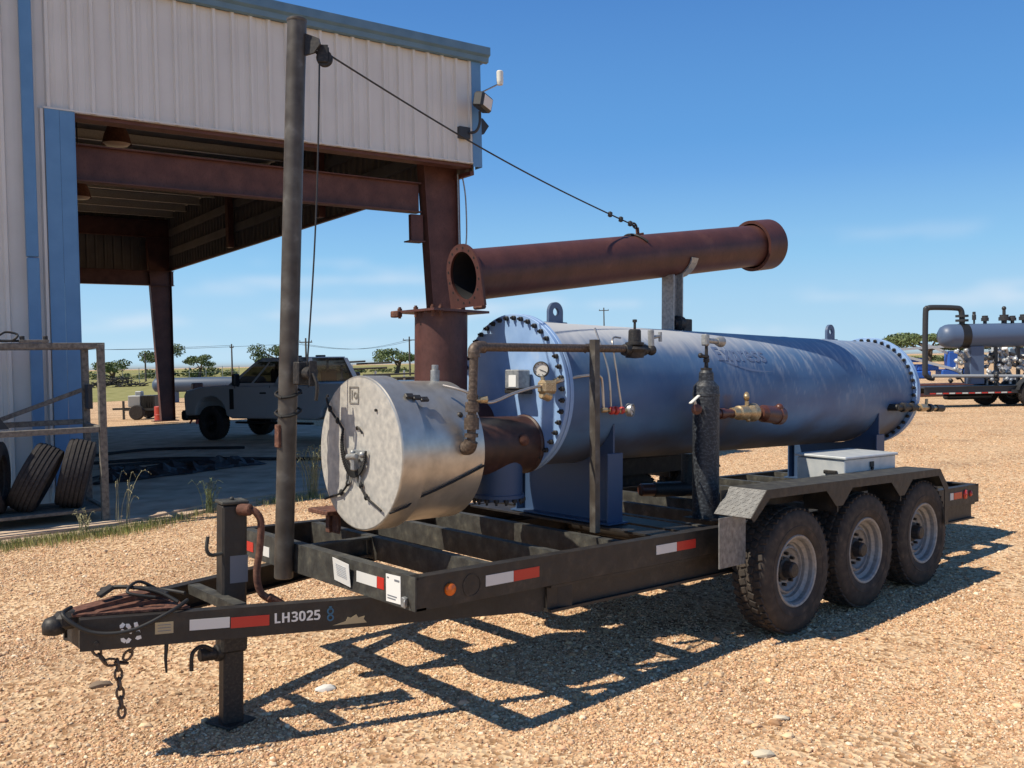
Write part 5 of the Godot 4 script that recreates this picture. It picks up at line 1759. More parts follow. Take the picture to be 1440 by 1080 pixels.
	prism(st, [Vector2(0.03, -0.16), Vector2(0.14, -0.12), Vector2(0.24, 0.02), Vector2(0.12, 0.13), Vector2(0.03, 0.12)], 0.30, Transform3D(Basis(), Vector3(0.0, 0, 0)))
	part(f, "housing", st, M.fixture_dark)
	st = S()
	bx(st, Vector3(-0.01, -0.05, -0.05), Vector3(0.035, 0.05, 0.05))
	part(f, "mount_box", st, M.fixture_dark)
	f = thing_xf("rain_sensor", "small white cylinder on a slanting arm above the building corner", "sensor", BF * Transform3D(Basis(), Vector3(0.04, 5.98, -0.02)))
	st = S()
	tube(st, [Vector3(0.0, 0.0, 0.0), Vector3(0.36, 0.20, 0.05)], 0.012, 8)
	part(f, "arm", st, M.galvanised)
	st = S()
	lathe(st, [Vector2(0, 0.0), Vector2(0.045, 0.0), Vector2(0.052, 0.03), Vector2(0.055, 0.05), Vector2(0.055, 0.21), Vector2(0.045, 0.225), Vector2(0, 0.23)], Transform3D(Basis(), Vector3(0.39, 0.19, 0.055)), 18)
	part(f, "cylinder", st, M.white_plastic)

func old_tyre(label: String, xf: Transform3D, mesh: Mesh) -> void:
	var o := MeshInstance3D.new()
	o.name = "worn_tyre"
	o.mesh = mesh
	o.material_override = M.old_rubber
	o.transform = xf
	o.set_meta("label", label)
	o.set_meta("category", "tyre")
	o.set_meta("group", "worn tyres on the rack")
	add_child(o, true)

func slab_things() -> void:
	# rack in front of the wall
	var RX := Transform3D(BF.basis, Vector3(-2.62, 0.06, -6.30))
	var r := thing_xf("storage_rack", "open steel pipe rack with worn tyres on its bottom shelf, left of the bay", "rack", RX)
	for q in [[Vector3(0, 0, 0), Vector3(0, 1.93, 0)], [Vector3(0.0, 0, -0.85), Vector3(0.0, 1.93, -0.85)], [Vector3(-2.6, 0, 0), Vector3(-2.6, 1.93, 0)], [Vector3(-2.6, 0, -0.85), Vector3(-2.6, 1.93, -0.85)]]:
		var st := S()
		bar(st, q[0], q[1], 0.075, 0.075, 0.006, Vector3.RIGHT)
		part(r, "post", st, M.rack_steel)
	for q in [[Vector3(-2.62, 1.915, 0), Vector3(0.04, 1.915, 0)], [Vector3(-2.62, 1.915, -0.85), Vector3(0.04, 1.915, -0.85)], [Vector3(-2.56, 1.0, 0.0), Vector3(-0.04, 1.0, 0.0)], [Vector3(-2.56, 1.05, -0.85), Vector3(-0.04, 1.05, -0.85)], [Vector3(0, 1.915, -0.81), Vector3(0, 1.915, -0.04)], [Vector3(0, 1.0, -0.81), Vector3(0, 1.0, -0.04)], [Vector3(0, 0.12, -0.81), Vector3(0, 0.12, -0.04)]]:
		var st := S()
		bar(st, q[0], q[1], 0.06, 0.06, 0.005)
		part(r, "rail", st, M.rack_steel)
	var st := S()
	bar(st, Vector3(-1.1, 1.04, -0.80), Vector3(-0.05, 1.42, -0.78), 0.05, 0.03, 0.004)
	part(r, "brace", st, M.rack_steel)
	for k in 4:
		st = S()
		bx(st, Vector3(-2.55, 0.10, -0.82 + k * 0.205), Vector3(0.03, 0.135, -0.63 + k * 0.205), 0.004)
		part(r, "shelf_plank", st, M.weathered_wood)
	st = S()
	bx(st, Vector3(-0.02, 1.20, -0.80), Vector3(0.03, 1.48, -0.62), 0.005)
	part(r, "control_box", st, M.fixture_dark)
	# tyres
	st = S()
	var h := 0.14
	var rr := 0.385
	var prof := [Vector2(0.22, -h * 0.75), Vector2(0.24, -h * 0.95), Vector2(0.30, -h * 1.05), Vector2(0.35, -h)]
	for k in 6:
		var z := -h * 0.92 + k * h * 0.322
		var cr := 0.022 * pow(absf((z + h * 0.15) / h), 3.0)
		var cr2 := 0.022 * pow(absf((z + h * 0.27) / h), 3.0)
		prof.append(Vector2(rr - cr, z))
		prof.append(Vector2(rr + 0.003 - cr, z + h * 0.02))
		prof.append(Vector2(rr + 0.003 - cr2, z + h * 0.23))
		prof.append(Vector2(rr - 0.008 - cr2, z + h * 0.24))
		prof.append(Vector2(rr - 0.008 - cr2, z + h * 0.30))
	prof.append_array([Vector2(0.35, h), Vector2(0.30, h * 1.05), Vector2(0.24, h * 0.95), Vector2(0.22, h * 0.75), Vector2(0.24, h * 0.6), Vector2(0.34, h * 0.6), Vector2(0.345, -h * 0.6), Vector2(0.24, -h * 0.6), Vector2(0.22, -h * 0.75)])
	lathe(st, prof, Transform3D(), 40)
	var tm := st.commit()
	var lean := func(x: float, y: float, z: float, yaw: float, tiltd: float) -> Transform3D:
		return RX * Transform3D(Basis(Vector3.UP, deg_to_rad(yaw)) * Basis(Vector3.BACK, deg_to_rad(90.0 + tiltd)), Vector3(x, y, z))
	old_tyre("worn dark tyre standing upright at the left edge of the rack shelf", lean.call(-1.06, 0.525, -0.36, -17.0, 0.0), tm)
	old_tyre("worn tyre leaning hard over in the middle of the rack shelf", lean.call(-0.62, 0.48, -0.38, -17.0, -27.0), tm)
	old_tyre("worn tyre with a scuffed pale top leaning against the rack end post", lean.call(-0.22, 0.50, -0.36, -14.0, -14.0), tm)
	var o := Node3D.new()
	st = S()
	prism(st, [Vector2(-1.55, 0.0), Vector2(-0.88, 0.0), Vector2(-1.12, 0.34), Vector2(-1.55, 0.62)], 0.30, RX * Transform3D(Basis(), Vector3(0, 1.04, -0.35)))
	one("black_mudguard", "black sloping mudguard lying on the middle rail of the rack", "mudguard", st, M.fixture_dark)
	o.free()
	st = S()
	tube(st, curve([RX * Vector3(-1.3, 1.96, -0.02), RX * Vector3(-1.1, 1.965, 0.0), RX * Vector3(-0.98, 2.02, 0.0), RX * Vector3(-0.9, 2.06, -0.03), RX * Vector3(-0.8, 2.03, 0.0), RX * Vector3(-0.86, 1.97, 0.02), RX * Vector3(-0.98, 1.97, 0.0), RX * Vector3(-0.7, 1.965, -0.02)]), 0.012, 6)
	one("cable_end", "bent end of dark cable on the rack's top rail", "cable", st, M.wire_black)
	var dk := thing_xf("steel_bar", "short flat steel bar with two dark bolts on the rack's top rail", "bar", RX * Transform3D(Basis(), Vector3(-0.65, 1.948, 0)))
	st = S()
	bx(st, Vector3(-0.14, 0.0, -0.03), Vector3(0.14, 0.03, 0.03), 0.004)
	part(dk, "flat", st, M.rack_steel)
	for s: float in [-0.11, 0.11]:
		st = S()
		rod(st, Vector3(s, 0.03, 0), Vector3(s, 0.07, 0), 0.025, 8, 0.004)
		part(dk, "bolt", st, M.dark_iron)
	# hoses and crumpled tarp on the concrete
	var k := 0
	for q in [[Vector3(-0.9, 0.08, -12.6), Vector3(0.4, 0.08, -12.2), Vector3(1.6, 0.08, -10.6), Vector3(2.6, 0.08, -9.6)], [Vector3(-1.0, 0.08, -11.8), Vector3(0.6, 0.08, -11.6), Vector3(1.9, 0.08, -10.2), Vector3(2.8, 0.08, -9.1)], [Vector3(-0.8, 0.08, -13.9), Vector3(0.8, 0.08, -14.4), Vector3(2.2, 0.08, -13.2)]]:
		st = S()
		tube(st, curve(q, 8), 0.035, 8)
		one("black_hose", ["long black hose on the bay floor, second from the tarp", "black hose on the bay floor just behind the crumpled tarp", "black hose farthest back on the bay floor, near the truck"][k], "hose", st, M.old_rubber, Vector3.ZERO, "hoses on the bay floor")
		k += 1
	st = S()
	var n := FastNoiseLite.new()
	n.seed = 5
	n.frequency = 1.6
	var grid := []
	for i in 29:
		var row := []
		for j in 11:
			var u := i / 28.0
			var v := j / 10.0
			var c := Vector3(-1.75, 0.06, -9.75).lerp(Vector3(1.25, 0.06, -10.35), u) + Vector3(0.15, 0, -0.95).lerp(Vector3(-0.1, 0, 0.28), v) * (0.55 + 0.45 * sin(PI * clampf(u * 1.2 + 0.1, 0, 1)))
			var edge := minf(minf(u, 1 - u) * 6.0, minf(v, 1 - v) * 3.0)
			row.append(c + Vector3(n.get_noise_2d(u * 4, v * 3) * 0.1, maxf(0.0, 0.10 + 0.16 * n.get_noise_2d(u * 7 + 9, v * 5)) * clampf(edge, 0, 1) + 0.008, n.get_noise_2d(u * 5 + 3, v * 3 + 5) * 0.12))
		grid.append(row)
	for i in 28:
		for j in 10:
			var a: Vector3 = grid[i][j]
			var b: Vector3 = grid[i + 1][j]
			var c: Vector3 = grid[i + 1][j + 1]
			var d: Vector3 = grid[i][j + 1]
			var n1 := (b - a).cross(c - a).normalized()
			n1 = n1 if n1.y > 0 else -n1
			var n2 := (c - a).cross(d - a).normalized()
			n2 = n2 if n2.y > 0 else -n2
			tri(st, a, b, c, n1, n1, n1)
			tri(st, a, c, d, n2, n2, n2)
	one("crumpled_tarp", "dark crumpled tarp and hose heap on the shaded bay floor", "tarp", st, M.tarp)
	truck()

# side outline pulled in towards its edge, so that the flanks are crowned and the corners rounded
func crowned(st: SurfaceTool, poly: Array, half: float, full: float, inset: float) -> void:
	var pk := PackedVector2Array(poly)
	if Geometry2D.is_polygon_clockwise(pk):
		pk.reverse()
	var n := pk.size()
	prism(st, poly, half * 2.0, Transform3D())
	var rings := []
	for lv: float in [0.0, 0.35, 1.0]:
		var ring := []
		for i in n:
			var d1 := (pk[i] - pk[(i + n - 1) % n]).normalized()
			var d2 := (pk[(i + 1) % n] - pk[i]).normalized()
			var nn := (Vector2(d1.y, -d1.x) + Vector2(d2.y, -d2.x)).normalized()
			ring.append(pk[i] - nn * inset * lv)
		rings.append(ring)
	for s: float in [-1.0, 1.0]:
		var zs := [half, lerpf(half, full, 0.7), full]
		for r in 2:
			for i in n:
				var j := (i + 1) % n
				var a := Vector3(rings[r][i].x, rings[r][i].y, zs[r] * s)
				var b := Vector3(rings[r][j].x, rings[r][j].y, zs[r] * s)
				var c := Vector3(rings[r + 1][j].x, rings[r + 1][j].y, zs[r + 1] * s)
				var d := Vector3(rings[r + 1][i].x, rings[r + 1][i].y, zs[r + 1] * s)
				var e := (pk[j] - pk[i]).normalized()
				quad(st, a, b, c, d, Vector3(e.y * (1.2 - r), -e.x * (1.2 - r), s * (0.6 + r)).normalized())
		var cap := PackedVector2Array(rings[2])
		var idx := Geometry2D.triangulate_polygon(cap)
		for i in range(0, idx.size(), 3):
			var nz := Vector3(0, 0, s)
			tri(st, Vector3(cap[idx[i]].x, cap[idx[i]].y, full * s), Vector3(cap[idx[i + 1]].x, cap[idx[i + 1]].y, full * s), Vector3(cap[idx[i + 2]].x, cap[idx[i + 2]].y, full * s), nz, nz, nz)

func truck() -> void:
	var fw := Vector3(-0.35, 0, -0.9368).normalized()
	var t := thing_xf("pickup_truck", "dark grey four-door pickup truck parked in the shade of the open bay", "pickup truck", Transform3D(Basis(fw, Vector3.UP, fw.cross(Vector3.UP)).scaled(Vector3.ONE * 0.9), Vector3(5.14, 0.06, -11.72)))
	var body := [Vector2(0.08, 0.62), Vector2(0.62, 0.56), Vector2(0.70, 0.62)]
	for i in 9:
		var a := PI - PI * i / 8.0
		body.append(Vector2(1.25 + cos(a) * 0.52, 0.62 + sin(a) * 0.46))
	body.append_array([Vector2(1.90, 0.55), Vector2(4.62, 0.55)])
	for i in 9:
		var a := PI - PI * i / 8.0
		body.append(Vector2(5.31 + cos(a) * 0.53, 0.62 + sin(a) * 0.48))
	body.append_array([Vector2(6.15, 0.60), Vector2(6.22, 0.70), Vector2(6.24, 1.12), Vector2(6.16, 1.24), Vector2(5.7, 1.33), Vector2(4.75, 1.38), Vector2(4.60, 1.36), Vector2(2.02, 1.36), Vector2(2.0, 1.42), Vector2(0.10, 1.42), Vector2(0.06, 1.36)])
	var st := S()
	crowned(st, body, 0.90, 0.985, 0.07)
	part(t, "body", st, M.truck_paint)
	# cab: loft between beltline and roof
	var lo := [Vector3(2.06, 1.36, 0.94), Vector3(4.72, 1.36, 0.94)]
	var hi := [Vector3(2.30, 2.0, 0.74), Vector3(3.86, 2.0, 0.74)]
	st = S()
	for s: float in [1.0, -1.0]:
		var m := Vector3(1, 1, s)
		# side frame: pillars round the windows
		var A: Vector3 = lo[0] * m
		var B: Vector3 = lo[1] * m
		var C: Vector3 = hi[1] * m
		var D: Vector3 = hi[0] * m
		var n := (B - A).cross(D - A).normalized()
		n = n if n.z * s > 0 else -n
		for q in [[0.0, 0.10], [0.385, 0.43], [0.70, 0.73]]:
			quad(st, A.lerp(B, q[0]), A.lerp(B, q[1]), D.lerp(C, q[1]), D.lerp(C, q[0]), n)
		quad(st, B.lerp(A, 0.05), B, C, C.lerp(D, 0.07), n)
		quad(st, A, B, B.lerp(C, 0.10), A.lerp(D, 0.10), n)
		quad(st, D, C, C.lerp(B, 0.10), D.lerp(A, 0.10), n)
	quad(st, hi[0], hi[1], hi[1] * Vector3(1, 1, -1), hi[0] * Vector3(1, 1, -1), Vector3.UP)
	bx(st, Vector3(2.34, 2.0, -0.70), Vector3(3.82, 2.03, 0.70), 0.03)
	quad(st, lo[0], hi[0], hi[0].lerp(hi[0] * Vector3(1, 1, -1), 0.1), lo[0].lerp(lo[0] * Vector3(1, 1, -1), 0.1), Vector3.LEFT)
	quad(st, lo[0] * Vector3(1, 1, -1), hi[0] * Vector3(1, 1, -1), hi[0].lerp(hi[0] * Vector3(1, 1, -1), 0.9), lo[0].lerp(lo[0] * Vector3(1, 1, -1), 0.9), Vector3.LEFT)
	part(t, "cab", st, M.truck_paint)
	for s: float in [1.0, -1.0]:
		var m := Vector3(1, 1, s)
		var A: Vector3 = lo[0] * m
		var B: Vector3 = lo[1] * m
		var C: Vector3 = hi[1] * m
		var D: Vector3 = hi[0] * m
		for q in [[0.10, 0.385], [0.43, 0.70], [0.73, 0.94]]:
			st = S()
			quad(st, A.lerp(B, q[0]).lerp(D.lerp(C, q[0]), 0.1), A.lerp(B, q[1]).lerp(D.lerp(C, q[1]), 0.1), A.lerp(B, q[1]).lerp(D.lerp(C, q[1]), 0.9), A.lerp(B, q[0]).lerp(D.lerp(C, q[0]), 0.9), Vector3(0, 0.3, s).normalized())
			part(t, "side_window", st, M.truck_glass)
	st = S()
	quad(st, lo[1] * Vector3(1, 1, 0.94), lo[1] * Vector3(1, 1, -0.94), hi[1] * Vector3(1, 1, -0.94), hi[1] * Vector3(1, 1, 0.94), Vector3(0.6, 0.8, 0))
	part(t, "windscreen", st, M.truck_glass)
	st = S()
	quad(st, lo[0] * Vector3(1, 1, 0.8), lo[0] * Vector3(1, 1, -0.8), hi[0] * Vector3(1, 1, -0.8), hi[0] * Vector3(1, 1, 0.8), Vector3.LEFT)
	part(t, "rear_window", st, M.truck_glass)
	st = S()   # seats and dash, dark inside the cab
	for z: float in [-0.4, 0.4]:
		bx(st, Vector3(2.55, 1.0, z - 0.27), Vector3(2.70, 1.72, z + 0.27), 0.06)
		bx(st, Vector3(3.45, 1.0, z - 0.27), Vector3(3.60, 1.75, z + 0.27), 0.06)
	bx(st, Vector3(4.15, 1.30, -0.85), Vector3(4.5, 1.44, 0.85), 0.05)
	part(t, "interior", st, M.truck_trim)
	for s: float in [-1.0, 1.0]:
		st = S()
		bx(st, Vector3(4.30, 1.36, 1.02 * s - 0.10), Vector3(4.42, 1.66, 1.02 * s + 0.10), 0.03)
		bx(st, Vector3(4.33, 1.34, 0.92 * s - 0.04), Vector3(4.40, 1.39, 0.98 * s + 0.04), 0.01)
		part(t, "mirror", st, M.truck_trim)
		st = S()
		bx(st, Vector3(4.48, 0.78, s * 0.985 - 0.008), Vector3(4.62, 1.28, s * 0.985 + 0.008), 0.004)
		part(t, "fender_vent", st, M.truck_trim)
		for x: float in [4.44, 3.30, 2.10]:
			st = S()
			bx(st, Vector3(x - 0.006, 0.62, s * 0.981 - 0.003), Vector3(x + 0.006, 1.36, s * 0.981 + 0.003))
			part(t, "door_seam", st, M.truck_trim)
		for x: float in [3.42, 2.28]:
			st = S()
			bx(st, Vector3(x, 1.16, s * 0.985 - 0.02), Vector3(x + 0.2, 1.20, s * 0.985 + 0.02), 0.01)
			part(t, "door_handle", st, M.truck_trim)
		st = S()
		bar(st, Vector3(2.05, 0.46, 0.93 * s), Vector3(4.45, 0.46, 0.93 * s), 0.05, 0.14, 0.02)
		part(t, "running_board", st, M.truck_trim)
		st = S()
		bx(st, Vector3(6.08, 0.92, 0.62 * s - 0.22), Vector3(6.25, 1.16, 0.62 * s + 0.22), 0.03)
		part(t, "headlight", st, M.glow_white)
		st = S()
		bx(st, Vector3(0.04, 0.95, 0.90 * s - 0.07), Vector3(0.10, 1.36, 0.90 * s + 0.07), 0.01)
		part(t, "tail_light", st, M.lamp_red)
	st = S()
	bx(st, Vector3(6.12, 0.48, -0.98), Vector3(6.36, 0.74, 0.98), 0.05)
	part(t, "front_bumper", st, M.truck_trim)
	st = S()
	bx(st, Vector3(6.16, 0.78, -0.40), Vector3(6.27, 1.16, 0.40), 0.03)
	part(t, "grille", st, M.truck_trim)
	st = S()
	bx(st, Vector3(-0.08, 0.52, -0.96), Vector3(0.10, 0.70, 0.96), 0.04)
	part(t, "rear_bumper", st, M.chrome)
	for x: float in [2.45, 3.2]:
		st = S()
		bx(st, Vector3(x, 2.028, -0.10), Vector3(x + 0.18, 2.075, 0.10), 0.02)
		part(t, "roof_lamp", st, M.truck_trim)
	var ms := tyre_mesh(0.43, 0.29, 40)
	for x: float in [1.25, 5.31]:
		for s: float in [1.0, -1.0]:
			wheel(t, ms, Transform3D(Basis(Vector3.UP, 0.0 if s > 0 else PI), Vector3(x, 0.43, 0.84 * s)), M.old_rubber, M.truck_trim, M.truck_trim)

# ---------------------------------------------------------------- far things
func leaf_mesh(sd: int, blobs: Array, n: int, size: float, cols: Array) -> ArrayMesh:   # leaf-sized faces through ellipsoids [centre, radii]
	var r := RandomNumberGenerator.new()
	r.seed = sd
	var st := S()
	for i in n:
		var b: Array = blobs[r.randi() % blobs.size()]
		var d := Vector3(r.randfn(), r.randfn(), r.randfn()).normalized() * pow(r.randf(), 0.4)
		var p: Vector3 = b[0] + d * b[1]
		var nn := (d * 0.6 + Vector3(r.randfn(), r.randfn() + 0.5, r.randfn()) * 0.7).normalized()
		var f := axis(nn).basis
		var s := size * r.randf_range(0.6, 1.4)
		var u: Vector3 = f.x.rotated(nn, r.randf() * TAU) * s
		var v: Vector3 = nn.cross(u) * 0.55
		var c: Color = cols[r.randi() % cols.size()]
		var k := r.randf_range(0.75, 1.25)
		st.set_color(Color(c.r * k, c.g * k, c.b * k))
		tri(st, p - u, p - v, p + u, nn, nn, nn)
		tri(st, p - u, p + u, p + v, nn, nn, nn)
	return st.commit()

func tree(called: String, label: String, at: Vector3, h: float, w: float, sd: int, cols: Array, n := 2200) -> void:
	var t := thing(called, label, "tree", at, false, "trees beyond the yard")
	var r := RandomNumberGenerator.new()
	r.seed = sd
	var st := S()
	var top := at + Vector3(0.1 * w, h * 0.55, 0)
	tube(st, curve([at - Vector3(0, 0.1, 0), at + Vector3(0.05 * w, h * 0.25, 0), top], 4), w * 0.045, 7, true, w * 0.02)
	var blobs := []
	for i in 6:
		var a := TAU * i / 6 + r.randf()
		var c := Vector3(cos(a) * w * r.randf_range(0.18, 0.36), h * r.randf_range(0.45, 0.82), sin(a) * w * 0.3)
		tube(st, [top.lerp(at + Vector3(0, h * 0.3, 0), r.randf()), at + c], w * 0.018, 5, false, w * 0.006)
		blobs.append([c, Vector3(w * r.randf_range(0.14, 0.24), h * r.randf_range(0.10, 0.20), w * 0.2)])
	part(t, "trunk", st, M.bark)
	inst(t, "crown", leaf_mesh(sd + 1, blobs, n, 0.09 + w * 0.009, cols), M.leaf, Transform3D(Basis(), at))

func utility_pole(label: String, at: Vector3, h: float, arm: float) -> void:
	var t := thing("utility_pole", label, "utility pole", at, false, "utility poles on the horizon")
	var st := S()
	tube(st, [at, at + Vector3(0, h, 0)], 0.13, 8, true, 0.09)
	part(t, "pole", st, M.utility_wood)
	if arm > 0.0:
		st = S()
		var d := Vector3(0.7534, 0, 0.6572) * arm / 2
		bar(st, at + Vector3(0, h - 0.45, 0) - d, at + Vector3(0, h - 0.45, 0) + d, 0.12, 0.10)
		for s: float in [-0.9, 0.0, 0.9]:
			rod(st, at + Vector3(0, h - 0.42, 0) + d * s, at + Vector3(0, h - 0.22, 0) + d * s, 0.04, 6)
		part(t, "crossarm", st, M.utility_wood)

func far_ground_things() -> void:
	var green := [Color(0.055, 0.085, 0.022), Color(0.075, 0.115, 0.03), Color(0.10, 0.13, 0.045), Color(0.045, 0.07, 0.02)]
	var pale := [Color(0.10, 0.14, 0.05), Color(0.13, 0.17, 0.06), Color(0.08, 0.11, 0.04)]
	# low tree line all along the horizon
	var clump := leaf_mesh(3, [[Vector3(0, 0.45, 0), Vector3(0.9, 0.5, 0.7)], [Vector3(0.4, 0.7, 0), Vector3(0.5, 0.35, 0.5)], [Vector3(-0.5, 0.55, 0.2), Vector3(0.5, 0.4, 0.5)]], 150, 0.13, [Color(0.9, 0.9, 0.9), Color(1.1, 1.1, 1.0), Color(0.8, 0.85, 0.8)])
	var xfs := []
	var cols := []
	var line := [Vector3(-60, 0, -170), Vector3(10, 0, -160), Vector3(33, 0, -150), Vector3(70, 0, -150), Vector3(110, 0, -130), Vector3(160, 0, -80), Vector3(190, 0, -30), Vector3(210, 0, 60)]
	for i in line.size() - 1:
		var m := int(line[i].distance_to(line[i + 1]) / 0.75)
		for k in m:
			var p: Vector3 = line[i].lerp(line[i + 1], (k + rng.randf()) / m) + Vector3(rng.randfn() * 5, -0.2, rng.randfn() * 5)
			var s := rng.randf_range(0.7, 1.35) * (1.0 + 0.5 * sin(k * 0.21 + i))
			xfs.append(Transform3D(Basis(Vector3.UP, rng.randf() * TAU) * Basis.from_scale(Vector3(s * 1.4, s * rng.randf_range(0.6, 1.0), s * 1.4)), p))
			var c: Color = (green + pale)[rng.randi() % 7]
			cols.append(c)
	multi("tree_line", clump, M.leaf, xfs, cols, "low green tree line along the horizon", "trees")
	tree("mesquite_tree", "open mesquite tree partly behind the far rust red column", Vector3(50.0, 0, -146.0), 6.2, 8.0, 21, green)
	tree("mesquite_tree", "second mesquite, bushier, between the far column and the truck's hood", Vector3(54.4, 0, -142.3), 4.2, 5.5, 22, pale)
	tree("mesquite_tree", "tree showing just above the truck's cab roof", Vector3(58.9, 0, -125.0), 5.2, 8.0, 23, green)
	tree("mesquite_tree", "round green tree between the truck and the rust red riser", Vector3(72.9, 0, -112.8), 4.2, 9.0, 24, pale, 2600)
	tree("mesquite_tree", "broad pale green tree left of the far trailer's bent pipe", Vector3(123.0, 0, -55.0), 4.6, 13.0, 25, pale, 5200)
	tree("mesquite_tree", "broad darker green tree behind the far trailer's bent pipe", Vector3(129.0, 0, -48.0), 5.4, 14.0, 26, pale, 5200)
	tree("thorn_bush", "spiky bush standing over the dark brush pile", Vector3(25.4, 0, -94.5), 2.8, 5.0, 27, green, 1200)
	# brush pile
	var st := S()
	for k in 220:
		var a := Vector3(22.4, 0.02, -83.5) + Vector3(rng.randfn() * 1.5, 0, rng.randfn() * 0.6)
		var hh := 0.9 * exp(-pow((a.x - 22.4) / 1.9, 2)) * rng.randf()
		a.y += hh
		tube(st, [a, a + Vector3(rng.randfn() * 0.5, rng.randf_range(-0.1, 0.35), rng.randfn() * 0.4)], 0.035, 4, false)
	one("brush_pile", "dark heap of cut brush at the edge of the field", "brush pile", st, M.wire_black)
	utility_pole("slim utility pole left of the far rust red column", Vector3(37.1, 0, -117.5), 3.6, 0.0)
	utility_pole("utility pole standing between the far column and the truck cab", Vector3(45.6, 0, -110.1), 4.6, 0.5)
	utility_pole("utility pole with a crossarm behind the truck's roof", Vector3(43.1, 0, -85.8), 4.6, 1.4)
	utility_pole("utility pole with a wide crossarm just left of the rust red riser", Vector3(63.0, 0, -94.9), 5.1, 1.7)
	utility_pole("utility pole rising behind the top of the blue vessel", Vector3(104.1, 0, -98.9), 10.0, 1.6)
	var w := thing("power_line", "thin overhead wires sagging between the utility poles", "wire", Vector3(41.3, 4.2, -100.5))
	for q in [[Vector3(63.0, 4.7, -94.9), Vector3(44.0, 4.1, -90.0)], [Vector3(63.6, 4.7, -94.4), Vector3(44.5, 4.1, -89.5)], [Vector3(41.3, 4.2, -100.5), Vector3(0.0, 5.4, -105.0)], [Vector3(44.0, 4.1, -90.0), Vector3(0.0, 5.0, -95.0)]]:
		st = S()
		var pts := []
		for i in 13:
			var u := i / 12.0
			pts.append(q[0].lerp(q[1], u) - Vector3(0, 0.9 * sin(PI * u), 0))
		tube(st, pts, 0.018, 5, false)
		part(w, "wire", st, M.wire_black)
	# fence at the field's edge
	var f := thing("wire_fence", "wire fence with thin posts across the far field", "fence", Vector3(28, 0, -92))
	for k in 12:
		st = S()
		var p := Vector3(21.0 + k * 1.35, 0, -98.0 + k * 1.02)
		rod(st, p, p + Vector3(0, 1.75, 0), 0.035, 6)
		part(f, "fence_post", st, M.galvanised)
	for y: float in [0.6, 1.15, 1.7]:
		st = S()
		bar(st, Vector3(21.0, y, -98.0), Vector3(35.9, y, -86.8), 0.02, 0.02)
		part(f, "fence_wire", st, M.galvanised)
	# blue tank on legs
	var t := thing("blue_storage_tank", "far blue-grey horizontal tank showing behind the rust red column and the truck hood", "tank", Vector3(12.4, 0, -39.6))
	st = S()
	var ta := Vector3(10.6, 0.86, -41.1)
	var tb := Vector3(14.6, 0.86, -37.7)
	lathe(st, [Vector2(0, -0.12), Vector2(0.2, -0.10), Vector2(0.32, 0.0), Vector2(0.35, 0.12), Vector2(0.35, 5.13), Vector2(0.32, 5.25), Vector2(0.2, 5.35), Vector2(0, 5.37)], axis(tb - ta, ta), 28, true)
	part(t, "tank_shell", st, M.blue_tank)
	for u: float in [0.15, 0.8]:
		st = S()
		var p := ta.lerp(tb, u)
		bx(st, Vector3(p.x - 0.25, 0, p.z - 0.25), Vector3(p.x + 0.25, 0.62, p.z + 0.25))
		part(t, "leg", st, M.vessel_blue)
	# little welder trailer
	var dx := Vector3(0.7534, 0, 0.6572)
	var gb := Transform3D(Basis(dx, Vector3.UP, dx.cross(Vector3.UP)), Vector3(4.8, 0, -27.6))
	var g := thing_xf("welder_trailer", "small utility trailer with a pale engine box and dark crate", "trailer", gb)
	st = S()
	bar(st, Vector3(-0.55, 0.35, 0), Vector3(0.1, 0.36, 0), 0.07, 0.08)
	bar(st, Vector3(0.0, 0.34, -0.4), Vector3(1.0, 0.34, -0.4), 0.07, 0.06)
	bar(st, Vector3(0.0, 0.34, 0.4), Vector3(1.0, 0.34, 0.4), 0.07, 0.06)
	part(g, "chassis", st, M.fixture_dark)
	st = S()
	bx(st, Vector3(0.08, 0.42, -0.3), Vector3(0.50, 0.80, 0.3), 0.02)
	bx(st, Vector3(0.25, 0.80, -0.12), Vector3(0.46, 0.94, 0.12), 0.02)
	part(g, "engine_box", st, M.grey_kit)
	for i in 6:
		st = S()
		bar(st, Vector3(0.55 + i * 0.08, 0.38, 0.36), Vector3(0.55 + i * 0.08, 0.80, 0.36), 0.02, 0.02)
		part(g, "mesh_bar", st, M.wire_black)
	st = S()
	bx(st, Vector3(0.54, 0.38, -0.36), Vector3(0.97, 0.80, 0.30), 0.01)
	part(g, "crate", st, M.truck_trim)
	for s: float in [-0.5, 0.5]:
		st = S()
		rod(st, Vector3(0.45, 0.25, s - 0.07), Vector3(0.45, 0.25, s + 0.07), 0.25, 20, 0.03)
		part(g, "wheel", st, M.old_rubber)
	st = S()
	bar(st, Vector3(-0.15, 0.0, 0.1), Vector3(-0.15, 0.62, 0.1), 0.06, 0.06, 0.0, Vector3.RIGHT)
	part(g, "jack", st, M.fixture_dark)
	st = S()
	lathe(st, [Vector2(0, 0), Vector2(0.16, 0), Vector2(0.17, 0.02), Vector2(0.17, 0.20), Vector2(0.178, 0.21), Vector2(0.17, 0.22), Vector2(0.17, 0.46), Vector2(0.16, 0.48), Vector2(0, 0.47)], Transform3D(Basis(), Vector3(5.05, 0, -25.5)), 18)
	one("red_barrel", "small red drum standing against the far rust red column", "barrel", st, M.barrel_red)
	var s2 := thing("red_pipe_stand", "red pipe stand by the front bumper of the truck", "stand", Vector3(4.95, 0.06, -22.2))
	st = S()
	tube(st, [Vector3(4.95, 0.06, -22.2), Vector3(4.95, 1.15, -22.2)], 0.07, 10)
	part(s2, "post", st, M.barrel_red)
	st = S()
	bx(st, Vector3(4.80, 1.0, -22.3), Vector3(5.10, 1.25, -22.1), 0.03)
	part(s2, "head", st, M.red_primer_frame)
	st = S()
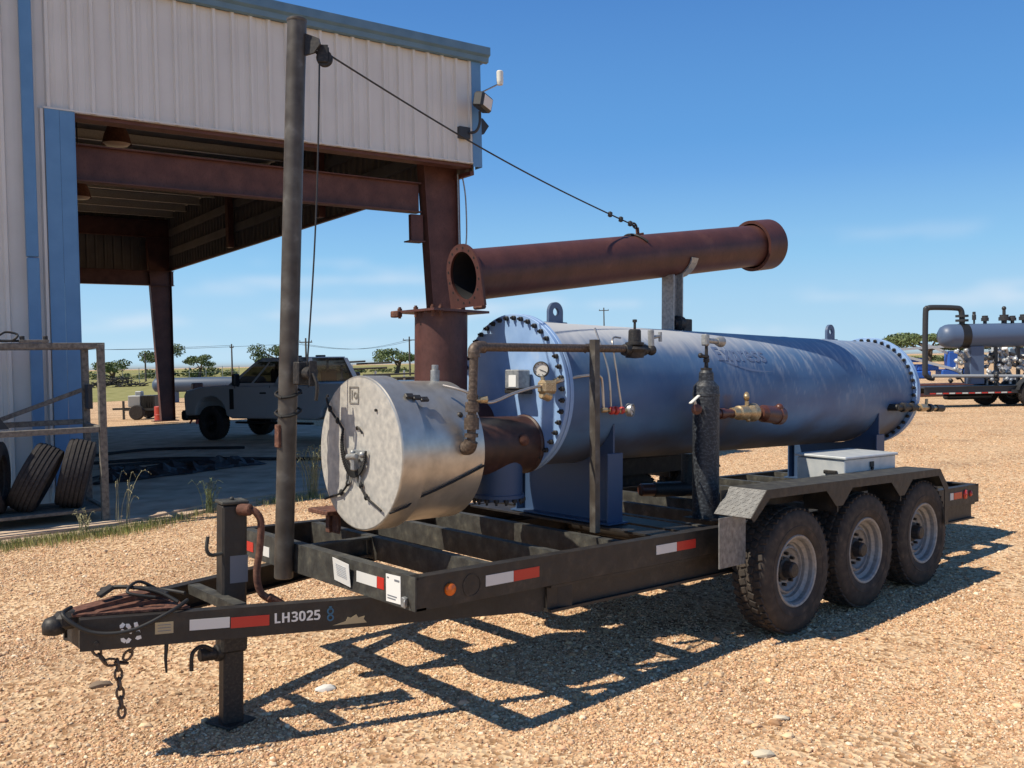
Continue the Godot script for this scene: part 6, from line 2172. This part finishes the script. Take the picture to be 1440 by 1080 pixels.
	for k in 3:
		var a := TAU * k / 3
		bar(st, Vector3(4.95, 0.45, -22.2), Vector3(4.95 + cos(a) * 0.3, 0.06, -22.2 + sin(a) * 0.3), 0.04, 0.04)
	part(s2, "brace", st, M.barrel_red)
	# pipes on a rack beyond the truck
	var pr := thing_xf("far_pipe_rack", "distant rack of dark pipes with pale uprights, right of the truck", "pipe rack", Transform3D(Basis(dx, Vector3.UP, dx.cross(Vector3.UP)), Vector3(17.2, 0, -35.4)))
	for q in [[0.0, 1.78, 1.55], [1.1, 1.70, 2.85], [0.3, 1.45, 2.6], [1.4, 1.15, 4.4], [0.2, 0.95, 3.9]]:
		st = S()
		rod(st, Vector3(q[0], q[1], 0), Vector3(q[2], q[1] + 0.05, 0.1), 0.045, 8)
		part(pr, "pipe", st, M.wire_black)
	for x: float in [0.35, 0.85, 2.0, 3.4]:
		st = S()
		bar(st, Vector3(x, 0, -0.1), Vector3(x, 1.68 if x < 1.0 else 1.35, -0.1), 0.09, 0.09, 0.0, Vector3.RIGHT)
		part(pr, "upright", st, M.silver_kit)
	for q in [[0.7, 1.2, 0.5, 0.28], [1.9, 1.0, 0.8, 0.35], [3.0, 0.9, 0.9, 0.3]]:
		st = S()
		bx(st, Vector3(q[0], q[1] - q[3], -0.5), Vector3(q[0] + q[2], q[1] + q[3] * 0.4, -0.2), 0.05)
		part(pr, "bundle", st, M.fixture_dark)

func far_trailer() -> void:
	var dx := Vector3(0.7534, 0, 0.6572)
	var xf := Transform3D(Basis(dx, Vector3.UP, -Vector3(-0.6572, 0, 0.7534) * -1.0), Vector3(23.3, 0, -8.75))
	var t := thing_xf("separator_trailer", "far black trailer carrying a dark blue horizontal vessel and a tall bent pipe", "trailer", xf)
	var vb: Material = M.vessel_blue
	var st := S()
	lathe(st, [Vector2(0, -0.16), Vector2(0.18, -0.14), Vector2(0.30, -0.06), Vector2(0.36, 0.06), Vector2(0.375, 0.16), Vector2(0.375, 5.0), Vector2(0.30, 5.15), Vector2(0, 5.2)], axis(Vector3.RIGHT, Vector3(0.12, 2.21, 0)), 32, true)
	part(t, "vessel", st, vb)
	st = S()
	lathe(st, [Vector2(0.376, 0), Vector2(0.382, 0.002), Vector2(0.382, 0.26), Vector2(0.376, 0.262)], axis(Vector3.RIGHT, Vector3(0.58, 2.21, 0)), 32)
	part(t, "dark_band", st, M.truck_trim)  # plain dark ring round the vessel
	st = S()
	tube(st, curve([Vector3(0.70, 2.55, 0), Vector3(0.70, 2.85, 0), Vector3(0.66, 3.03, 0), Vector3(0.50, 3.09, 0), Vector3(-0.22, 3.12, 0), Vector3(-0.38, 3.08, 0), Vector3(-0.44, 2.92, 0), Vector3(-0.47, 1.2, 0), Vector3(-0.45, 1.02, 0), Vector3(-0.34, 0.92, 0), Vector3(-0.2, 0.90, 0)], 6), 0.085, 12)
	part(t, "bent_pipe", st, M.fixture_dark)
	st = S()
	for q in [[0.70, 2.66, 0.19], [0.70, 2.80, 0.19]]:
		lathe(st, [Vector2(0, 0), Vector2(q[2], 0), Vector2(q[2], 0.07), Vector2(0, 0.07)], Transform3D(Basis(), Vector3(q[0], q[1], 0)), 18)
	part(t, "pipe_flange", st, M.fixture_dark)
	for q in [[1.08, 0.06, 0.42], [1.42, 0.11, 0.28], [2.02, 0.16, 0.30], [2.28, 0.11, 0.26], [2.66, 0.16, 0.30], [3.05, 0.16, 0.30], [3.5, 0.12, 0.3]]:
		st = S()
		rod(st, Vector3(q[0], 2.55, 0), Vector3(q[0], 2.58 + q[2] * 0.4, 0), q[1] * 0.5, 10)
		lathe(st, [Vector2(0, 0), Vector2(q[1], 0), Vector2(q[1], q[2] * 0.35), Vector2(q[1] * 0.8, q[2] * 0.4), Vector2(q[1] * 0.8, q[2] * 0.6), Vector2(0, q[2] * 0.62)], Transform3D(Basis(), Vector3(q[0], 2.58 + q[2] * 0.3, 0)), 12)
		part(t, "nozzle", st, M.fixture_dark)
	st = S()
	rod(st, Vector3(2.02, 2.8, 0), Vector3(2.02, 3.05, 0), 0.05, 8)
	ball(st, Vector3(2.02, 3.05, 0), 0.07, 8)
	rod(st, Vector3(3.1, 2.8, 0), Vector3(3.1, 3.25, 0), 0.1, 8)
	ball(st, Vector3(3.05, 3.15, 0), 0.13, 8)
	part(t, "relief_valve", st, M.fixture_dark)
	st = S()
	bx(st, Vector3(0.86, 0.70, -0.22), Vector3(1.28, 1.88, 0.22), 0.01)
	part(t, "pedestal", st, vb)
	st = S()
	rod(st, Vector3(-0.35, 0.98, 0.25), Vector3(2.5, 0.92, 0.25), 0.055, 10)
	part(t, "low_pipe", st, M.grey_kit)
	var r := RandomNumberGenerator.new()
	r.seed = 44
	for k in 64:   # manifold of small valves and pipes under the vessel
		st = S()
		var x := r.randf_range(0.3, 3.4)
		if x > 0.75 and x < 1.35:
			x += 0.7
		var y := r.randf_range(0.75, 1.75)
		var z := r.randf_range(-0.2, 0.3)
		rod(st, Vector3(x, y, z), Vector3(x + r.randf_range(-0.05, 0.25), y + r.randf_range(-0.3, 0.3), z), r.randf_range(0.02, 0.05), 8)
		lathe(st, [Vector2(0, 0), Vector2(0.05, 0), Vector2(0.075, 0.03), Vector2(0.075, 0.08), Vector2(0.05, 0.11), Vector2(0, 0.11)], Transform3D(Basis(Vector3.BACK, r.randf() * 3), Vector3(x, y, z + 0.02)), 10)
		part(t, "manifold_valve", st, [M.grey_kit, M.fixture_dark, M.silver_kit, M.galvanised][k % 4])
	for x: float in [1.75, 2.45, 3.1]:
		st = S()
		bar(st, Vector3(x, 0.6, 0.0), Vector3(x, 1.85, 0.0), 0.09, 0.09, 0.0, Vector3.RIGHT)
		part(t, "strut", st, M.fixture_dark)
	st = S()
	ibeam(st, Vector3(-0.75, 0.53, 0.55), Vector3(4.2, 0.53, 0.55), 0.24, 0.10)
	part(t, "deck_beam", st, M.fixture_dark)
	st = S()
	ibeam(st, Vector3(-0.75, 0.53, -0.55), Vector3(4.2, 0.53, -0.55), 0.24, 0.10)
	bx(st, Vector3(-0.7, 0.60, -0.5), Vector3(4.2, 0.64, 0.5))
	part(t, "deck", st, M.fixture_dark)
	for k in 14:
		st = S()
		bx(st, Vector3(-0.6 + k * 0.2, 0.425, 0.605), Vector3(-0.42 + k * 0.2, 0.465, 0.609))
		part(t, "reflective_tape", st, M.tape_white if k % 2 else M.tape_red)
	st = S()
	bx(st, Vector3(0.2, 0.22, -0.3), Vector3(1.6, 0.38, 0.1), 0.05)
	part(t, "rear_hose", st, M.truck_trim)
	var ms := tyre_mesh(0.40, 0.25, 30)
	for q in [[2.52, 0.62], [3.36, 0.62], [1.72, -0.62], [2.55, -0.62], [3.36, -0.62]]:
		wheel(t, ms, Transform3D(Basis(Vector3.UP, 0.0 if q[1] > 0 else PI), Vector3(q[0], 0.40, q[1])), M.old_rubber, M.wheel_paint, M.dark_iron)
	st = S()
	var arc := []
	for i in 9:
		var a := PI - PI * 0.5 * i / 8.0
		arc.append(Vector3(2.55 + cos(a) * 0.50, 0.42 + sin(a) * 0.48, 0.62))
	arc.append(Vector3(4.2, 0.90, 0.62))
	for i in arc.size() - 1:
		bar(st, arc[i], arc[i + 1], 0.02, 0.30)
	part(t, "fender", st, M.fixture_dark)
	# blue pump unit behind it, and stored kit
	var p := thing_xf("blue_pump_unit", "bright blue pump unit with pale braces behind the far trailer's bent pipe", "pump", Transform3D(xf.basis, Vector3(30.0, 0, -12.2)))
	for q in [[Vector3(-0.9, 0.70, -0.3), Vector3(0.0, 1.0, 0.3)], [Vector3(-0.5, 1.0, -0.3), Vector3(0.35, 1.25, 0.2)], [Vector3(-1.5, 1.35, -0.2), Vector3(-0.2, 1.50, 0.1)], [Vector3(0.4, 0.75, -0.3), Vector3(1.4, 1.05, 0.3)], [Vector3(0.7, 1.05, -0.2), Vector3(1.1, 1.75, 0.2)]]:
		var s3 := S()
		bx(s3, q[0], q[1], 0.05)
		part(p, "casing", s3, M.blue_pump)
	for q in [[Vector3(-1.6, 1.75, 0.2), Vector3(1.2, 0.95, 0.3)], [Vector3(-1.2, 1.85, 0.2), Vector3(0.9, 1.95, 0.2)], [Vector3(0.0, 2.0, 0.0), Vector3(1.3, 1.4, 0.2)]]:
		var s3 := S()
		bar(s3, q[0], q[1], 0.10, 0.06)
		part(p, "brace", s3, M.silver_kit)
	var s4 := S()
	bx(s4, Vector3(-1.4, 0.0, -0.4), Vector3(1.6, 0.5, 0.4), 0.03)
	part(p, "skid", s4, M.red_primer_frame)
	var q2 := thing_xf("stored_valve_skid", "grey and pale skid of pipes and drums seen under the far dark blue vessel", "skid", Transform3D(xf.basis, Vector3(31.5, 0, -10.3)))
	for k in 84:
		var s3 := S()
		var x := r.randf_range(-0.4, 4.4)
		var y := r.randf_range(0.5, 2.0)
		if k % 3 == 0:
			bx(s3, Vector3(x, y - 0.2, -0.3), Vector3(x + r.randf_range(0.15, 0.5), y + 0.12, 0.1), 0.03)
		else:
			rod(s3, Vector3(x, y, 0), Vector3(x + r.randf_range(-0.2, 0.9), y + r.randf_range(-0.3, 0.3), 0.2), r.randf_range(0.03, 0.09), 8)
		part(q2, "skid_fitting", s3, [M.silver_kit, M.grey_kit, M.fixture_dark, M.blue_tank, M.glow_white, M.fixture_dark][k % 6])
	var s5 := S()
	bx(s5, Vector3(-0.6, 0.0, -0.4), Vector3(4.6, 0.35, 0.4), 0.03)
	part(q2, "base", s5, M.fixture_dark)

# ---------------------------------------------------------------- gravel and weeds
func stone_mesh(sd: int) -> ArrayMesh:
	var r := RandomNumberGenerator.new()
	r.seed = sd
	var g := (1.0 + sqrt(5.0)) / 2.0
	var v := []
	for s: float in [-1.0, 1.0]:
		for u: float in [-1.0, 1.0]:
			v.append(Vector3(0, s, u * g))
			v.append(Vector3(s, u * g, 0))
			v.append(Vector3(u * g, 0, s))
	for i in 12:
		v[i] = v[i].normalized() * r.randf_range(0.72, 1.15) * Vector3(1.15, 0.68, 0.9)
	var st := S()
	for i in 12:
		for j in range(i + 1, 12):
			for k in range(j + 1, 12):
				var a: Vector3 = v[i]
				var b: Vector3 = v[j]
				var c: Vector3 = v[k]
				# faces of the icosahedron: triples of mutual neighbours
				if _near(i, j, g) and _near(j, k, g) and _near(i, k, g):
					var n := (b - a).cross(c - a).normalized()
					if n.dot(a + b + c) < 0.0:
						n = -n
					tri(st, a, b, c, (n * 1.4 + a).normalized(), (n * 1.4 + b).normalized(), (n * 1.4 + c).normalized())
	return st.commit()

func _ico(i: int, g: float) -> Vector3:
	var out := []
	for s: float in [-1.0, 1.0]:
		for u: float in [-1.0, 1.0]:
			out.append(Vector3(0, s, u * g))
			out.append(Vector3(s, u * g, 0))
			out.append(Vector3(u * g, 0, s))
	return out[i]

func _near(i: int, j: int, g: float) -> bool:
	return _ico(i, g).distance_to(_ico(j, g)) < 2.1

func gravel() -> void:
	var eye := Vector3(-5.867, 0, 4.2592)
	var F := Vector3(0.657, 0, -0.7539)
	var R := Vector3(0.7539, 0, 0.657)
	var pal := [Color(0.53, 0.33, 0.18), Color(0.62, 0.415, 0.24), Color(0.68, 0.49, 0.30), Color(0.48, 0.28, 0.155), Color(0.60, 0.375, 0.225), Color(0.74, 0.59, 0.42), Color(0.53, 0.39, 0.26), Color(0.64, 0.395, 0.245), Color(0.42, 0.25, 0.145)]
	var dust := FastNoiseLite.new()
	dust.seed = 12
	dust.frequency = 0.55
	dust.fractal_octaves = 4
	for kind in 3:
		var xfs := []
		var cols := []
		while xfs.size() < 105000:
			var d := 3.3 * pow(9.0, pow(rng.randf(), 0.85))
			var l := rng.randf_range(-0.62, 0.62) * (d + 1.2)
			var p := eye + F * d + R * l
			if p.z < slab_edge(p.x) + 0.06 and p.x < 6.5:
				continue
			var packed := dust.get_noise_2d(p.x, p.z)
			var across := (p.x - 2.0) * 0.60 + (p.z - 1.9) * 0.80 + 0.25 * sin(p.x * 0.4)   # old wheel tracks running off past the trailer
			for w: float in [0.0, 1.75, 3.4]:
				packed = maxf(packed, 0.42 - absf(across - w) * 2.2)
			if rng.randf() < smoothstep(-0.05, 0.35, packed) * 0.75:
				continue
			var s := 0.0039 * exp(absf(rng.randfn()) * 0.46) * (1.0 + d * 0.018)
			p.y = s * rng.randf_range(-0.1, 0.35)
			var q := s * rng.randf_range(0.8, 1.25)
			xfs.append(Transform3D(Basis(Vector3.UP, rng.randf() * TAU) * Basis(Vector3.RIGHT, rng.randfn() * 0.3) * Basis.from_scale(Vector3(q, s, s * rng.randf_range(0.8, 1.2))), p))
			var c: Color = pal[rng.randi() % pal.size()]
			var k := rng.randf_range(0.8, 1.25)
			cols.append(Color(c.r * k, c.g * k, c.b * k))
		multi("gravel", stone_mesh(90 + kind), M.pebble, xfs, cols, "tan gravel stones of the yard", "gravel")
	var xf2 := []
	var cl2 := []
	for i in 520:
		var d := 3.4 * pow(5.0, rng.randf())
		var p := eye + F * d + R * rng.randf_range(-0.6, 0.6) * (d + 0.5)
		if p.z < slab_edge(p.x) + 0.1:
			continue
		if dust.get_noise_2d(p.x * 1.3, p.z * 1.3 + 40.0) < 0.08:
			continue
		var s := 0.010 + 0.022 * pow(rng.randf(), 2.2)
		p.y = s * 0.25
		xf2.append(Transform3D(Basis(Vector3.UP, rng.randf() * TAU) * Basis.from_scale(Vector3(s, s * 0.8, s)), p))
		var c: Color = pal[rng.randi() % pal.size()]
		cl2.append(Color(c.r * 1.1, c.g * 1.12, c.b * 1.15))
	multi("loose_stones", stone_mesh(97), M.pebble, xf2, cl2, "larger loose stones on the gravel", "stones")
	var spots := [[Vector3(-3.46, 0, -0.06), 0.045, "whitest stone, lying between the tongue shadow and the frame shadow", Color(0.66, 0.64, 0.60)], [Vector3(-4.32, 0, -0.97), 0.05, "dark brown stone on the sunny gravel beyond the coupler", Color(0.22, 0.16, 0.11)], [Vector3(-2.09, 0, 1.82), 0.036, "pale flat stone on the sunny gravel below the wheels", Color(0.58, 0.50, 0.38)], [Vector3(-2.49, 0, 1.99), 0.042, "largest pale stone near the bottom right of the gravel", Color(0.56, 0.49, 0.37)]]
	for s in spots:
		var o := MeshInstance3D.new()
		o.name = "loose_rock"
		o.mesh = stone_mesh(110 + int(s[1] * 1000))
		var m := StandardMaterial3D.new()
		m.albedo_color = s[3].linear_to_srgb()
		m.roughness = 0.9
		o.material_override = m
		o.transform = Transform3D(Basis(Vector3.UP, s[1] * 60) * Basis.from_scale(Vector3(s[1] * 1.2, s[1] * 0.7, s[1])), s[0] + Vector3(0, s[1] * 0.2, 0))
		o.set_meta("label", s[2])
		o.set_meta("category", "stone")
		o.set_meta("group", "loose stones on the gravel")
		add_child(o, true)

func blade_mesh() -> ArrayMesh:
	var st := S()
	var pts := [Vector3(0, 0, 0), Vector3(0.02, 0.4, 0), Vector3(0.09, 0.78, 0), Vector3(0.24, 1.0, 0)]
	var w := [0.035, 0.032, 0.022, 0.003]
	for i in 3:
		var a := Vector3(0, 0, w[i])
		var b := Vector3(0, 0, w[i + 1])
		quad(st, pts[i] - a, pts[i] + a, pts[i + 1] + b, pts[i + 1] - b, Vector3(1, 0.2, 0).normalized())
	return st.commit()

func weeds() -> void:
	var bm := blade_mesh()
	var xfs := []
	var cols := []
	var pal := [Color(0.19, 0.23, 0.06), Color(0.27, 0.29, 0.08), Color(0.38, 0.34, 0.14), Color(0.14, 0.19, 0.05), Color(0.48, 0.41, 0.22)]
	var n := FastNoiseLite.new()
	n.seed = 8
	n.frequency = 1.1
	while xfs.size() < 11000:
		var x := rng.randf_range(-5.6, 1.6)
		var off := absf(rng.randfn()) * 0.19 - 0.05
		if n.get_noise_1d(x * 1.3) + 0.25 < rng.randf() * 0.55 and x > -3.2:
			continue
		if x > -1.6 and rng.randf() < 0.55:
			continue
		var z := slab_edge(x) + 0.02 + off
		var h := rng.randf_range(0.025, 0.085)
		xfs.append(Transform3D(Basis(Vector3.UP, rng.randf() * TAU) * Basis.from_scale(Vector3(h, h, h * 1.1)), Vector3(x, 0, z)))
		var c: Color = pal[rng.randi() % 5]
		cols.append(c)
	multi("grass", bm, M.leaf, xfs, cols, "short rough grass along the concrete edge", "grass")
	var k := 0
	for q in [[Vector3(-2.52, 0, -6.02), 0.62, 9, "tall dry weed with a drooping seed head in front of the rack"], [Vector3(-1.45, 0.0, -6.25), 0.42, 26, "bushy grey-green weed just left of the trailer jack"], [Vector3(-0.03, 0.0, -6.40), 0.72, 40, "tall pale grass tuft right behind the mast"], [Vector3(-3.0, 0, -5.75), 0.30, 16, "low weed at the rack's near foot"], [Vector3(0.55, 0.0, -6.45), 0.30, 22, "small weed behind the burner drum's left edge"]]:
		var t := thing("tall_weed", q[3], "weed", q[0], false, "weeds along the concrete edge")
		for i in q[2]:
			var st := S()
			var a := rng.randf() * TAU
			var h: float = q[1] * rng.randf_range(0.55, 1.0)
			var lean := Vector3(cos(a), 0, sin(a)) * h * rng.randf_range(0.1, 0.45)
			var b: Vector3 = q[0] + Vector3(rng.randfn(), 0, rng.randfn()) * 0.035
			var pts := curve([b, b + lean * 0.25 + Vector3(0, h * 0.55, 0), b + lean * 0.8 + Vector3(0, h * 0.95, 0), b + lean * 1.25 + Vector3(0, h * 0.88, 0)], 3)
			st.set_color([Color(0.30, 0.28, 0.16), Color(0.16, 0.19, 0.08), Color(0.22, 0.23, 0.12)][k % 3])
			tube(st, pts, 0.0035, 4, false, 0.0015)
			if k == 0 or k == 2:
				for e in 4:
					var pp: Vector3 = pts[pts.size() - 1 - e]
					ball(st, pp, 0.007, 5, Vector3(0.7, 1.5, 0.7))
			else:
				for e in 5:
					var pp: Vector3 = pts[2 + e]
					var d := Vector3(rng.randfn(), rng.randf() * 0.6, rng.randfn()).normalized() * 0.035
					var sd := d.cross(Vector3.UP).normalized() * 0.008
					tri(st, pp, pp + d * 0.5 + sd, pp + d, Vector3.UP, Vector3.UP, Vector3.UP)
					tri(st, pp, pp + d, pp + d * 0.5 - sd, Vector3.UP, Vector3.UP, Vector3.UP)
			part(t, "stalk", st, M.leaf)
		k += 1
